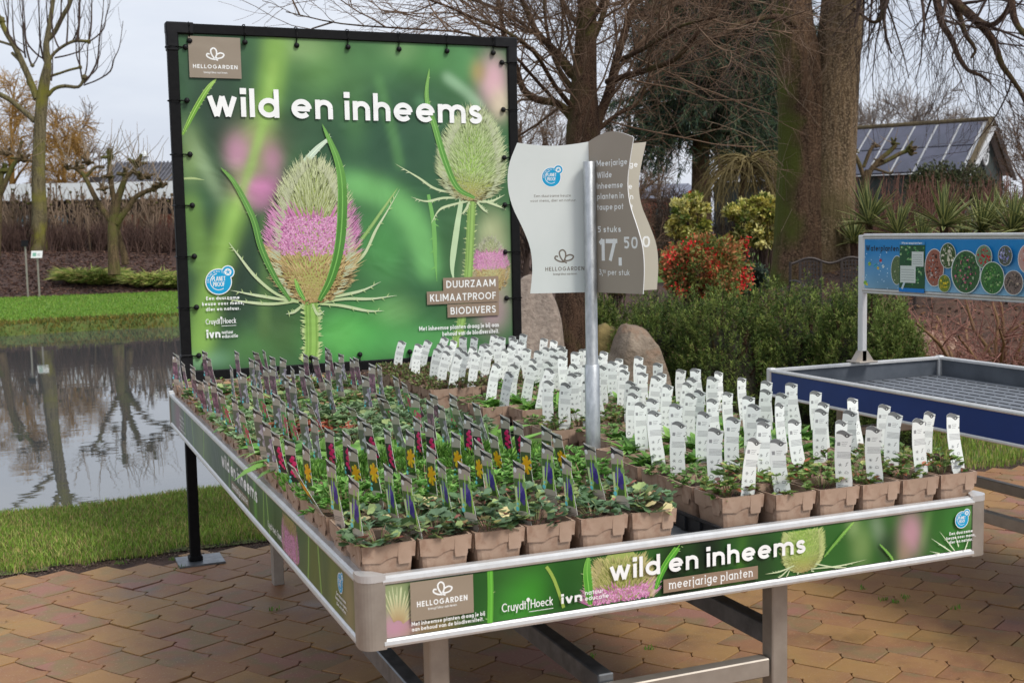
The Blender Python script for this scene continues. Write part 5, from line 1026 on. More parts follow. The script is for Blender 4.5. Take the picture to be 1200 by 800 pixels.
# ------------------------------------------------------------------ the printed tags
def tag_shape(n=11, w=.037, H=.168):
    t = np.linspace(0, 1, n); off = .0035*np.sin(t*5.6+.6); hw = np.where(t < .2, w/2*(.18+.82*(t/.2)), w/2*(1+.03*np.sin(t*6))); z = t*H
    return np.stack([off-hw, z], 1), np.stack([off+hw, z], 1)
def tag_mesh(kind):
    wt = .037 if kind == 'white' else .032; Lf, Rt = tag_shape(w=wt); w, H = wt, .168; pr = Print(); n = len(Lf)
    back = C(226, 230, 226); base = C(232, 236, 232) if kind == 'white' else C(150, 144, 134)
    def quadstrip(t0, t1, c, lay=True, xa=0, xb=1, c2=None):
        if lay: pr.lay()
        tt = np.linspace(t0, t1, 7); q = np.linspace(0, 1, n); V = []
        for t in tt:
            a = np.array([np.interp(t, q, Lf[:, 0]), t*H]); b = np.array([np.interp(t, q, Rt[:, 0]), t*H]); V += [a*(1-xa)+b*xa, a*(1-xb)+b*xb]
        i = np.arange(6)*2; cc = c if c2 is None else np.concatenate([[c*(1-k)+c2*k]*2 for k in np.linspace(0, 1, 7)]); pr.raw(np.array(V), cc, np.concatenate([np.stack([i, i+1, i+3], 1), np.stack([i, i+3, i+2], 1)]))
    quadstrip(0, 1, base)
    if kind != 'white': quadstrip(.0, .42, C(168, 158, 146)); quadstrip(.80, .97, C(158, 150, 138))
    # wavy head of the tag: its top edge swings from high on one side to low on the other
    sgn_ = 1 if kind == 'white' else -1
    x0, x1 = Lf[-1, 0], Rt[-1, 0]; m = 9; s_ = np.linspace(0, 1, m); topz = H+.0085*np.sin(s_*math.pi*1.15+.5)+.004*(s_-.5) if sgn_ > 0 else H+.009-.018*s_**.8
    botz = H-(.002+.009*np.exp(-((s_-.66)/.22)**2)) if sgn_ > 0 else topz-.004-.012*np.exp(-(s_/.35)**2); V = np.empty((2*m, 2)); V[0::2] = np.stack([x0+(x1-x0)*s_, topz], 1); V[1::2] = np.stack([x0+(x1-x0)*s_, botz], 1)
    i = np.arange(m-1)*2; pr.lay(); pr.raw(V, C(118, 120, 120) if kind == 'white' else C(46, 46, 48), np.concatenate([np.stack([i, i+1, i+3], 1), np.stack([i, i+3, i+2], 1)]))
    # the same head seen from the back and closing rim
    if kind == 'white':
        pr.disc(x0+(x1-x0)*.66, H-.006, .0042, .0042, C(40, 42, 42), 10); pr.disc(x0+(x1-x0)*.66, H-.006, .0022, .0022, C(200, 204, 200), 8)
        g = C(120, 122, 122); dk = C(70, 72, 72); lt = C(196, 199, 197)
        pr.disc(.0135, H-.030, .0017, .0017, C(20, 20, 20), 8)
        for k in range(3): pr.rect(-.006, H-.022-k*.004, .008-.002*k, H-.0212-k*.004, g)
        pr.rect(-.016, H-.030, -.009, H-.0215, C(150, 152, 152)); 
        for k in range(5): pr.rect(-.016+(k % 2)*.001, H-.046-k*.0032, .0165-.001*(k % 3), H-.0448-k*.0032, C(166, 168, 168))
        for (x, z) in ((-.007, -.076), (.008, -.074), (-.007, -.094), (.008, -.094), (-.007, -.112), (.009, -.114)):
            r = .0045; a = _circ(0, 360, 10); c_ = (x-.001, H+z)
            if (x < 0) == (z > -.1): 
                for q in range(3): b_ = math.radians(q*60+15); pr.strip([(c_[0]-r*math.cos(b_), c_[1]-r*math.sin(b_)), (c_[0]+r*math.cos(b_), c_[1]+r*math.sin(b_))], .0009, g)
            elif z < -.11: pr.strip(np.stack([c_[0]+r*np.cos(a), c_[1]+r*np.sin(a)], 1), .0011, dk)
            elif z > -.08: pr.strip([(c_[0]-.003, c_[1]-.005), (c_[0]+.001, c_[1]), (c_[0]-.002, c_[1]+.001), (c_[0]+.003, c_[1]+.005)], .0012, dk)
            else: pr.strip([(c_[0]-.004, c_[1]-.002), (c_[0]-.003, c_[1]+.002), (c_[0], c_[1]+.0035), (c_[0]+.004, c_[1]+.001), (c_[0]+.004, c_[1]-.002), (c_[0]-.004, c_[1]-.002)], .0009, g)
        for k in range(2): pr.rect(-.012, H-.126-k*.004, .012, H-.1248-k*.004, g)
    else:
        dark = {'purple': C(70, 96, 50), 'yellow': C(60, 74, 44), 'pink': C(38, 44, 40), 'green': C(84, 128, 74), 'mauve': C(92, 96, 84), 'plum': C(92, 76, 82)}[kind]
        quadstrip(.40, .82, dark, xa=.03, xb=.97, c2=dark*1.15)
        r = np.random.default_rng(sum(map(ord, kind)))
        fc = {'purple': (C(62, 52, 130), C(96, 80, 160)), 'yellow': (C(232, 160, 24), C(240, 190, 40)), 'pink': (C(206, 30, 96), C(226, 60, 120)), 'green': (C(120, 180, 110), C(196, 90, 110)), 'mauve': (C(140, 130, 146), C(186, 180, 190)), 'plum': (C(128, 92, 112), C(150, 116, 130))}[kind]
        if kind == 'yellow':
            for k in range(15): a = math.radians(40+k*50); pr.strip([(-.002, .108), (.015*math.cos(a), .108+.022*math.sin(a)*r.uniform(.7, 1.1))], [.006, .013, .006], fc[k % 2]*r.uniform(.8, 1.1))
            pr.disc(-.002, .112, .009, .011, fc[0]*.9, 8)
        elif kind == 'purple':
            for (x, z, s) in ((-.003, .126, .006), (.005, .119, .009), (-.004, .110, .010), (.006, .103, .009), (-.001, .096, .009), (.004, .087, .006), (-.007, .101, .006)): pr.disc(x, z, s*.8, s*1.2, fc[r.integers(0, 2)]*r.uniform(.6, 1.1), 7)
            pr.strip([(-.012, .065), (-.006, .1), (.0, .15)], .003, C(150, 190, 90)); pr.strip([(.012, .065), (.013, .1), (.010, .148)], .004, C(160, 200, 100)); pr.strip([(-.015, .075), (-.014, .12)], .006, C(190, 210, 150)); pr.disc(.010, .125, .006, .008, C(120, 160, 90), 6); pr.disc(-.009, .084, .005, .006, C(150, 186, 110), 6)
        elif kind == 'pink':
            for (x, z, s) in ((.003, .131, .006), (-.002, .124, .007), (.006, .117, .007), (-.001, .109, .008), (.007, .101, .006), (-.004, .094, .007), (.003, .086, .006), (.009, .08, .004)): pr.disc(x, z, s, s*.9, fc[r.integers(0, 2)]*r.uniform(.8, 1.1), 6)
        else:
            for k in range(16): pr.disc(r.uniform(-.013, .013), r.uniform(.072, .134), r.uniform(.003, .008), r.uniform(.004, .009), fc[r.integers(0, 2)]*r.uniform(.7, 1.1), 6)
        pr.disc(-.015, .071, .0045, .0055, C(110, 200, 215), 9); pr.disc(-.013, .082, .003, .003, C(120, 205, 220), 8)
        pr.disc(-.012, H-.012, .0045, .006, C(236, 238, 236), 9)
        for k in range(3): pr.rect(-.014, .052-k*.004, .014-k*.003, .0532-k*.004, C(92, 88, 82))
        for k in range(6): pr.rect(-.007+k*.0024, .027, -.0058+k*.0024, .036, C(60, 60, 60))
    # body: back face and edges
    V = np.concatenate(pr.V); T_ = np.concatenate(pr.T); Cc = np.concatenate(pr.Cc); o = len(V)
    ol = np.concatenate([Lf, np.stack([x0+(x1-x0)*s_, topz], 1), Rt[::-1]]); m2 = len(ol); Va = np.stack([ol[:, 0], np.full(m2, .0), ol[:, 1]], 1); Vb = Va+np.array([0, .0009, 0]); i = np.arange(m2); j = (i+1) % m2
    cen = len(Lf); bk = np.concatenate([np.stack([np.arange(n-1), np.arange(n-1)+1, m2-2-np.arange(n-1), m2-1-np.arange(n-1)], 1)])+o+m2
    tp = np.array([[o+m2+n-1+k, o+m2+n+k, o+m2+m2-n] for k in range(m)])
    V = np.concatenate([V, Va, Vb]); Cc = np.concatenate([Cc, np.broadcast_to(back if kind == 'white' else C(190, 190, 186), (2*m2, 3))])
    return fastmesh('plant_tag', V, [np.concatenate([T_, tp]), np.concatenate([bk, np.stack([i, j, j+m2, i+m2], 1)+o])], [M_paper], vcol=Cc if kind == 'white' else np.clip(Cc*1.35, 0, .85))
TAGS = {k: tag_mesh(k) for k in ('white', 'purple', 'yellow', 'pink', 'green', 'mauve', 'plum')}
ORD = ['front', 'second', 'third', 'fourth', 'fifth', 'sixth', 'seventh', 'eighth', 'ninth', 'tenth', 'eleventh', 'twelfth', 'thirteenth', 'fourteenth', 'fifteenth', 'sixteenth', 'seventeenth', 'eighteenth', 'nineteenth', 'twentieth', 'twenty-first', 'back']
ORC = ['first', 'second', 'third', 'fourth', 'fifth', 'sixth']
LOOK = {'columbine': 'round grey-green leaves', 'feathery': 'bright feathery leaves', 'cushion': 'a mossy green cushion', 'broad': 'long broad green leaves', 'lobed': 'small lobed leaves', 'silvery': 'silvery green leaves', 'russet': 'russet brown leaves', 'sparse': 'sparse shoots on soil', 'loose': 'loose reddish-green shoots', 'rosette': 'a light green rosette', 'stonecrop': 'low olive stonecrop', 'creeping': 'creeping green leaves'}
LK2 = {'purple': 'violet-flower tag', 'yellow': 'yellow-flower tag', 'pink': 'pink-flower tag', 'green': 'green tag', 'mauve': 'mauve tag', 'plum': 'plum tag', 'white': 'white tag'}
GR = {'left': 'potted plants with picture tags on the display table', 'right': 'potted plants with white tags on the display table'}
def add_pot(x, y, kind, tg, label, grp, tagpose, rz=0.0, z=.731, big=1.0):
    e = empty('potted_plant', (x, y, z), rz+rng.normal()*.02); tag(e, label, 'potted plant', grp)
    link(pot_me, 'pot', e); link(soils[rng.integers(0, 4)], 'soil', e, (0, 0, 0), (0, 0, rng.integers(0, 2)*math.pi))
    s = rng.uniform(1.0, 1.3)*(1.12 if x < .8 and y > .35 else 1.0)
    f = link(FOL[kind][rng.integers(0, 5)], 'foliage', e, (rng.normal()*.003, rng.normal()*.003, .088*(1-s)), (0, 0, rng.uniform(0, 6.28))); f.scale = (s*.98, s*.98, s)
    if tg:
        tx, ty, yaw, lean, tilt = tagpose; t = link(TAGS[tg], 'plant_tag', e, (tx, ty, .062+rng.normal()*.006), (tilt, lean, yaw)); t.rotation_mode = 'XYZ'
    return e
TAGK = ['purple', 'purple', 'yellow', 'yellow', 'pink', 'pink', 'mauve', 'mauve', 'green', 'green', 'mauve', 'green', 'mauve', 'plum', 'mauve', 'plum', 'plum', 'plum', 'mauve', 'plum', 'plum', 'plum']
FOLK = ['columbine', 'columbine', 'feathery', 'feathery', 'cushion', 'cushion', 'broad', 'broad', 'silvery', 'lobed', 'silvery', 'lobed', 'silvery', 'lobed', 'creeping', 'lobed', 'creeping', 'sparse', 'lobed', 'sparse', 'sparse', 'sparse']
ROWY = lambda j: .098+.1345*j
for j in range(22):
    for i in range(6):
        k = FOLK[j]; tg = TAGK[j]
        if j in (9, 10) and i in (1, 2): k = 'russet'
        if j == 8 and i == 0: k = 'broad'
        if j in (14, 16) and i in (4, 5): k = 'sparse'
        if j == 21 and i in (4, 5): continue
        if j >= 6 and rng.random() < .12: tg = 'plum' if tg != 'plum' else 'mauve'
        lean = rng.normal()*.05; yaw = R_(-67)+rng.normal()*.10; tilt_ = .15+rng.normal()*.06
        if j > 12: lean = rng.normal()*.06; yaw = R_(-66)+rng.normal()*.16; tilt_ = .10+rng.normal()*.09
        if rng.random() < .07: tilt_ += .35
        hastag = not (rng.random() < (.0 if j < 6 else .22))
        rowt = 'front row' if j == 0 else ('back row' if j == 21 else '%s row' % ORD[j])
        pos = 'at left rail' if i == 0 else '%s from left rail' % ORC[i]
        lb = 'pot of %s%s, %s, %s' % (LOOK[k], ' with '+LK2[tg] if hastag else '', rowt, pos)
        add_pot(.066+.1205*i+rng.normal()*.002, ROWY(j)+rng.normal()*.003, k, tg if hastag else None, lb, GR['left'], (-.046+rng.normal()*.004, -.022+rng.normal()*.01, yaw, lean, tilt_))
RF = ['loose', 'loose', 'creeping', 'rosette', 'rosette', 'rosette', 'rosette', 'creeping', 'loose', 'creeping', 'creeping', 'rosette', 'rosette', 'creeping', 'creeping', 'rosette', 'stonecrop', 'stonecrop', 'stonecrop', 'stonecrop', 'stonecrop', 'stonecrop']
C0 = {0: .13, 1: .262, 2: .397, 3: .532, 4: .70, 8: 1.148, 9: 1.282, 12: 1.70, 13: 1.835, 16: 2.24, 17: 2.375, 18: 2.51, 19: 2.645, 20: 2.80, 21: 2.93}
for j in range(22):
    for i in range(6):
        x = .922+.1195*i; y = ROWY(j)+.02*(i == 0); rz = 0
        if i == 0:
            if j not in C0: continue
            y = C0[j]
            if j == 4: x += .03; rz = .12
            if j >= 8: x += .02
        if i == 1 and j in (10, 14, 15): continue
        if i >= 4 and j == 21 and False: continue
        k = RF[j]
        if i == 0 and j in (3, 4): k = 'rosette'
        if i == 0 and j in (1, 2): k = 'creeping'
        if i == 1 and j == 9: k = 'sparse'
        lean = rng.normal()*.06+(.24 if (j >= 11 and i < 3) else .02); yaw = R_(-16)+rng.normal()*.24
        rowt = 'front row' if j == 0 else ('back row' if j == 21 else '%s row' % ORD[j])
        pos = 'at right rail' if i == 5 else '%s from right rail' % ORC[5-i]
        wt_ = None if (rng.random() < .06 and j > 0) else 'white'
        lb = 'pot of %s %s white tag, %s, %s' % (LOOK[k], 'with' if wt_ else 'without', rowt, pos)
        add_pot(x+rng.normal()*.002, min(y+rng.normal()*.003, 3.01), k, wt_, lb, GR['right'], (.020+rng.normal()*.012, -.030+rng.normal()*.012, yaw, lean, rng.normal()*.05-.04), rz)
# black carry trays under the right hand block
M_tray = mat('black_tray_plastic', (.012, .013, .016), (.03, .032, .036), 20, .45, bump=.0004, bscale=60)
def tray_mesh(nx=3, ny=2):
    mb = MB(); W_, D_, h = nx*.1195+.004, ny*.1345+.002, .042
    mb.box((0, 0, -.0003), (W_-.01, D_-.01, .0012))
    for s in (-1, 1): mb.box((s*(W_/2-.002), 0, h/2), (.003, D_, h)); mb.box((0, s*(D_/2-.002), h/2), (W_-.007, .003, h)); mb.box((s*(W_/2), 0, h-.003), (.008, D_+.004, .005)); mb.box((0, s*(D_/2), h-.0031), (W_-.008, .008, .005))
    for k in range(ny*2): mb.box((-(W_/2)+.001-.004, -D_/2+(k+.5)*D_/(ny*2), h*.45), (.006, .022, h*.8))
    return mb
tray_me = None
for q, (x0, y0, wd) in enumerate([(0, 0, 3), (0, 2, 3), (0, 4, 3), (0, 6, 3), (0, 8, 3), (0, 10, 3), (0, 12, 3), (0, 14, 3), (0, 16, 3), (0, 18, 3)]):
    o = tray_mesh().build('carry_tray', M_tray) if tray_me is None else link(tray_me, 'carry_tray'); tray_me = o.data
    o.location = (1.043-.006+(.012 if y0 else 0), ROWY(y0)+.067+(.024 if y0 < 4 else .012), .7285+.0005*(q % 3))
    tag(o, 'black plastic carry tray in the pot gangway, %s from the front rail' % ORC[q] if q < 6 else 'black plastic carry tray in the pot gangway, %s from the back frame' % ORC[9-q], 'tray', 'black carry trays on the display table')
# ------------------------------------------------------------------ trees and shrubs
def flute(q):
    """same polyline, resampled finely; the ridges come from the bark material"""
    P, Rr = q; n = len(P); t = np.linspace(0, n-1, (n-1)*4+1); k = np.arange(n); return np.stack([np.interp(t, k, P[:, i]) for i in range(3)], 1), np.interp(t, k, Rr)
def bark(name, c1, c2, c3, sc=9, moss=None, deep=.03):
    m = bpy.data.materials.new(name); m.use_nodes = True; n = m.node_tree.nodes; l = m.node_tree.links; b = n['Principled BSDF']; b.inputs['Roughness'].default_value = .92; b.inputs['Specular IOR Level'].default_value = .2
    tcn = n.new('ShaderNodeTexCoord'); mp_ = n.new('ShaderNodeMapping'); mp_.inputs['Scale'].default_value = (1, 1, .10); l.new(tcn.outputs['Object'], mp_.inputs[0])
    def nz(s_, src, det=6): q = n.new('ShaderNodeTexNoise'); q.inputs['Scale'].default_value = s_; q.inputs['Detail'].default_value = det; q.inputs['Roughness'].default_value = .62; l.new(src, q.inputs[0]); return q.outputs[0]
    def rng_(f, a, b_): q = n.new('ShaderNodeMapRange'); q.inputs[1].default_value = a; q.inputs[2].default_value = b_; l.new(f, q.inputs[0]); return q.outputs[0]
    def mix_(f, x, y): q = n.new('ShaderNodeMix'); q.data_type = 'RGBA'; l.new(f, q.inputs[0]); [q.inputs.__getitem__(i).__setattr__('default_value', (*v, 1)) if isinstance(v, np.ndarray) else l.new(v, q.inputs[i]) for i, v in ((6, x), (7, y))]; return q.outputs[2]
    ridge = nz(sc*2.6, mp_.outputs[0]); fine_ = nz(sc*8, tcn.outputs['Object'], 4); big_ = nz(sc*.18, tcn.outputs['Object'], 4)
    base = mix_(rng_(ridge, .42, .60), c1*.38, c1); base = mix_(rng_(fine_, .45, .7), base, c2); base = mix_(rng_(big_, .5, .68), base, c3*.9)
    l.new(base, b.inputs['Base Color']); mu = n.new('ShaderNodeMath'); mu.operation = 'MULTIPLY_ADD'; mu.inputs[1].default_value = .25; l.new(fine_, mu.inputs[0]); l.new(ridge, mu.inputs[2])
    bn = n.new('ShaderNodeBump'); bn.inputs['Distance'].default_value = deep*1.6; l.new(mu.outputs[0], bn.inputs['Height']); l.new(bn.outputs[0], b.inputs['Normal'])
    if moss:
        n = m.node_tree.nodes; l = m.node_tree.links; b = n['Principled BSDF']; src = b.inputs['Base Color'].links[0].from_socket
        g = n.new('ShaderNodeNewGeometry'); dt = n.new('ShaderNodeVectorMath'); dt.operation = 'DOT_PRODUCT'; dt.inputs[1].default_value = (-.96, .1, .25); l.new(g.outputs['Normal'], dt.inputs[0])
        q = n.new('ShaderNodeTexNoise'); q.inputs['Scale'].default_value = moss[1]; q.inputs['Detail'].default_value = 6; tcn = n.new('ShaderNodeTexCoord'); l.new(tcn.outputs['Object'], q.inputs[0])
        ad = n.new('ShaderNodeMath'); ad.operation = 'MULTIPLY_ADD'; ad.inputs[1].default_value = .55; l.new(dt.outputs['Value'], ad.inputs[0]); l.new(q.outputs[0], ad.inputs[2])
        mr = n.new('ShaderNodeMapRange'); mr.inputs[1].default_value = moss[2]; mr.inputs[2].default_value = moss[2]+.28; l.new(ad.outputs[0], mr.inputs[0])
        x = n.new('ShaderNodeMix'); x.data_type = 'RGBA'; l.new(mr.outputs[0], x.inputs[0]); l.new(src, x.inputs[6]); x.inputs[7].default_value = (*moss[0], 1); l.new(x.outputs[2], b.inputs['Base Color'])
    return m
M_bark1 = bark('brown_bark', C(84, 62, 48), C(122, 98, 80), C(96, 90, 52), 14)
M_bark2 = bark('big_tree_bark', C(92, 70, 52), C(128, 104, 82), C(72, 56, 42), 5.5, (C(78, 84, 34), 2.4, .80))
M_barkg = bark('grey_green_bark', C(106, 98, 74), C(134, 122, 90), C(126, 122, 52), 6)
M_bark3 = bark('big_tree_bark_bare', C(112, 92, 68), C(150, 130, 104), C(92, 82, 52), 5.5)
M_barkp = bark('pollard_bark', C(96, 80, 58), C(128, 108, 82), C(96, 100, 46), 8)
M_twig = mat('brown_twigs', C(92, 74, 60), C(124, 102, 84), 3, .9, spec=.2)
M_twigl = mat('pale_twigs', C(128, 112, 94), C(150, 132, 110), 3, .9, spec=.2)
M_twigd = mat('dark_twigs', C(62, 50, 46), C(84, 70, 62), 3, .9, spec=.2)
M_twigy = mat('willow_twigs', C(150, 116, 62), C(176, 140, 80), 1.5, .85, spec=.2)
M_twigfar = mat('far_grey_twigs', C(120, 110, 102), C(140, 128, 118), 1, .95, spec=.1)
M_cone = vcol_mat('evergreen_needles', .7, .2, transl=.1)
M_leafg = vcol_mat('garden_leaves', .6, .3, transl=.2)
def tree(name, loc, label, cat='tree', group=None): e = empty(name, loc); tag(e, label, cat, group); return e
def part(o, root): return ch(o, root)
UPV = np.array([0, 0, 1.0])
def thin(poly, f): return (poly[0], poly[1]*f)
def knobs(P, r, n, seed=0):
    mb = MB()
    for p, rr in zip(P, r):
        a = np.linspace(-1, 1, 6); prof = [(max(.002, rr*math.sqrt(max(0, 1-t*t))*random.uniform(.75, 1.15)), t*rr) for t in a]; mb.lathe(prof, 8, p)
    return mb

# --- the tree behind the price sign
D1 = 9.0
t1 = tree('bare_tree', (*atD(672, 430, D1)[:2], terr(*atD(672, 430, D1)[:2])), 'brown-barked bare tree with many low limbs, right behind the price sign')
trunk = px_limb([(664, 505, 62), (668, 440, 54), (671, 345, 46), (676, 260, 44), (680, 200, 44), (684, 150, 46), (684, 110, 36), (686, 60, 30), (688, 10, 25), (690, -50, 20), (694, -120, 12)], D1)
limbs = [px_limb(q, D1) for q in (
 [(676, 150, 20), (669, 136, 17), (652, 121, 14), (630, 117, 13), (613, 104, 12), (604, 78, 11), (592, 50, 9), (586, 10, 7), (580, -40, 5)],
 [(680, 100, 15), (665, 80, 13), (652, 61, 12), (630, 39, 11), (619, 17, 9), (610, -5, 8), (600, -50, 6)],
 [(694, 166, 20), (701, 140, 18), (710, 118, 17), (716, 100, 17), (720, 80, 15), (725, 61, 14), (733, 35, 13), (738, 17, 12), (748, -10, 10), (756, -60, 7)],
 [(712, 96, 12, 0), (738, 88, 11, -.3), (765, 80, 10, -.6), (790, 70, 9, -.8), (808, 52, 8, -.9), (828, 25, 7, -1), (850, -5, 6, -1), (880, -50, 4, -1)],
 [(698, 156, 9), (708, 146, 8), (727, 132, 7), (745, 123, 6), (758, 100, 4), (762, 70, 3)],
 [(684, 70, 14), (692, 52, 12), (702, 30, 11), (712, 0, 9), (720, -40, 6)],
 [(676, 110, 12), (662, 92, 9), (650, 70, 7), (640, 30, 6), (636, -20, 4)],
 [(674, 130, 10, 0), (650, 100, 8, -.3), (625, 60, 7, -.6), (590, 36, 6, -.8), (556, 22, 5, -1), (520, 6, 4, -1), (470, -10, 3, -1)],
 [(668, 90, 8, 0), (640, 52, 7, .4), (600, 20, 6, .8), (560, 2, 5, 1), (500, -14, 4, 1)],
 [(660, 128, 7, 0), (630, 96, 6, -.5), (600, 64, 5, -1), (550, 40, 4, -1.3), (480, 34, 3.2, -1.5), (400, 28, 2.5, -1.5), (335, 14, 1.8, -1.5)],
 [(722, 72, 9, 0), (745, 62, 8, -.5), (775, 45, 6, -1), (800, 30, 5, -1.2), (840, 20, 4, -1.4)],
 [(686, 40, 9, 0), (670, 20, 8, .4), (655, -8, 6, .8)], [(688, 30, 9, 0), (704, 8, 7, -.4), (715, -30, 5, -.8)])]
trunk = thin(trunk, .88); limbs = [thin(q, .68) for q in limbs]
b1 = sprout(limbs, 9, 1.3, (25, 60), .42, 7, .16, .05, .12, 1, .006); b1 += sprout([trunk], 14, 1.3, (35, 75), .14, 7, .16, .05, .45, 1, .008)
b2 = sprout(b1, 6, .75, (25, 65), .5, 6, .16, .02, .15, 1, .0028); b2 += sprout(limbs, 16, .6, (35, 80), .1, 6, .18, .0, .1, 1, .003)
b3 = sprout(b2, 4, .42, (25, 70), .55, 5, .16, .0, .15, 1, .0016)
part(branches_obj('trunk', [([trunk], 24)], M_bark1, None), t1)
for l_ in limbs: part(branches_obj('limb', [([l_], 9)], M_bark1, None), t1)
tag(part(branches_obj('twigs', [(b1, 5), (b2, 4), (b3, 3)], M_twig, None), t1), kind='stuff')
# --- the big twin trunk on the right
D2 = 14.0
t2 = tree('twin_trunk_tree', (*atD(945, 400, D2)[:2], terr(*atD(945, 400, D2)[:2])), 'massive twin-trunk tree with mossy flank, behind the metal garden bench')
tr = [px_limb([(940, 420, 96), (938, 360, 82), (941, 300, 70), (940, 240, 62), (940, 180, 56), (938, 90, 54), (929, 30, 48), (926, -30, 46), (922, -120, 40)], D2),
      px_limb([(962, 420, 88), (962, 360, 76), (966, 300, 68), (970, 240, 62), (974, 180, 57), (979, 90, 55), (985, 30, 50), (989, -30, 46), (996, -120, 40)], D2)]
big = [px_limb(q, D2) for q in (
 [(996, -110, 30, 0), (1030, -70, 24, -.6), (1062, -40, 18, -1.2), (1098, -18, 15, -1.6), (1119, 2, 12, -1.8), (1137, 18, 11, -2), (1155, 36, 9, -2), (1166, 54, 8, -2), (1174, 76, 7, -2), (1184, 90, 6, -2), (1196, 108, 5, -2), (1204, 125, 4, -2)],
 [(1080, -40, 12, -1.2), (1094, -14, 10, -1.4), (1100, 12, 9, -1.5), (1104, 28, 8, -1.5), (1115, 46, 7, -1.5), (1123, 66, 6, -1.5), (1134, 82, 5, -1.6), (1148, 88, 4, -1.6), (1160, 96, 3, -1.6)],
 [(1119, 2, 8, -1.8), (1126, 24, 7, -1.8), (1132, 42, 5, -1.8), (1143, 58, 4, -1.8), (1138, 68, 3, -1.8)],
 [(1010, -60, 14, -.4), (1026, -30, 9, -.8), (1040, -8, 7, -1), (1037, 8, 6, -1), (1032, 22, 5, -1), (1022, 26, 4, -1), (1006, 14, 3, -1), (1000, 10, 2.4, -1)],
 [(1137, 18, 8, -2), (1160, 30, 7, -2.3), (1178, 16, 6, -2.5), (1186, -6, 5, -2.6)],
 [(1150, -60, 16, -2.4), (1180, -20, 10, -2.6), (1188, 20, 8, -2.7), (1200, 40, 6, -2.8), (1225, 60, 5, -2.8)],
 [(926, -60, 16, 0), (880, -40, 11, -1.2), (830, -20, 9, -2), (800, 0, 7, -2.4), (770, 14, 6, -2.6), (740, 20, 4, -2.8)],
 [(926, -100, 16, 0), (900, -70, 11, .6), (870, -30, 8, 1.2), (850, 6, 6, 1.6), (820, 30, 5, 1.9), (780, 40, 4, 2)],
 [(932, 30, 9, -.3), (915, 20, 7, -.6), (890, 22, 6, -1), (862, 30, 5, -1.4), (838, 46, 4, -1.6)])]
c1 = sprout(big, 3.6, 1.3, (20, 55), .4, 8, .12, -.05, .15, 1, .006); c2 = sprout(c1, 6, 1.0, (20, 55), .5, 8, .10, -.09, .15, 1, .003); c3 = sprout(c2, 3, .6, (20, 50), .6, 6, .10, -.10, .15, 1, .0022)
hang = sprout([q for q in big[:6]], 14, 1.5, (20, 70), .08, 10, .09, -.16, .2, 1, .0026)
fine = sprout([tr[0]], 13, 1.6, (50, 95), .03, 9, .14, .03, .3, .95, .005, bias=(-1.5, -1, 0)); fine2 = sprout(fine, 6, .9, (25, 65), .5, 7, .12, -.02, .15, 1, .003)
for q, mm in zip(tr, (M_bark2, M_bark3)): part(branches_obj('trunk', [([flute(q)], 64)], mm, None), t2)
for q in big: part(branches_obj('limb', [([q], 8)], M_bark1, None), t2)
tag(part(branches_obj('twigs', [(c1, 5), (c2, 3), (c3, 3), (hang, 3)], M_twigd, None), t2), kind='stuff')
tag(part(branches_obj('side_twigs', [(fine, 4), (fine2, 3)], M_twigl, None), t2), kind='stuff')
# --- left bank: tall tree with upright shoots
D3 = 32.0; p0 = atD(45, 292, D3)
t3 = tree('lopped_tree', (p0[0], p0[1], terr(p0[0], p0[1])), 'tall green-barked lopped tree with upright shoots, in the bed across the pond')
trunk = px_limb([(46, 306, 30), (46, 290, 24), (46, 240, 21), (45, 200, 19), (47, 150, 17), (49, 120, 17), (53, 92, 15), (56, 75, 11), (54, 55, 9), (57, 35, 7), (61, 10, 6), (66, -30, 5)], D3)
limbs = [px_limb(q, D3) for q in (
 [(43, 116, 11), (36, 96, 10), (28, 78, 10), (18, 56, 9), (8, 40, 8), (1, 24, 8), (-6, 10, 7), (-10, -20, 6)],
 [(41, 142, 9), (25, 128, 8), (10, 116, 8), (-5, 108, 7), (-20, 96, 6)],
 [(55, 48, 8), (64, 38, 7), (73, 20, 7), (82, 4, 6), (90, -20, 5)],
 [(56, 74, 6), (64, 62, 5), (78, 52, 5), (90, 48, 5), (104, 49, 5)],
 [(57, 90, 5), (70, 86, 4), (82, 82, 4), (95, 79, 4)],
 [(56, 112, 7), (64, 104, 6), (76, 101, 6), (92, 102, 5), (99, 92, 5)],
 [(16, 54, 4), (4, 50, 4), (-10, 46, 4)], [(34, 100, 6), (30, 80, 5), (14, 62, 5)])]
trunk = thin(trunk, .8); limbs = [thin(q, .75) for q in limbs]
sh = []
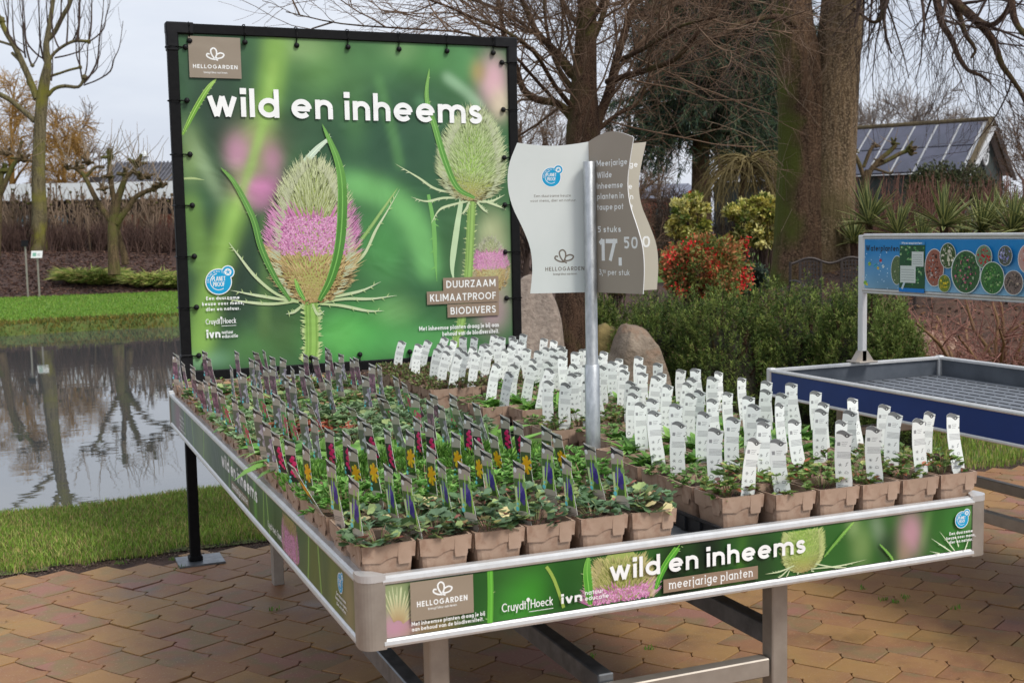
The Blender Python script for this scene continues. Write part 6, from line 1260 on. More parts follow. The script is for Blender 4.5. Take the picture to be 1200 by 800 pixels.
for (x, y, x1, y1, w) in [(98, 100, 140, 55, 2.4), (98, 98, 120, 20, 2.6), (97, 95, 92, 30, 2.2), (104, 48, 108, -10, 2.6), (90, 48, 94, -20, 3.2), (84, 50, 95, -8, 2), (104, 49, 128, 5, 2), (64, 68, 104, 45, 2), (78, 52, 80, -20, 2.2), (70, 58, 58, -10, 2.2), (52, 70, 24, 12, 2.6), (52, 72, 45, 0, 2.6), (37, 76, 28, 10, 2.6), (30, 68, 26, -10, 2.2), (28, 62, 4, 0, 2.4), (95, 79, 88, 40, 2), (100, 92, 118, 60, 2), (60, 95, 62, 60, 2), (37, 78, 48, 40, 1.8), (20, 58, 14, 0, 2), (8, 40, 10, -10, 2), (70, 30, 72, -10, 2.4), (60, 40, 54, 0, 2.2), (96, 98, 104, 40, 2)]:
    a = np.array([x, y]); b_ = np.array([x1, y1]); m = np.array([x+(x1-x)*.62, y+(y1-y)*.22]); sh.append(px_limb([(x, y, w), (*(a*.4+m*.6), w*.9), (m[0]+(x1-x)*.12, m[1]+(y1-y)*.14, w*.8), (*(b_*.6+m*.4), w*.6), (x1, y1, w*.4), (x1+(x1-x)*.1, y1-30, w*.3)], D3+rng.normal()*.5))
tw = sprout(sh, 5, 1.1, (15, 40), .5, 5, .06, .10, .2, 1, .006)
part(branches_obj('trunk', [([trunk], 16)], M_barkg, None), t3)
for q in limbs: part(branches_obj('limb', [([q], 8)], M_barkg, None), t3)
tag(part(branches_obj('shoots', [(sh, 4), (tw, 3)], M_twigd, None), t3), kind='stuff')
for (x, y, r_) in ((99, 91, .09), (104, 49, .07), (94, 79, .06), (1, 24, .12), (38, 77, .06)): part(knobs([atD(x, y, D3)], [r_], 6).build('knob', M_barkg, smooth=True), t3)
# --- pollards
def pollard(name, D, trunkpts, limbpts, heads, label, shoots=5, sl=.5, m=M_barkp, grp=None):
    p0 = atD(trunkpts[0][0], trunkpts[0][1], D); t = tree(name, (p0[0], p0[1], terr(p0[0], p0[1])), label, group=grp)
    tk = thin(px_limb(trunkpts, D), .6 if D > 25 else .8); lm = [thin(px_limb(q, D), .7) for q in limbpts]
    part(branches_obj('trunk', [([tk], 14)], m, None), t)
    for q in lm: part(branches_obj('limb', [([q], 8)], m, None), t)
    hp = [atD(x, y, D+(d if d else 0)) for x, y, w, d in heads]; hr = [w*D/FPX/2 for _, _, w, _ in heads]
    for p, r in zip(hp, hr):
        mb = knobs([p], [r*.9], 6)
        for k in range(5):
            d = unit(randdir(1, -.2, 1)[0]); mb.tube([p-d*r*.2, p+d*r*.9, p+d*r*2.1], [r*.5, r*.42, r*.3], 6)
        part(mb.build('knob', m, smooth=False), t)
    if shoots:
        st = []
        for p, r in zip(hp, hr):
            for k in range(shoots):
                d = unit(randdir(1, .0, 1)[0]+np.array([0, 0, .3])); pts = [p]; 
                for s_ in range(4): d = unit(d+rng.normal(size=3)*.12+np.array([0, 0, .08])); pts.append(pts[-1]+d*sl*rng.uniform(.5, 1)/4)
                st.append((np.array(pts), np.linspace(.012, .004, 5)*(D/28)))
        tag(part(branches_obj('shoots', [(st, 3)], M_twigl, None), t), kind='stuff')
    return t
pollard('pollard_tree', 27.0, [(134, 322, 24), (133, 300, 21), (132, 275, 19), (133, 255, 18), (135, 240, 16)],
 [[(133, 262, 13), (122, 248, 10), (112, 232, 9), (105, 218, 8), (98, 205, 7), (90, 198, 7)], [(134, 258, 15), (137, 238, 13), (142, 222, 11), (147, 208, 9)], [(136, 262, 13), (148, 246, 10), (158, 232, 9), (170, 225, 8), (188, 218, 7), (196, 215, 6)], [(135, 240, 10), (131, 220, 9), (129, 200, 8), (128, 185, 7)], [(100, 208, 6), (112, 196, 5), (122, 196, 5)], [(147, 208, 7), (156, 200, 7), (160, 192, 7)]],
 [(90, 197, 9, 0), (103, 190, 10, .2), (129, 184, 10, 0), (127, 206, 8, -.2), (147, 205, 10, 0), (161, 192, 12, .1), (165, 207, 11, -.2), (172, 206, 9, 0), (190, 217, 9, 0), (180, 222, 8, 0), (80, 197, 7, 0), (121, 221, 8, -.2)], 'small knobbly pollard tree standing in the bark bed across the pond', 5, 1.3)
pollard('pollard_stump', 27.8, [(147, 310, 15), (145, 296, 13), (140, 280, 11), (136, 262, 10)], [[(138, 268, 9), (142, 256, 8), (146, 248, 7)]], [(147, 246, 8, 0)], 'slim leaning brown trunk just behind the small knobbly pollard', 3, .4)
pollard('pollard_tree', 30.0, [(-6, 300, 22), (-4, 270, 18), (-2, 240, 14), (0, 215, 12)], [[(-2, 232, 10), (6, 215, 9), (12, 200, 8), (20, 188, 8), (28, 186, 7)], [(0, 218, 9), (3, 200, 8), (8, 192, 7)], [(18, 190, 6), (22, 178, 5), (26, 165, 5)]], [(28, 187, 9, 0), (5, 200, 10, 0), (22, 186, 9, 0), (8, 180, 8, 0)], 'knobbly pollard cut off by the left edge, beside the tall lopped tree', 5, 1.0)
# --- generic bare tree
def bare(name, x, yb, yt, D, label, m, spread=.5, dens=1.0, up=.05, tw=.012, lv=3, grp=None, droop=0, wtr=.045, cat='tree', nm='crown'):
    p0 = atD(x, yb, D); gz = terr(p0[0], p0[1]); H = (yb-yt)*D/FPX; t = tree(name, (p0[0], p0[1], gz), label, cat, grp); b = np.array([p0[0], p0[1], min(p0[2], gz+.5)])
    if p0[2] > gz: b = np.array([p0[0], p0[1], gz]); H += p0[2]-gz
    P = [b]; d = UPV.copy()
    for k in range(6): d = unit(d+rng.normal(size=3)*.06+UPV*.1); P.append(P[-1]+d*H*.72/6)
    tk = (np.array(P), np.linspace(H*wtr*.5, H*wtr*.14, 7)); a = sprout([tk], int(11*dens)+2, H*spread*.85, (25, 62), .55, 7, .11, up, .25, 1, tw*1.6)
    b_ = sprout(a, int(8*dens), H*spread*.42, (22, 55), .5, 6, .12, up*.6-droop, .2, 1, tw); c_ = sprout(b_, int(6*dens), H*spread*.24, (22, 55), .6, 5, .12, -droop, .15, 1, tw*.62)
    part(branches_obj('trunk', [([tk], 10)], m, None), t); lvls = [(a, 5), (b_, 3), (c_, 3)]
    if lv > 3: lvls.append((sprout(c_, 4, H*spread*.15, (20, 55), .7, 4, .12, -droop, .1, 1, tw*.5), 3))
    tag(part(branches_obj(nm, lvls, m, None), t), kind='stuff'); return t
bare('willow_tree', 14, 250, 80, 52, 'amber-twigged willow behind the tall lopped tree', M_twigy, .5, .95, .02, .022, 4, droop=.10)
bare('willow_tree', 84, 250, 124, 54, 'amber-twigged willow between the tall lopped tree and the small pollard', M_twigy, .5, 1.0, .02, .022, 4, droop=.09)
bare('willow_tree', -34, 250, 90, 50, 'amber-twigged willow at the far left edge of the picture', M_twigy, .5, .9, .02, .022, 4, droop=.1)
bare('bare_tree', 112, 245, 118, 66, 'thin grey bare tree behind the dark pitched roof', M_twigfar, .5, 1.1, .03, .03, 3)
bare('bare_tree', 300, 255, 195, 60, 'bare tree hidden behind the big teasel banner', M_twigfar, .5, .9, .03, .03, 3)
G3 = 'bare trees far behind the garden'
for k, (x, yb, yt, D, m, lb) in enumerate([(610, 255, 80, 32, M_twig, 'bare tree seen between the banner frame and the nearer brown tree'), (640, 255, 95, 40, M_twigfar, 'grey bare tree behind the white wing of the price sign'), (740, 255, 60, 34, M_twig, 'bare tree rising just right of the taupe price wing'), (575, 258, 120, 44, M_twigfar, 'grey bare tree behind the right part of the banner'),
     (775, 255, 120, 48, M_twigfar, 'grey bare tree beside the dark conifer'), (705, 258, 130, 50, M_twigfar, 'low grey bare tree behind the brown tree limbs'),
     (1030, 240, 88, 76, M_twigfar, 'round-crowned bare tree left in the row behind the solar roof'), (1062, 240, 84, 78, M_twigfar, 'tallest round-crowned bare tree behind the solar roof'), (1094, 240, 94, 77, M_twigfar, 'round-crowned bare tree right in the row behind the solar roof'), (1124, 240, 112, 80, M_twigfar, 'small bare tree behind the ridge end of the solar roof'), (1012, 240, 104, 74, M_twigfar, 'bare tree beside the twin trunk, behind the solar roof'),
     (1196, 250, 118, 40, M_twig, 'bare tree at the right edge beyond the barn gable'), (1225, 250, 90, 36, M_twig, 'bare tree cut off by the right edge of the picture'), (840, 255, 150, 60, M_twigfar, 'grey bare tree behind the weeping tree')]):
    bare('bare_tree', x, yb, yt, D, lb, m, .5 if D < 60 else .42, 1.15 if D < 60 else 1.25, .06, .010 if D < 35 else .0085*D/28, 3, grp=G3, wtr=.04)
bare('thicket_shrub', 610, 300, 150, 16, 'twiggy bare shrub between the banner frame and the brown trunk', M_twigd, .6, 1.2, .03, .006, 3, cat='shrub')
bare('thicket_shrub', 735, 330, 200, 20, 'twiggy bare shrub right beside the taupe price wing', M_twig, .6, 1.2, .05, .007, 3, cat='shrub')
bare('thicket_shrub', 790, 330, 225, 24, 'bare brown shrub below the distant roof', M_twigd, .7, 1.2, .05, .009, 3, cat='shrub')
# --- dark conifer
def conifer(x, D, yt, label):
    p0 = atD(x, 330, D); gz = terr(p0[0], p0[1]); top = atD(x, yt, D)[2]; H = top-gz; t = tree('conifer', (p0[0], p0[1], gz), label); B0 = np.array([p0[0], p0[1], gz])
    tk = (np.array([B0+UPV*H*k/6 for k in range(7)]), np.linspace(.22, .03, 7)); part(branches_obj('trunk', [([tk], 9)], M_bark1, None), t)
    bo = []
    for k in range(210):
        h = rng.uniform(.40, .98); a = rng.uniform(0, 6.283); Lh = H*.34*(1.05-h)**.7*rng.uniform(.6, 1.1); d = np.array([math.cos(a), math.sin(a), .25]); pts = [B0+UPV*H*h]
        for s_ in range(7): d = unit(d+np.array([0, 0, -.10])+rng.normal(size=3)*.05); pts.append(pts[-1]+d*Lh/7)
        bo.append((np.array(pts), np.linspace(.03, .008, 8)))
    sb = sprout(bo, 7, 1.0, (30, 65), .5, 5, .08, -.12, .2, 1, .006); part(branches_obj('boughs', [(bo, 4), (sb, 3)], M_bark1, None), t)
    P, D_, = [], []
    for pts, _ in sb+bo:
        n = 46; u = rng.uniform(.05, 1, n)*(len(pts)-1); i = np.minimum(u.astype(int), len(pts)-2); f = (u-i)[:, None]; P.append(pts[i]*(1-f)+pts[i+1]*f); D_.append(unit(pts[-1]-pts[0])[None]*.8+rng.normal(size=(n, 3))*.6+np.array([0, 0, -.35]))
    P = np.concatenate(P); D_ = np.concatenate(D_); n = len(P); V, F, k = leaves_mesh(P, D_, randdir(n), rng.uniform(.10, .22, n), rng.uniform(.011, .022, n), .1, .1, 'quad')
    col = pal((54, 70, 56), (66, 84, 60), (42, 56, 48), (80, 92, 64))[rng.integers(0, 4, n)]*rng.uniform(.7, 1.2, (n, 1)); tag(part(link(fastmesh('needles', V, F, [M_cone], vcol=np.repeat(col, k, axis=0)), 'needles'), t), kind='stuff')
conifer(822, 21, -90, 'dark feathery conifer left of the twin-trunk tree')
conifer(905, 27, -20, 'dark conifer partly hidden by the twin trunk')
# --- weeping tree
D4 = 18.0; p0 = atD(868, 330, D4); gz = terr(p0[0], p0[1]); t = tree('weeping_tree', (p0[0], p0[1], gz), 'small umbrella-shaped weeping tree left of the twin trunk')
tk = px_limb([(866, 345, 10), (867, 290, 8), (868, 240, 7), (872, 205, 7), (878, 186, 8)], D4); um = []
for k in range(70):
    a = rng.uniform(0, 6.283); d = np.array([math.cos(a), math.sin(a), rng.uniform(.2, 1.1)]); pts = [tk[0][-1]-UPV*rng.uniform(0, .25)]; Lh = rng.uniform(.5, 1.15)
    for s_ in range(9): d = unit(d+np.array([0, 0, -.26])+rng.normal(size=3)*.10); pts.append(pts[-1]+d*Lh/7)
    um.append((np.array(pts), np.linspace(.020, .004, 10)))
u2 = sprout(um, 12, .5, (15, 60), .5, 6, .12, -.2, .1, 1, .004); part(branches_obj('trunk', [([tk], 8)], M_bark1, None), t); tag(part(branches_obj('crown', [(um, 4), (u2, 3)], mat('weeping_twigs', C(92, 80, 46), C(112, 98, 56), 3, .9), None), t), kind='stuff')
# --- leafy shrubs
def leafy(name, x, y0, y1, w, D, label, cols, ll, n, stems=True, base=None, flat=1.0, grp=None, shape='leaf', cat='shrub', clump=None, mt=None, sink=.0):
    """crown between image rows y1 (top) and y0 (bottom), w pixels wide"""
    top = atD(x, y1, D); gx, gy = top[:2]; gz = terr(gx, gy); bz = max(atD(x, y0, D)[2], gz) if base is None else base; H = top[2]-bz; W_ = w*D/FPX/2; t = tree(name, (gx, gy, gz), label, cat, grp); cz = (top[2]+bz)/2; cen = np.array([gx, gy, cz]); R3 = np.array([W_, W_*flat, H/2])
    nc = clump or 60; q = randdir(nc)*rng.uniform(.35, 1.0, (nc, 1))**.5; q[:, 2] = np.clip(q[:, 2], -.75, 1); cc = cen+q*R3*rng.uniform(.86, 1.06, (nc, 1)); cs_ = rng.uniform(.12, .30, nc)*min(W_, H)
    i = rng.integers(0, nc, n); P = cc[i]+randdir(n)*(rng.uniform(.2, 1, n)**.5*cs_[i])[:, None]; P[:, 2] = np.maximum(P[:, 2], gz+.03); d = unit_rows(P-cen)*.7+randdir(n)*.8+np.array([0, 0, .35])
    V, F, k = leaves_mesh(P, d, randdir(n, -.2, 1), rng.uniform(.6, 1.25, n)*ll, rng.uniform(.35, .6, n)*ll, .15, .15, shape); ci = rng.integers(0, len(cols), nc); cj = np.where(rng.random(n) < .6, ci[i], rng.integers(0, len(cols), n)); col = cols[cj]*rng.uniform(.7, 1.25, (n, 1))
    tag(part(link(fastmesh('leaves', V, F, [mt or M_leafg], vcol=np.repeat(col, k, axis=0)), 'leaves'), t), kind='stuff')
    if stems:
        st = []
        for k in range(26):
            e_ = cc[rng.integers(0, nc)]; b_ = np.array([gx+rng.normal()*W_*.18, gy+rng.normal()*W_*.15, gz-.02]); st.append((np.array([b_, b_*.65+e_*.35+rng.normal(size=3)*.03+UPV*.05, b_*.3+e_*.7+UPV*.05, e_]), np.array([.014, .011, .008, .004])*max(1, H)))
        part(branches_obj('stem', [(st, 5)], M_twigd, None), t)
    return t
def unit_rows(a): return a/(np.linalg.norm(a, axis=1, keepdims=True)+1e-9)
YEL = pal((196, 186, 100), (214, 208, 140), (140, 142, 62), (88, 106, 48), (110, 100, 50)); RED = pal((170, 34, 40), (190, 50, 52), (150, 84, 58), (120, 110, 64), (84, 96, 56), (176, 120, 84))
leafy('variegated_shrub', 806, 285, 228, 46, 16.5, 'round yellow-variegated shrub just right of the price sign', YEL, .075, 5200, grp='yellow-variegated shrubs')
leafy('variegated_shrub', 868, 292, 232, 40, 17.2, 'yellow-variegated shrub under the weeping tree', YEL, .075, 3600, grp='yellow-variegated shrubs')
leafy('variegated_shrub', 895, 294, 228, 46, 16.5, 'yellow-variegated shrub touching the mossy twin trunk', YEL, .075, 5000, grp='yellow-variegated shrubs')
leafy('nandina_shrub', 826, 352, 280, 108, 10.5, 'red-berried orange-leaved shrub behind the clipped pine', pal((128, 128, 66), (110, 116, 58), (168, 110, 70), (150, 96, 60), (92, 104, 52)), .042, 9000, clump=120)
mb_ = []; nn = 34; cx_ = atD(826, 316, 10.4); P = []
for k in range(nn):
    c = atD(rng.uniform(776, 880), rng.uniform(278, 345), 10.2+rng.uniform(-.1, .5)); m_ = rng.integers(16, 44); P.append(c+rng.normal(size=(m_, 3))*np.array([.03, .03, .045]))
P = np.concatenate(P); n = len(P); V, F, k = leaves_mesh(P, randdir(n), randdir(n), rng.uniform(.018, .034, n), rng.uniform(.014, .022, n), .2, 0, 'quad'); nand = [o for o in bpy.data.objects if o.name.startswith('nandina_shrub')][0]
tag(part(link(fastmesh('berries', V, F, [M_leafg], vcol=np.repeat(pal((196, 24, 34), (170, 16, 28), (214, 50, 50))[rng.integers(0, 3, n)]*rng.uniform(.8, 1.2, (n, 1)), k, axis=0)), 'berries'), nand), kind='stuff')
leafy('laurel_shrub', 876, 350, 312, 46, 11, 'dark blue-green shrub between the red-berried shrub and the twin trunk', pal((52, 66, 52), (70, 84, 66), (40, 52, 44)), .05, 2600)
leafy('box_shrub', 716, 345, 300, 60, 14, 'low brownish-green shrub behind the taupe price wing', pal((80, 84, 46), (110, 96, 60), (94, 72, 50)), .04, 3500)
leafy('evergreen_hedge', 1115, 245, 196, 150, 30, 'dark ivy-green hedge in front of the solar-roof barn', pal((60, 66, 40), (76, 78, 48), (50, 52, 36)), .09, 9000, flat=.3, clump=140, cat='hedge')
# --- reddish brushwood hedge right and behind yuccas
def brush(name, x0, x1, yb, yt, D0_, D1_, n, label, m, w=.006, cat='hedge', kn=False, base=None, wob=.06, up=.35, sub=7):
    P0 = atD(x0, yb, D0_); P1 = atD(x1, yb, D1_); mid = (P0+P1)/2; t = tree(name, (mid[0], mid[1], terr(mid[0], mid[1])), label, cat); st = []
    for k in range(n):
        f = rng.random(); xx = x0+(x1-x0)*f; Dk = D0_+(D1_-D0_)*f+rng.normal()*.4; g_ = atD(xx, yb, Dk); z0 = terr(g_[0], g_[1]); Hh = (atD(xx, yt, Dk)[2]-z0)*rng.uniform(.65, 1.05)
        d = unit(np.array([rng.normal()*.22, rng.normal()*.22, 1])); pts = [np.array([g_[0], g_[1], z0])]
        for s_ in range(6): d = unit(d+rng.normal(size=3)*wob+UPV*.05); pts.append(pts[-1]+d*Hh/6)
        st.append((np.array(pts), np.linspace(w*1.6, w*.8, 7)*rng.uniform(.7, 1.2)))
    s2 = sprout(st, sub, .35*(w/.006)**.4, (20, 60), .55, 5, .12, .12, .1, 1, w*.45)
    lv = [(st, 5), (s2, 3)]; tag(part(branches_obj('stems', lv, m, None), t), kind='stuff')
    return t, st
brush('brushwood_hedge', 1000, 1260, 250, 205, 26, 22, 420, 'reddish bare hedge between the yuccas and the barn', mat('reddish_stems', C(96, 62, 54), C(124, 88, 74), 2, .9), .008, sub=8)
brush('brushwood_hedge', 560, 940, 300, 236, 26, 28, 480, 'brown bare hedge far behind the price sign', M_twigd, .008, sub=7)
t, st = brush('pleached_hedge', -70, 240, 286, 216, 33.2, 33.2, 170, 'tall bare hedge of knuckled stems in front of the long low building', mat('hedge_stems', C(112, 92, 74), C(140, 120, 100), 1.5, .9), .021, wob=.05, sub=10)
kp = [p[0][-1] for p in st]+[p[0][-2] for p in st[::2]]; part(knobs(kp, list(rng.uniform(.025, .05, len(kp))), 6).build('knuckles', M_barkp, smooth=True), t)['kind'] = 'stuff'
brush('twig_hedge', -70, 240, 290, 262, 32.4, 32.4, 600, 'dense low band of dark twigs at the foot of the knuckled hedge', mat('dark_hedge_twigs', C(70, 50, 44), C(92, 70, 60), 1.5, .95), .010, wob=.1, sub=9)
# --- ornamental grass mounds left
for k, (x, w) in enumerate(((95, 34), (118, 30), (172, 36), (196, 30), (215, 30))):
    g_ = atD(x, 306, 28.6); gz = terr(g_[0], g_[1]); n = 900; a = rng.uniform(0, 6.283, n); r_ = rng.uniform(0, .3, n); P = np.stack([g_[0]+np.cos(a)*r_, g_[1]+np.sin(a)*r_*.6, np.full(n, gz)], 1); d = np.stack([np.cos(a)*.8, np.sin(a)*.8, rng.uniform(.5, 1.4, n)], 1)
    V, F, kk = leaves_mesh(P, d, np.tile(UPV, (n, 1))+rng.normal(size=(n, 3))*.2, rng.uniform(.35, .62, n), np.full(n, .022), .1, .45, 'leaf'); col = pal((120, 140, 60), (150, 160, 84), (98, 116, 50), (160, 150, 90))[rng.integers(0, 4, n)]*rng.uniform(.7, 1.2, (n, 1))
    o = link(fastmesh('grass_mound', V, F, [M_leafg], vcol=np.repeat(col, kk, axis=0)), 'grass_mound'); tag(o, ['leftmost arching grass mound in the bark bed', 'arching grass mound left of the small pollard', 'arching grass mound right of the pollard stump', 'arching grass mound next to the banner frame', 'arching grass mound hidden by the banner'][k], 'ornamental grass', 'arching grass mounds in the bark bed')
# --- clipped dwarf pines behind the tables
def pine(x, y0, y1, w, D, label, n=1500, flat=.8, cols=None):
    top = atD(x, y1, D); gx, gy = top[:2]; gz = terr(gx, gy); H = top[2]-gz; W_ = w*D/FPX/2; t = tree('dwarf_pine', (gx, gy, gz), label, 'shrub', 'low dwarf pines behind the tables'); R3 = np.array([W_, W_*flat, H]); 
    q = randdir(n, .0, 1); q[:, 2] = q[:, 2]*.98+.02; u = unit_rows(q); rad = 1+.10*np.sin(u[:, 0]*9+x)*np.sin(u[:, 1]*8+1)+rng.normal(size=n)*.03
    sq = np.sign(u)*np.abs(u)**.75; P = np.array([gx, gy, gz])+sq*R3*rad[:, None]*rng.uniform(.72, 1, (n, 1))**.7; ax = unit_rows(u*.55+np.array([0, 0, 1.0])+rng.normal(size=(n, 3))*.28)
    L_ = rng.uniform(.06, .11, n); m_ = 18; PP = np.repeat(P, m_, axis=0); AX = np.repeat(ax, m_, axis=0); LL = np.repeat(L_, m_); f = np.tile(np.linspace(0, 1, m_), n); N_ = n*m_
    base = PP+AX*(f*LL)[:, None]; d = AX*(.25+.5*f[:, None])+randdir(N_)*.8*(1.15-f[:, None]*.5); V, F, k = leaves_mesh(base, d, randdir(N_), rng.uniform(.022, .036, N_), np.full(N_, .006), .0, 0, 'quad')
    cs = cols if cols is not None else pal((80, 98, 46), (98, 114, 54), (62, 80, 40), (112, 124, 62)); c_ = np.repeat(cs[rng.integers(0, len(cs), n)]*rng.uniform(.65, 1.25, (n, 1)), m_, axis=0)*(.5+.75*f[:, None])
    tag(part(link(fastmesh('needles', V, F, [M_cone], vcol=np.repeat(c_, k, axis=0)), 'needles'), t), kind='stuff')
    bud = P+ax*L_[:, None]; sel = rng.random(n) < .5; V, F, k = leaves_mesh(bud[sel], ax[sel], randdir(sel.sum()), np.full(sel.sum(), .018), np.full(sel.sum(), .008), .3, 0, 'quad'); tag(part(link(fastmesh('buds', V, F, [M_leafg], vcol=np.tile(C(150, 130, 96), (len(V), 1))), 'buds'), t), kind='stuff')
    st = [(np.array([[gx+rng.normal()*.1*W_, gy+rng.normal()*.1*W_, gz], P[i]*.5+np.array([gx, gy, gz])*.5+UPV*.05, P[i]]), np.array([.018, .012, .004])) for i in rng.integers(0, n, 60)]; part(branches_obj('stem', [(st, 5)], M_bark1, None), t)
    core = MB(); a = np.linspace(0, 1, 6); core.lathe([(max(.01, W_*.78*math.sqrt(1-t_*t_)), t_*H*.78) for t_ in a], 14, (gx, gy, gz), 1, flat); part(core.build('inner_shade', mat('painted_inner_shade', C(34, 34, 22), C(52, 48, 30), 20, .95, bump=.03, bscale=40), smooth=False), t)  # solid dark core: the shade inside the pine is put into its colour
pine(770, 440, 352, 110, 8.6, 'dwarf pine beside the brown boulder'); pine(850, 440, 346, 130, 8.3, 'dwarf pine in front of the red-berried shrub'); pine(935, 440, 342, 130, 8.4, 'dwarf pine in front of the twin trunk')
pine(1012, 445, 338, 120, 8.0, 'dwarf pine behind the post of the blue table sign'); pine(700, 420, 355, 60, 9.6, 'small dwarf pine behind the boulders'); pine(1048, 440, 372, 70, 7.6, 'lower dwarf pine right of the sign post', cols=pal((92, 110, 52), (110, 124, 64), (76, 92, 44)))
# --- red twiggy shrub right
D5 = 8.6; p0 = atD(1150, 440, D5); gz = terr(p0[0], p0[1]); t = tree('red_maple_shrub', (p0[0], p0[1], gz), 'bare spreading shrub with reddish twigs below the blue water-plants sign', 'shrub'); ro = []
for k in range(34):
    a = rng.uniform(0, 6.283); d = unit([math.cos(a), math.sin(a)*.7, rng.uniform(.3, 1.0)]); pts = [np.array([p0[0]+rng.normal()*.12, p0[1]+rng.normal()*.1, gz])]
    for s_ in range(7): d = unit(d+rng.normal(size=3)*.22+UPV*.02); pts.append(pts[-1]+d*.155*rng.uniform(.7, 1.1))
    ro.append((np.array(pts), np.linspace(.020, .008, 8)))
r2 = sprout(ro, 9, .45, (25, 65), .5, 6, .14, .03, .25, 1, .004); r3 = sprout(r2, 6, .24, (25, 60), .6, 4, .12, .03, .2, 1, .0022)
part(branches_obj('branches', [(ro, 7)], mat('ochre_bark', C(140, 110, 72), C(110, 84, 60), 10, .9), None), t); tag(part(branches_obj('twigs', [(r2, 4), (r3, 3)], mat('red_twigs', C(132, 88, 78), C(156, 112, 98), 4, .85), None), t), kind='stuff')
# --- yuccas
def yucca(x, y, D, s, label):
    c = atD(x, y, D); gz = terr(c[0], c[1]); t = tree('yucca', (c[0], c[1], gz), label, 'yucca', 'variegated yuccas behind the water-plants sign'); n = 58; a = rng.uniform(0, 6.283, n); el = rng.uniform(-.1, 1.5, n); d = np.stack([np.cos(a)*np.cos(el), np.sin(a)*np.cos(el), np.sin(el)], 1); P = np.tile(c, (n, 1))
    X = np.cross(d, UPV); X = unit_rows(X+rng.normal(size=(n, 3))*.15); L_ = rng.uniform(.38, .62, n)*s; w = .026*s; V, Cc = [], []; tt = [0, .25, .6, 1]; ww = [.6, 1, .8, .02]
    for q, wq in zip(tt, ww):
        cen = P+d*(L_*q)[:, None]+np.array([0, 0, -1.0])*(L_*q*q*.12)[:, None]; up = np.cross(X, d)
        for u, cl in ((-1, 0), (-.55, 0), (0, 1), (.55, 0), (1, 0)): V.append(cen+X*u*w*wq*.8+up*abs(u)*w*.3*wq); Cc.append(np.tile(C(206, 204, 128) if abs(u) > .8 else (C(96, 108, 66) if u else C(78, 94, 58)), (n, 1))*rng.uniform(.85, 1.1, (n, 1)))
    V = np.stack(V, 1).reshape(-1, 3); Cc = np.stack(Cc, 1).reshape(-1, 3); b = (np.arange(n)*20)[:, None]; F = np.concatenate([b+np.array([[r_*5+k, r_*5+k+1, (r_+1)*5+k+1, (r_+1)*5+k]]) for r_ in range(3) for k in range(4)])
    part(link(fastmesh('leaves', V, [F], [M_leafg], vcol=Cc), 'leaves'), t)['kind'] = 'stuff'; tk = (np.array([[c[0], c[1], gz], [c[0]+.02, c[1], (gz+c[2])/2], c]), np.array([.05, .045, .04])); part(branches_obj('trunk', [([tk], 8)], M_bark1, None), t)
for k, (x, y, D, s) in enumerate(((1018, 262, 13, 1.0), (1000, 285, 13.6, .8), (1052, 276, 12.6, .9), (1106, 266, 12.5, 1.05), (1080, 284, 13.4, .8), (1150, 270, 12.6, .95), (1186, 274, 12.2, 1.0), (1130, 290, 13, .8), (1215, 268, 12, 1.0), (1168, 256, 14, .8))):
    yucca(x, y, D, s, ['tallest yellow-striped yucca beside the twin trunk', 'yucca tucked low against the twin trunk', 'yucca above the title of the water-plants sign', 'large yucca above the middle of the water-plants sign', 'small yucca between the two larger ones above the sign', 'yucca above the right part of the sign', 'yucca near the right edge above the sign', 'low yucca behind the sign, right of the large one', 'yucca cut off by the right edge', 'far yucca against the reddish hedge'][k])
# --- boulders
def rock(x0, x1, yt, D, yb, label, m, seed, pw=(.62, .42)):
    r = np.random.default_rng(seed); a, b_ = atD(x0, yb, D), atD(x1, yb, D); c = (a+b_)/2; gz = terr(c[0], c[1]); W_ = np.linalg.norm(b_-a)/2; H = atD((x0+x1)/2, yt, D)[2]-gz+.12; nu, nv = 56, 30
    u = np.arange(nu)*2*math.pi/nu; v = np.linspace(-.35, math.pi/2, nv); U, Vv = np.meshgrid(u, v); d = np.stack([np.cos(U)*np.cos(Vv), np.sin(U)*np.cos(Vv), np.sin(Vv)], -1).reshape(-1, 3)
    pl = unit_rows(r.normal(size=(16, 3))+np.array([0, 0, .2])); off = r.uniform(.72, 1.0, 16); k = np.max(d@pl.T/off, axis=1); rad = np.minimum(1.08, 1/np.maximum(k, .5)); rad *= 1+sum(.045/q*np.sin(d[:, 0]*5*q+seed*q)*np.sin(d[:, 2]*4.3*q+q)*np.cos(d[:, 1]*4.7*q+seed) for q in (1, 2, 3.7, 6))
    P = d*rad[:, None]*np.array([W_, W_*.8, H]); P = P+np.array([c[0], c[1], gz-.1]); P = np.array([c[0], c[1], gz-.1])+np.sign(P-np.array([c[0], c[1], gz-.1]))*(np.abs((P-np.array([c[0], c[1], gz-.1]))/np.array([W_, W_*.8, H]))**np.array([pw[0], pw[0], pw[1]]))*np.array([W_, W_*.8, H]); i = np.arange(nu); j = (i+1) % nu; F = np.concatenate([np.stack([q*nu+i, q*nu+j, (q+1)*nu+j, (q+1)*nu+i], 1) for q in range(nv-1)]); tag(link(fastmesh('boulder', P, [F], [m], smooth=True), 'boulder'), label, 'boulder', 'boulders behind the display table')
M_rock1 = mat('speckled_granite', C(140, 126, 114), C(172, 156, 142), 30, .85, bump=.014, bscale=26, c3=C(120, 104, 94), scale2=60); M_rock2 = mat('brown_boulder', C(108, 94, 80), C(144, 130, 114), 9, .88, bump=.03, bscale=16, c3=C(140, 108, 84), scale2=7); M_rock3 = mat('yellow_stone', C(140, 122, 76), C(110, 100, 60), 8, .85, bump=.02, bscale=14)
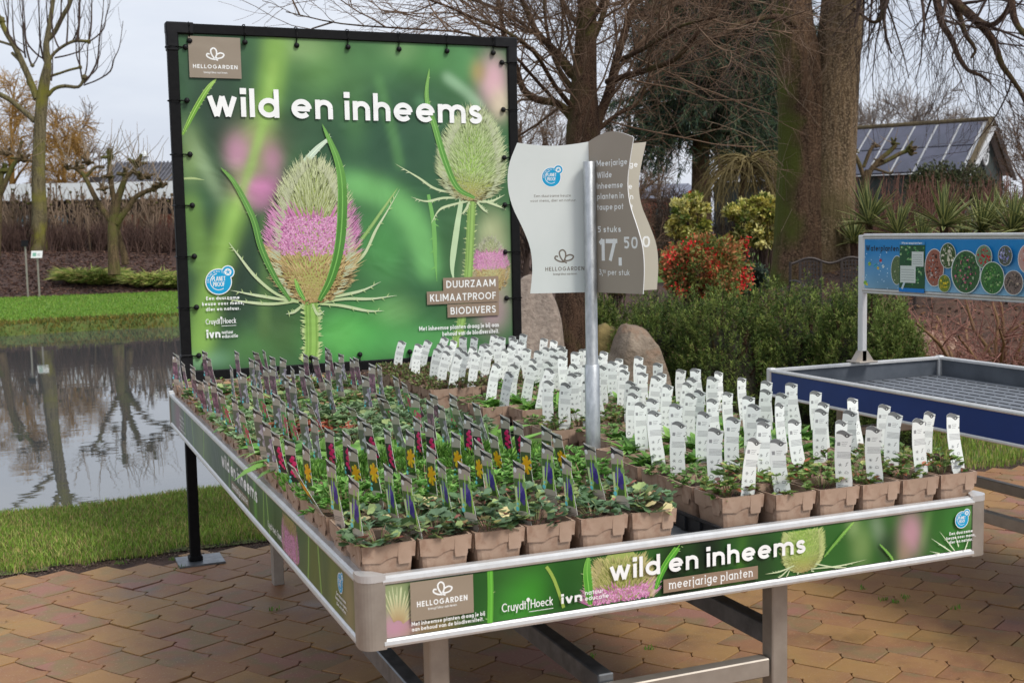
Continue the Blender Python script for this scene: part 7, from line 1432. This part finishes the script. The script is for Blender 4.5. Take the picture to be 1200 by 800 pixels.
rock(582, 664, 340, 8.6, 430, 'large speckled pink-grey boulder beside the banner frame', M_rock1, 5, (.85, .75)); rock(706, 786, 384, 8.0, 440, 'brown boulder half under the dwarf pine', M_rock2, 8); rock(690, 742, 384, 8.8, 430, 'mossy yellow stone behind the brown boulder', M_rock3, 11); rock(672, 735, 362, 10.0, 420, 'pale granite block behind the steel pole', M_rock1, 14)
rock(1040, 1120, 388, 9.6, 430, 'flat sandy boulder behind the reddish shrub', mat('sandy_boulder', C(170, 140, 120), C(190, 160, 140), 6, .9, bump=.01, bscale=20), 17)
# ------------------------------------------------------------------ empty blue table with the water-plants sign
BX0, BX1, BY0, BY1, BZ = 2.63, 3.655, -.60, 2.458, .78
bt = empty('plant_table', ((BX0+BX1)/2, (BY0+BY1)/2, 0)); tag(bt, 'empty aluminium plant table with royal blue sides and a grey slatted deck', 'plant table')
B_ = lambda o: ch(o, bt)
M_blue = mat('royal_blue_panel', C(18, 50, 112), C(24, 56, 122), 4, .42, bump=.0001, bscale=60, wear=.05); M_deck = mat('grey_deck', C(94, 99, 106), C(112, 117, 124), 10, .55, bump=.0004, bscale=60); M_in = mat('dark_grey_panel', C(72, 78, 86), C(88, 94, 102), 8, .5)
for (a, b_, nr, mm) in (((BX0, BY1), (BX0, BY0), (-1, 0), 0), ((BX1, BY0), (BX1, BY1), (1, 0), 0), ((BX1, BY1), (BX0, BY1), (0, 1), 0), ((BX0, BY0), (BX1, BY0), (0, -1), 0)):
    B_(rim_strip(a, b_, BZ-.014, .014, .026, nr).build('top_rail', M_alu)); B_(rim_strip(a, b_, BZ-.128, .014, .016, nr).build('bottom_rail', M_alu)); n_ = np.array(nr, float); d = np.array(b_, float)-np.array(a, float); mid = (np.array(a)+np.array(b_))/2
    s_ = (abs(d[0])-.02 if abs(d[0]) > .1 else .003, abs(d[1])-.02 if abs(d[1]) > .1 else .003)
    B_(MB().box((*(mid-n_*.003), BZ-.064), (*s_, .10)).build('blue_panel', M_blue)); B_(MB().box((*(mid-n_*.014), BZ-.064), (*s_, .10)).build('inner_panel', M_in))
for x in (BX0+.014, BX1-.014):
    for y in (BY0+.014, BY1-.014): B_(MB().box((x, y, BZ-.064), (.036, .036, .136), bev=.006).build('corner_post', M_alu))
B_(MB().box(((BX0+BX1)/2, (BY0+BY1)/2, BZ-.108), (BX1-BX0-.03, BY1-BY0-.03, .006)).build('deck_base', M_in))
me = None; ns = 13; pw = (BX1-BX0-.05)/ns
slv = MB().box((0, 0, 0), (pw-.006, BY1-BY0-.05, .012), bev=.002)
for k in range(ns):
    o = slv.build('slat', M_deck) if me is None else link(me, 'slat'); me = o.data; o.location = (BX0+.025+pw*(k+.5), (BY0+BY1)/2, BZ-.098); B_(o)
mb = MB()
for k in range(ns-1):
    for q in range(46): mb.box((BX0+.025+pw*(k+1), BY1-.06-q*.064-(k*.37 % 1)*.03, BZ-.0905), (.006, .05, .002))
tag(B_(mb.build('drain_slots', M_black)), kind='stuff')
for x in (2.86, 3.30):
    for y in (-.3, 2.2): B_(MB().box((x, y, .325), (.04, .04, .65), bev=.003).build('leg', M_alud))
    B_(MB().box((x, .95, .30), (.036, 2.46, .045), bev=.003).build('rail', M_alud))
for y in (-.3, 2.2): B_(MB().box((3.08, y, .50), (.40, .034, .04), bev=.003).build('crossbar', M_alud))
sg = empty('water_plants_sign', (3.15, 2.43, BZ)); tag(sg, 'long blue Waterplanten sign in an aluminium frame above the empty blue table', 'sign'); G_ = lambda o: ch(o, sg)
for y in (2.425, -.55):
    G_(MB().box((3.15, y, (BZ+1.39)/2), (.030, .036, 1.39-BZ), bev=.004).build('post', M_alu)); G_(MB().box((3.15, y, BZ+.006), (.11, .10, .008), bev=.002).build('foot_plate', M_alud))
    G_(MB().ext([(-.055, 0), (.055, 0), (.018, .05), (-.018, .05)], .036, (3.15, y+.018, BZ+.008), ((1, 0, 0), (0, 0, 1))).build('gusset', M_alud)); G_(MB().lathe([(.008, 0), (.008, .012), (.001, .014)], 8, (0, 0, 0)).build('bolt', M_alud, None, (3.132, y, 1.02), (0, -math.pi/2, 0)))
for z, h in ((1.383, .026), (1.128, .026)): G_(MB().box((3.15, .93, z), (.026, 2.96, h), bev=.004).build('frame_rail', M_alu)); G_(MB().box((3.1375, .93, z), (.006, 2.96, .006), bev=.001).build('frame_lip', M_alud))
for y in (2.405, -.53): G_(MB().box((3.15, y, 1.255), (.0255, .022, .23), bev=.003).build('frame_side', M_alu))
pr = Print(); y_off = 2.394; uu = lambda x, y: (lambda p: (y_off-p[1], p[2]))(atX(x, y, 3.145)); g = lambda x, y, sx, sy, c, am, an=0: (*uu(x, y), sx, sy, c, am, an)
pr.grid(0, 1.141, 2.93, 1.370, 160, 30, lambda x, y: (lambda t, w_: C(28, 128, 190)*(1-t)+C(150, 200, 226)*t*(.75+w_)+.0)(np.clip((1.33-y)/.2, 0, 1)[:, None]**1.3, (.25*np.sin(x*9)*np.sin(x*3.1+y*20))[:, None]))
pr.text('Waterplanten', *uu(1016.5, 294), .019, .28, C(8, 14, 20), width=uu(1055, 292)[0]-uu(1016.5, 292)[0], track=.2)
r = np.random.default_rng(4)
for k in range(46): a = uu(1012+r.random()*60, 290+r.random()*50); pr.disc(*a, .002+r.random()*.002, .002+r.random()*.002, C(190, 220, 236), 6)
for (x, y, s, c) in ((1021, 309, .011, C(150, 190, 60)), (1028, 311, .012, C(60, 160, 190)), (1034, 305, .009, C(200, 60, 60)), (1031, 314, .008, C(230, 200, 80)), (1037, 312, .009, C(210, 232, 236)), (1016, 331, .012, C(140, 190, 60)), (1018, 333, .007, C(240, 220, 60))): pr.disc(*uu(x, y), s, s*.9, c, 9); pr.strip([(uu(x, y)[0]-s, uu(x, y)[1]-s*.3), (uu(x, y)[0]+s, uu(x, y)[1]+s*.6)], .002, C(30, 60, 60))
def photo(x0, x1, y0, y1, base, dots, seed, rim=C(220, 226, 220), dn=90, ds=.10):
    (ua, va), (ub, vb) = uu(x0, (y0+y1)/2), uu(x1, (y0+y1)/2); cv = uu((x0+x1)/2, y0)[1]; dv = uu((x0+x1)/2, y1)[1]; cu, cvv = (ua+ub)/2, (cv+dv)/2; ru, rv = (ub-ua)/2, (cv-dv)/2; rr = np.random.default_rng(seed)
    pr.disc(cu, cvv, ru*1.06, rv*1.04, rim, 30); pr.disc(cu, cvv, ru, rv, base, 30)
    for k in range(dn):
        a = rr.uniform(0, 6.28); q = rr.uniform(0, .86)**.5; s = min(ru, rv)*ds*rr.uniform(.6, 1.5)*(1-q*.35); col = dots[rr.integers(0, len(dots))]*rr.uniform(.6, 1.2); pu, pv = cu+math.cos(a)*ru*q*.88, cvv+math.sin(a)*rv*q*.9
        if k % 2: pr.disc(pu, pv, s, s*.8, np.clip(col, 0, .9), 6)
        else: pr.strip([(pu, pv-s), (pu+s*rr.normal()*.3, pv+s)], [s*.5, s*.15], np.clip(col, 0, .9))
photo(1046.5, 1060, 300, 333, C(90, 110, 70), [C(40, 50, 40), C(190, 196, 160), C(120, 140, 80)], 1, dn=40)
u0, v0 = uu(1056, 341.5); u1, v1 = uu(1086.5, 287); pr.rect(u0, v0, u1, v1, C(40, 84, 52)); rr = np.random.default_rng(2)
for k in range(120): s = .006*rr.uniform(.5, 1.3); pr.disc(rr.uniform(u0+.007, u1-.007), rr.uniform(v0+.035, v1-.007), s, s*.7, pal((48, 110, 60), (80, 140, 80), (34, 66, 44), (140, 170, 120))[rr.integers(0, 4)], 6)
pr.rect(u0, v0, u1, v0+.018, C(24, 120, 196)); pr.strip([(u0+.02, v0+.014), (u0+.04, v0+.05)], .012, C(190, 210, 216)); pr.rect(u0, v1, u1, v1+.014, C(60, 140, 196)); pr.text('Moerasplanten', (u0+u1)/2, v1+.004, .0065, .24, align='c', width=(u1-u0)*.8)
for (a, b_, c_, d_) in ((.50, .55, .96, .86), (.05, .20, .66, .56)):
    pr.rect(u0+(u1-u0)*a, v0+(v1-v0)*b_, u0+(u1-u0)*c_, v0+(v1-v0)*d_, C(206, 214, 206))
    for k in range(5): pr.rect(u0+(u1-u0)*(a+.04), v0+(v1-v0)*(b_+(d_-b_)*(.15+.15*k)), u0+(u1-u0)*(c_-.06), v0+(v1-v0)*(b_+(d_-b_)*(.15+.15*k))+.0016, C(110, 120, 116))
photo(1087, 1108.5, 292, 335, C(150, 96, 80), [C(190, 90, 60), C(60, 40, 34), C(200, 190, 180), C(120, 60, 44)], 3, dn=110); photo(1105, 1123, 285, 314, C(70, 92, 50), [C(220, 214, 190), C(60, 84, 40), C(200, 196, 160)], 4, dn=50, ds=.18); photo(1103, 1117, 322, 342, C(110, 130, 50), [C(226, 200, 50), C(200, 180, 40), C(90, 120, 50)], 5, dn=60, ds=.16)
photo(1119, 1152, 294, 343, C(60, 96, 56), [C(84, 140, 70), C(44, 80, 44), C(150, 170, 130), C(206, 110, 130), C(50, 60, 60)], 6, dn=170, ds=.08); photo(1148, 1166.5, 287.5, 314, C(110, 140, 110), [C(200, 40, 50), C(180, 34, 44), C(100, 140, 100)], 7, dn=70, ds=.14); photo(1154, 1181, 307, 344, C(60, 110, 56), [C(100, 160, 76), C(150, 180, 120), C(50, 90, 44)], 8, dn=130, ds=.09)
photo(1175, 1191, 288, 311, C(90, 96, 84), [C(150, 150, 206), C(190, 190, 220), C(60, 70, 60)], 9, dn=60, ds=.16); photo(1182, 1204, 317, 345, C(120, 104, 96), [C(60, 54, 50), C(90, 80, 74), C(170, 150, 130)], 10, dn=70, ds=.14); photo(1199, 1222, 286, 320, C(190, 150, 140), [C(200, 110, 90), C(220, 200, 190)], 11, dn=60, ds=.14)
for k in range(6): photo(1226+k*26, 1246+k*26, 292+(k % 2)*16, 322+(k % 2)*14, C(70, 110, 60), [C(120, 170, 90), C(220, 200, 210), C(60, 90, 50)], 20+k, dn=50, ds=.14)
G_(pr.build('print', M_print, None, (3.1355, y_off, 0), (0, 0, -math.pi/2))); G_(MB().box((3.146, .93, 1.255), (.012, 2.91, .232)).build('panel', M_white))

# ------------------------------------------------------------------ cast metal garden bench
Db = 12.2; pb = atD(926, 338, Db); e = empty('garden_bench', (pb[0], pb[1], 0), -YAW+.05); gz = atD(926, 302, Db)[2]-.90; e.location.z = gz; tag(e, 'dark cast-metal garden bench with lattice back at the foot of the twin trunk', 'bench')
M_cast = mat('dark_cast_metal', C(52, 46, 44), C(70, 62, 58), 30, .55, .4); bl = 1.12
sx_ = np.linspace(0, bl, 33); tz = .86+.030*np.cos((sx_-.19)/.40*math.pi*1.0*2*.5*1.0)*0; tz = .865+.028*np.cos((sx_-.20)*2*math.pi/.43)
MB().tube([(x, 0, z) for x, z in zip(sx_, tz)], .013, 8).build('top_rail', M_cast, e); MB().box((bl/2, 0, .455), (bl, .026, .026)).build('lower_rail', M_cast, e)
for x in (0, bl): MB().tube([(x, .02, 0), (x, .0, .3), (x, 0, .86)], .015, 8).build('rear_leg', M_cast, e); MB().tube([(x, -.48, 0), (x, -.44, .25), (x, -.46, .64)], .015, 8).build('front_leg', M_cast, e); MB().tube([(x, 0, .66), (x, -.2, .675), (x, -.40, .66), (x, -.5, .62)], .014, 8).build('armrest', M_cast, e)
for x0 in (.11, .54):
    mb = MB(); wl = .20
    for k in range(7): mb.box((x0+wl*k/6, 0, .665), (.013, .012, .43))
    for k in range(11): mb.box((x0+wl/2, .0005, .475+.385*k/10), (wl, .011, .012))
    mb.box((x0-.008, 0, .665), (.022, .02, .42)); mb.box((x0+wl+.008, 0, .665), (.022, .02, .42)); mb.build('lattice_panel', M_cast, e)
for k in range(9): MB().box((bl/2, -.04-.05*k, .43), (bl, .032, .012)).build('slat', M_cast, e)

# ------------------------------------------------------------------ little plant signs in the bark bed
for (x, yb, yt, w, h, lb, dark) in ((45, 321, 297, 13, 7, 'small white plant label on a grey stake in the bark bed', False), (31, 312, 284, 8, 6, 'small dark plant label on a stake left of the white one', True)):
    Dp = 26.6; P = atD(x, yb, Dp); gz = terr(P[0], P[1]); zt = atD(x, yt, Dp)[2]; e = empty('plant_sign', (P[0], P[1], gz), -YAW); tag(e, lb, 'plant sign'); Hs = zt-gz; MB().box((0, 0, Hs/2), (.035, .02, Hs)).build('stake', M_alud, e); kx_ = Dp/FPX
    o = MB().box((0, -.03, Hs-.02), (w*kx_, .012, h*kx_*1.25), rot=np.array([[1, 0, 0], [0, math.cos(.35), math.sin(.35)], [0, -math.sin(.35), math.cos(.35)]])).build('card', M_black if dark else M_white, e)
    if not dark:
        pr = Print(); pr.rect(-.09, -.04, -.01, .04, C(120, 170, 150)); [pr.rect(.01, -.03+k*.022, .08, -.022+k*.022, C(150, 160, 156)) for k in range(3)]; pr.build('print', M_print, e, (0, -.040, Hs-.02), (-.35, 0, 0))

# ------------------------------------------------------------------ buildings
def at_frame(x, y, D, rz): P = atD(x, y, D); e = (P[0], P[1], terr(P[0], P[1])); return e
Dl = 42.0; kk = Dl/FPX; P = atD(100, 233, Dl); gz = float(terr(P[0], P[1])); e = empty('low_building', (P[0], P[1], gz), -YAW); tag(e, 'long low building with white fascia and dark pitched roof behind the bare hedge', 'building')
zf = lambda y, x=100: atD(x, y, Dl)[2]-gz; xl, xr = -160*kk, 260*kk; z0, z1 = zf(233.5), zf(214.5)
M_brick = mat('red_brick_wall', C(130, 74, 56), C(150, 92, 70), 5, .9, stretch=(1, 1, 3)); M_slate = mat('dark_slate_roof', C(72, 72, 78), C(94, 94, 100), 3, .75, bump=.01, bscale=20, stretch=(1, .3, 1)); M_fasc = mat('white_fascia', C(222, 226, 226), C(206, 212, 212), 2, .5); M_glass = mat('blue_green_glass', C(70, 104, 106), C(104, 140, 140), 1.2, .12, spec=.8); M_dkwall = mat('dark_wall', C(52, 46, 44), C(70, 62, 58), 3, .8)
MB().box(((xl+xr)/2, .9, z0/2), (xr-xl-.1, .2, z0)).build('wall', M_dkwall, e); MB().box(((xl+xr)/2, .0, (z0+z1)/2), (xr-xl, .30, z1-z0)).build('fascia', M_fasc, e); MB().box(((xl+xr)/2, 3, z1-.02), (xr-xl-.02, 5.7, .05)).build('flat_roof', M_slate, e)
for (xa, xb) in ((-30, 96),): MB().box(((xa+xb)/2*kk+1.2, .76, z0*.42), ((xb-xa)*kk, .08, z0*.5)).build('brick_panel', M_brick, e)
MB().box((60*kk+1.2, .76, z0*.42), (1, .06, .02)).build('sill', M_fasc, e)
for k in range(7):
    x0 = (-98+k*9.6)*kk; w_ = link(MB().box((0, 0, 0), (9.0*kk, .06, z0*.5)).build('window', M_glass).data, 'window', e, (x0+4.5*kk, .75, z0*.44)); 
    MB().box((-4.6*kk, -.02, 0), (.06, .09, z0*.52)).build('frame', M_fasc, w_); MB().box((0, -.02, z0*.06), (9.0*kk, .085, .05)).build('glazing_bar', M_fasc, w_)
for o in [o for o in bpy.data.objects if o.name.startswith('window') and o.parent is None]: bpy.data.objects.remove(o)
eye_ = CAM[2]-gz; ry0, ry1 = eye_+(zf(216)-eye_)*47/42, eye_+(zf(192.5)-eye_)*50/42; rx0 = (60-100)*kk; rxt = (51-100)*kk
mb = MB(); X1 = 200*kk; V = [(rx0, 5, ry0), (X1, 5, ry0), (X1, 8, ry1), (rxt, 8, ry1), (X1, 11, ry0), (rxt-1.5, 11, ry0)]; mb.add(V, [np.array([[0, 1, 2, 3]]), np.array([[3, 2, 4, 5]]), np.array([[0, 3, 5]])]); mb.build('pitched_roof', M_slate, e)
mb = MB(); nr = 46
for k in range(nr): f = (k+.5)/nr; mb.bar((rx0+(X1-rx0)*f, 4.96, ry0+.02), (rxt+(X1-rxt)*f, 7.97, ry1+.03), .05, .06)
mb.build('roof_ribs', M_slate, e)['kind'] = 'stuff'; MB().box((-41*kk, 6, (z1+ry0)/2+.1), (1.0, 1, ry0-z1+.4)).build('roof_end_wall', M_dkwall, e); MB().box((-44*kk, 5.6, ry0+.02), (.35, .1, .5)).build('dormer_window', M_fasc, e); MB().lathe([(.12, 0), (.12, .2), (.22, .25), (.02, .5)], 8, (rxt+1.2, 8, ry1)).build('roof_finial', M_fasc, e)
# barn with solar panels
Dr = 45.0; kk = Dr/FPX; A = atD(1165, 141, Dr); gzz = float(terr(A[0], A[1])); hz = A[2]-gzz; rp = atD(1001, 149.5, 48.2); dirr = (rp-A)[:2]; lenr = np.linalg.norm(dirr); ang = math.atan2(dirr[1], dirr[0])   # ridge runs away to the left
e = empty('solar_barn', (A[0], A[1], gzz), ang); tag(e, 'barn with a roof full of dark solar panels and a round window in its gable', 'barn')
# local: x along the ridge away from the gable, y across (positive = hidden side or viewer side resolved below)
def loc(P): d = P[:2]-A[:2]; c, s = math.cos(-ang), math.sin(-ang); return np.array([d[0]*c-d[1]*s, d[0]*s+d[1]*c, P[2]-gzz])
eave = atD(1137, 203, Dr-1.0); ye = abs(loc(eave)[1]); side = np.sign(loc(CAM)[1]); hw_ = 1.95; he = hz-(62*kk)*1.0; Lb = lenr*1.9
# pick the half width from the picture: gable foot at (1137, 203)
best = min(((hw, abs(pxof(A+np.array([math.cos(ang+side*math.pi/2)*hw, math.sin(ang+side*math.pi/2)*hw, he-hz]))[0]-1137)) for hw in np.linspace(1, 5, 81)), key=lambda q: q[1]); hw_ = best[0]
S1 = side*hw_; M_panel = mat('solar_panel', C(48, 50, 66), C(66, 66, 84), 1.5, .25, spec=.8, stretch=(1, 1, 1)); M_pframe = mat('panel_gap_white', C(196, 198, 200), C(210, 212, 214), 3, .5); M_thatch = mat('mossy_verge', C(96, 84, 60), C(76, 66, 48), 6, .95)
sl_ = math.hypot(hw_, hz-he); nrm = np.array([0, side*(hz-he)/sl_, hw_/sl_]); dn = np.array([0, side*hw_/sl_, -(hz-he)/sl_])
mb = MB(); mb.add([(0, 0, hz), (Lb, 0, hz), (Lb, S1, he), (0, S1, he), (Lb, -S1, he), (0, -S1, he)], [np.array([[0, 1, 2, 3]]), np.array([[1, 0, 5, 4]])]); mb.build('roof', M_pframe, e)
mb = MB(); mb.add([(.35, 0, hz-.08), (.35, S1*.92, he), (.35, -S1*.92, he), (.35, S1*.92, 0), (.35, -S1*.92, 0), (Lb, S1*.92, 0), (Lb, S1*.92, he)], [np.array([[0, 1, 2]]), np.array([[1, 3, 4, 2], [1, 3, 5, 6]])]); mb.build('wall', mat('dark_green_boards', C(44, 52, 50), C(58, 66, 62), 8, .8, stretch=(1, 1, .1)), e)
R3 = np.stack([np.array([1.0, 0, 0]), dn, np.cross(np.array([1.0, 0, 0]), dn)], 1); pwd = lenr/6.2; pan = None
for c_ in range(11):
    for r_ in range(2):
        hgt = sl_*.47; ctr = np.array([.30+pwd*(c_+.5), 0, hz])+dn*(sl_*.035+hgt*(r_+.5)+r_*.05)+nrm*.05
        if pan is None: o = MB().box((0, 0, 0), (pwd-.10, hgt-.04, .04), rot=R3).build('solar_panel', M_panel); pan = o.data; o.parent = e
        else: o = link(pan, 'solar_panel', e)
        o.location = ctr
for s_ in (1, -1):
    d2 = np.array([0, s_*side*hw_/sl_, -(hz-he)/sl_]); a = np.array([-.02, 0, hz]); MB().bar(a+d2*.02+np.array([.1, 0, .05]), a+d2*(sl_+.1)+np.array([.1, 0, .05]), .22, .14, up=(1, 0, 0)).build('verge', M_thatch, e); MB().bar(a+d2*.22+np.array([-.03, 0, -.14]), a+d2*(sl_+.05)+np.array([-.03, 0, -.14]), .05, .16, up=(1, 0, 0)).build('bargeboard', M_pframe, e)
MB().tube([(0, 0, hz+.06), (Lb, 0, hz+.06)], .09, 8).build('ridge', M_thatch, e)
wv = MB(); cz_ = hz-(hz-he)*.62; yo = side*hw_*.02; a_ = np.linspace(0, 2*math.pi, 21); wv.tube([(.28, yo+.36*math.cos(t), cz_+.42*math.sin(t)) for t in a_], .045, 6, cap=False)
for k in range(4): t = k*math.pi/4; wv.bar((.28, yo-.36*math.cos(t), cz_-.42*math.sin(t)), (.28, yo+.36*math.cos(t), cz_+.42*math.sin(t)), .035, .035)
wv.build('round_window', M_pframe, e)
pollard('pollard_tree', 22.0, [(1014, 262, 22), (1014, 240, 16), (1013, 220, 13), (1018, 200, 11)], [[(1016, 206, 9), (1028, 190, 8), (1042, 178, 8), (1050, 170, 7)], [(1022, 196, 8), (1040, 188, 7), (1055, 180, 7), (1066, 176, 7)], [(1014, 212, 8), (1006, 190, 7), (1000, 178, 6)], [(1020, 196, 6), (1032, 200, 4), (1044, 204, 4)], [(1012, 196, 6), (1020, 176, 6), (1026, 170, 5)]], [(1047, 168, 7, 0), (1065, 174, 9, 0), (1068, 180, 7, 0), (1027, 171, 6, 0), (1001, 178, 6, 0), (1044, 203, 4, 0), (1030, 188, 6, 0)], 'stubby pollard silhouetted against the solar panels beside the twin trunk', 2, .35)
# distant roof behind the price sign
Dq = 62.0; kk = Dq/FPX; P = atD(792, 245, Dq); gz = float(terr(P[0], P[1])); e = empty('far_house', (P[0], P[1], gz), -YAW+.1); tag(e, 'distant brick house with a grey-blue roof just right of the price sign', 'house'); z0, z1 = atD(792, 232, Dq)[2]-gz, atD(792, 213.5, Dq)[2]-gz
MB().box((0, 2, z0/2), (66*kk, 4, z0)).build('wall', M_brick, e); mb = MB(); mb.add([(-34*kk, -.2, z0), (34*kk, -.2, z0), (28*kk, 2.2, z1), (-28*kk, 2.2, z1), (34*kk, 4.6, z0), (-34*kk, 4.6, z0)], [np.array([[0, 1, 2, 3], [3, 2, 4, 5]]), np.array([[0, 3, 5], [1, 4, 2]])]); mb.build('roof', mat('grey_blue_roof', C(98, 102, 116), C(116, 120, 134), 3, .7), e)
for x in (-20, -4, 14): MB().box((x*kk, -.03, z0*.55), (8*kk, .05, z0*.4)).build('window', M_glass, e)
leafy('orange_shrub', 810, 238, 226, 12, 26, 'small bright orange shrub above the round variegated shrub', pal((214, 112, 40), (200, 96, 50)), .06, 420, stems=True, clump=14)

# small weeds and dead leaves in the paving joints
pw_ = []
for (x, y) in ((566, 722), (1037, 702), (1060, 700), (1050, 706), (868, 716), (520, 668), (320, 714), (212, 666), (1120, 712), (760, 760), (140, 660), (205, 655), (1010, 690), (690, 770)):
    c = atZ(x, y, 0.0); m_ = 16; pw_.append(np.c_[c[0]+rng.normal(size=m_)*.012, c[1]+rng.normal(size=m_)*.008, np.full(m_, -.002)])
tag(blades('joint_weeds', np.concatenate(pw_), .012, .03, .004, np.array([C(96, 140, 50), C(120, 150, 70)]), M_grass, .7), 'tiny green weeds sprouting from the paving joints', 'weeds')
n = 70; P = np.stack([rng.uniform(-1, 3.6, n), rng.uniform(.4, 3.2, n), np.full(n, .004)], 1); V, F, k = leaves_mesh(P, randdir(n, -.05, .15), np.tile(UPV, (n, 1))+rng.normal(size=(n, 3))*.2, rng.uniform(.006, .02, n), rng.uniform(.004, .01, n), .2, 0, 'leaf')
tag(link(fastmesh('fallen_bits', V, F, [M_leafg], vcol=np.repeat(pal((110, 80, 50), (84, 60, 40), (140, 110, 70))[rng.integers(0, 3, n)], k, axis=0)), 'fallen_bits'), 'small dead leaves and crumbs lying on the clay pavers', 'leaf litter', kind='stuff')
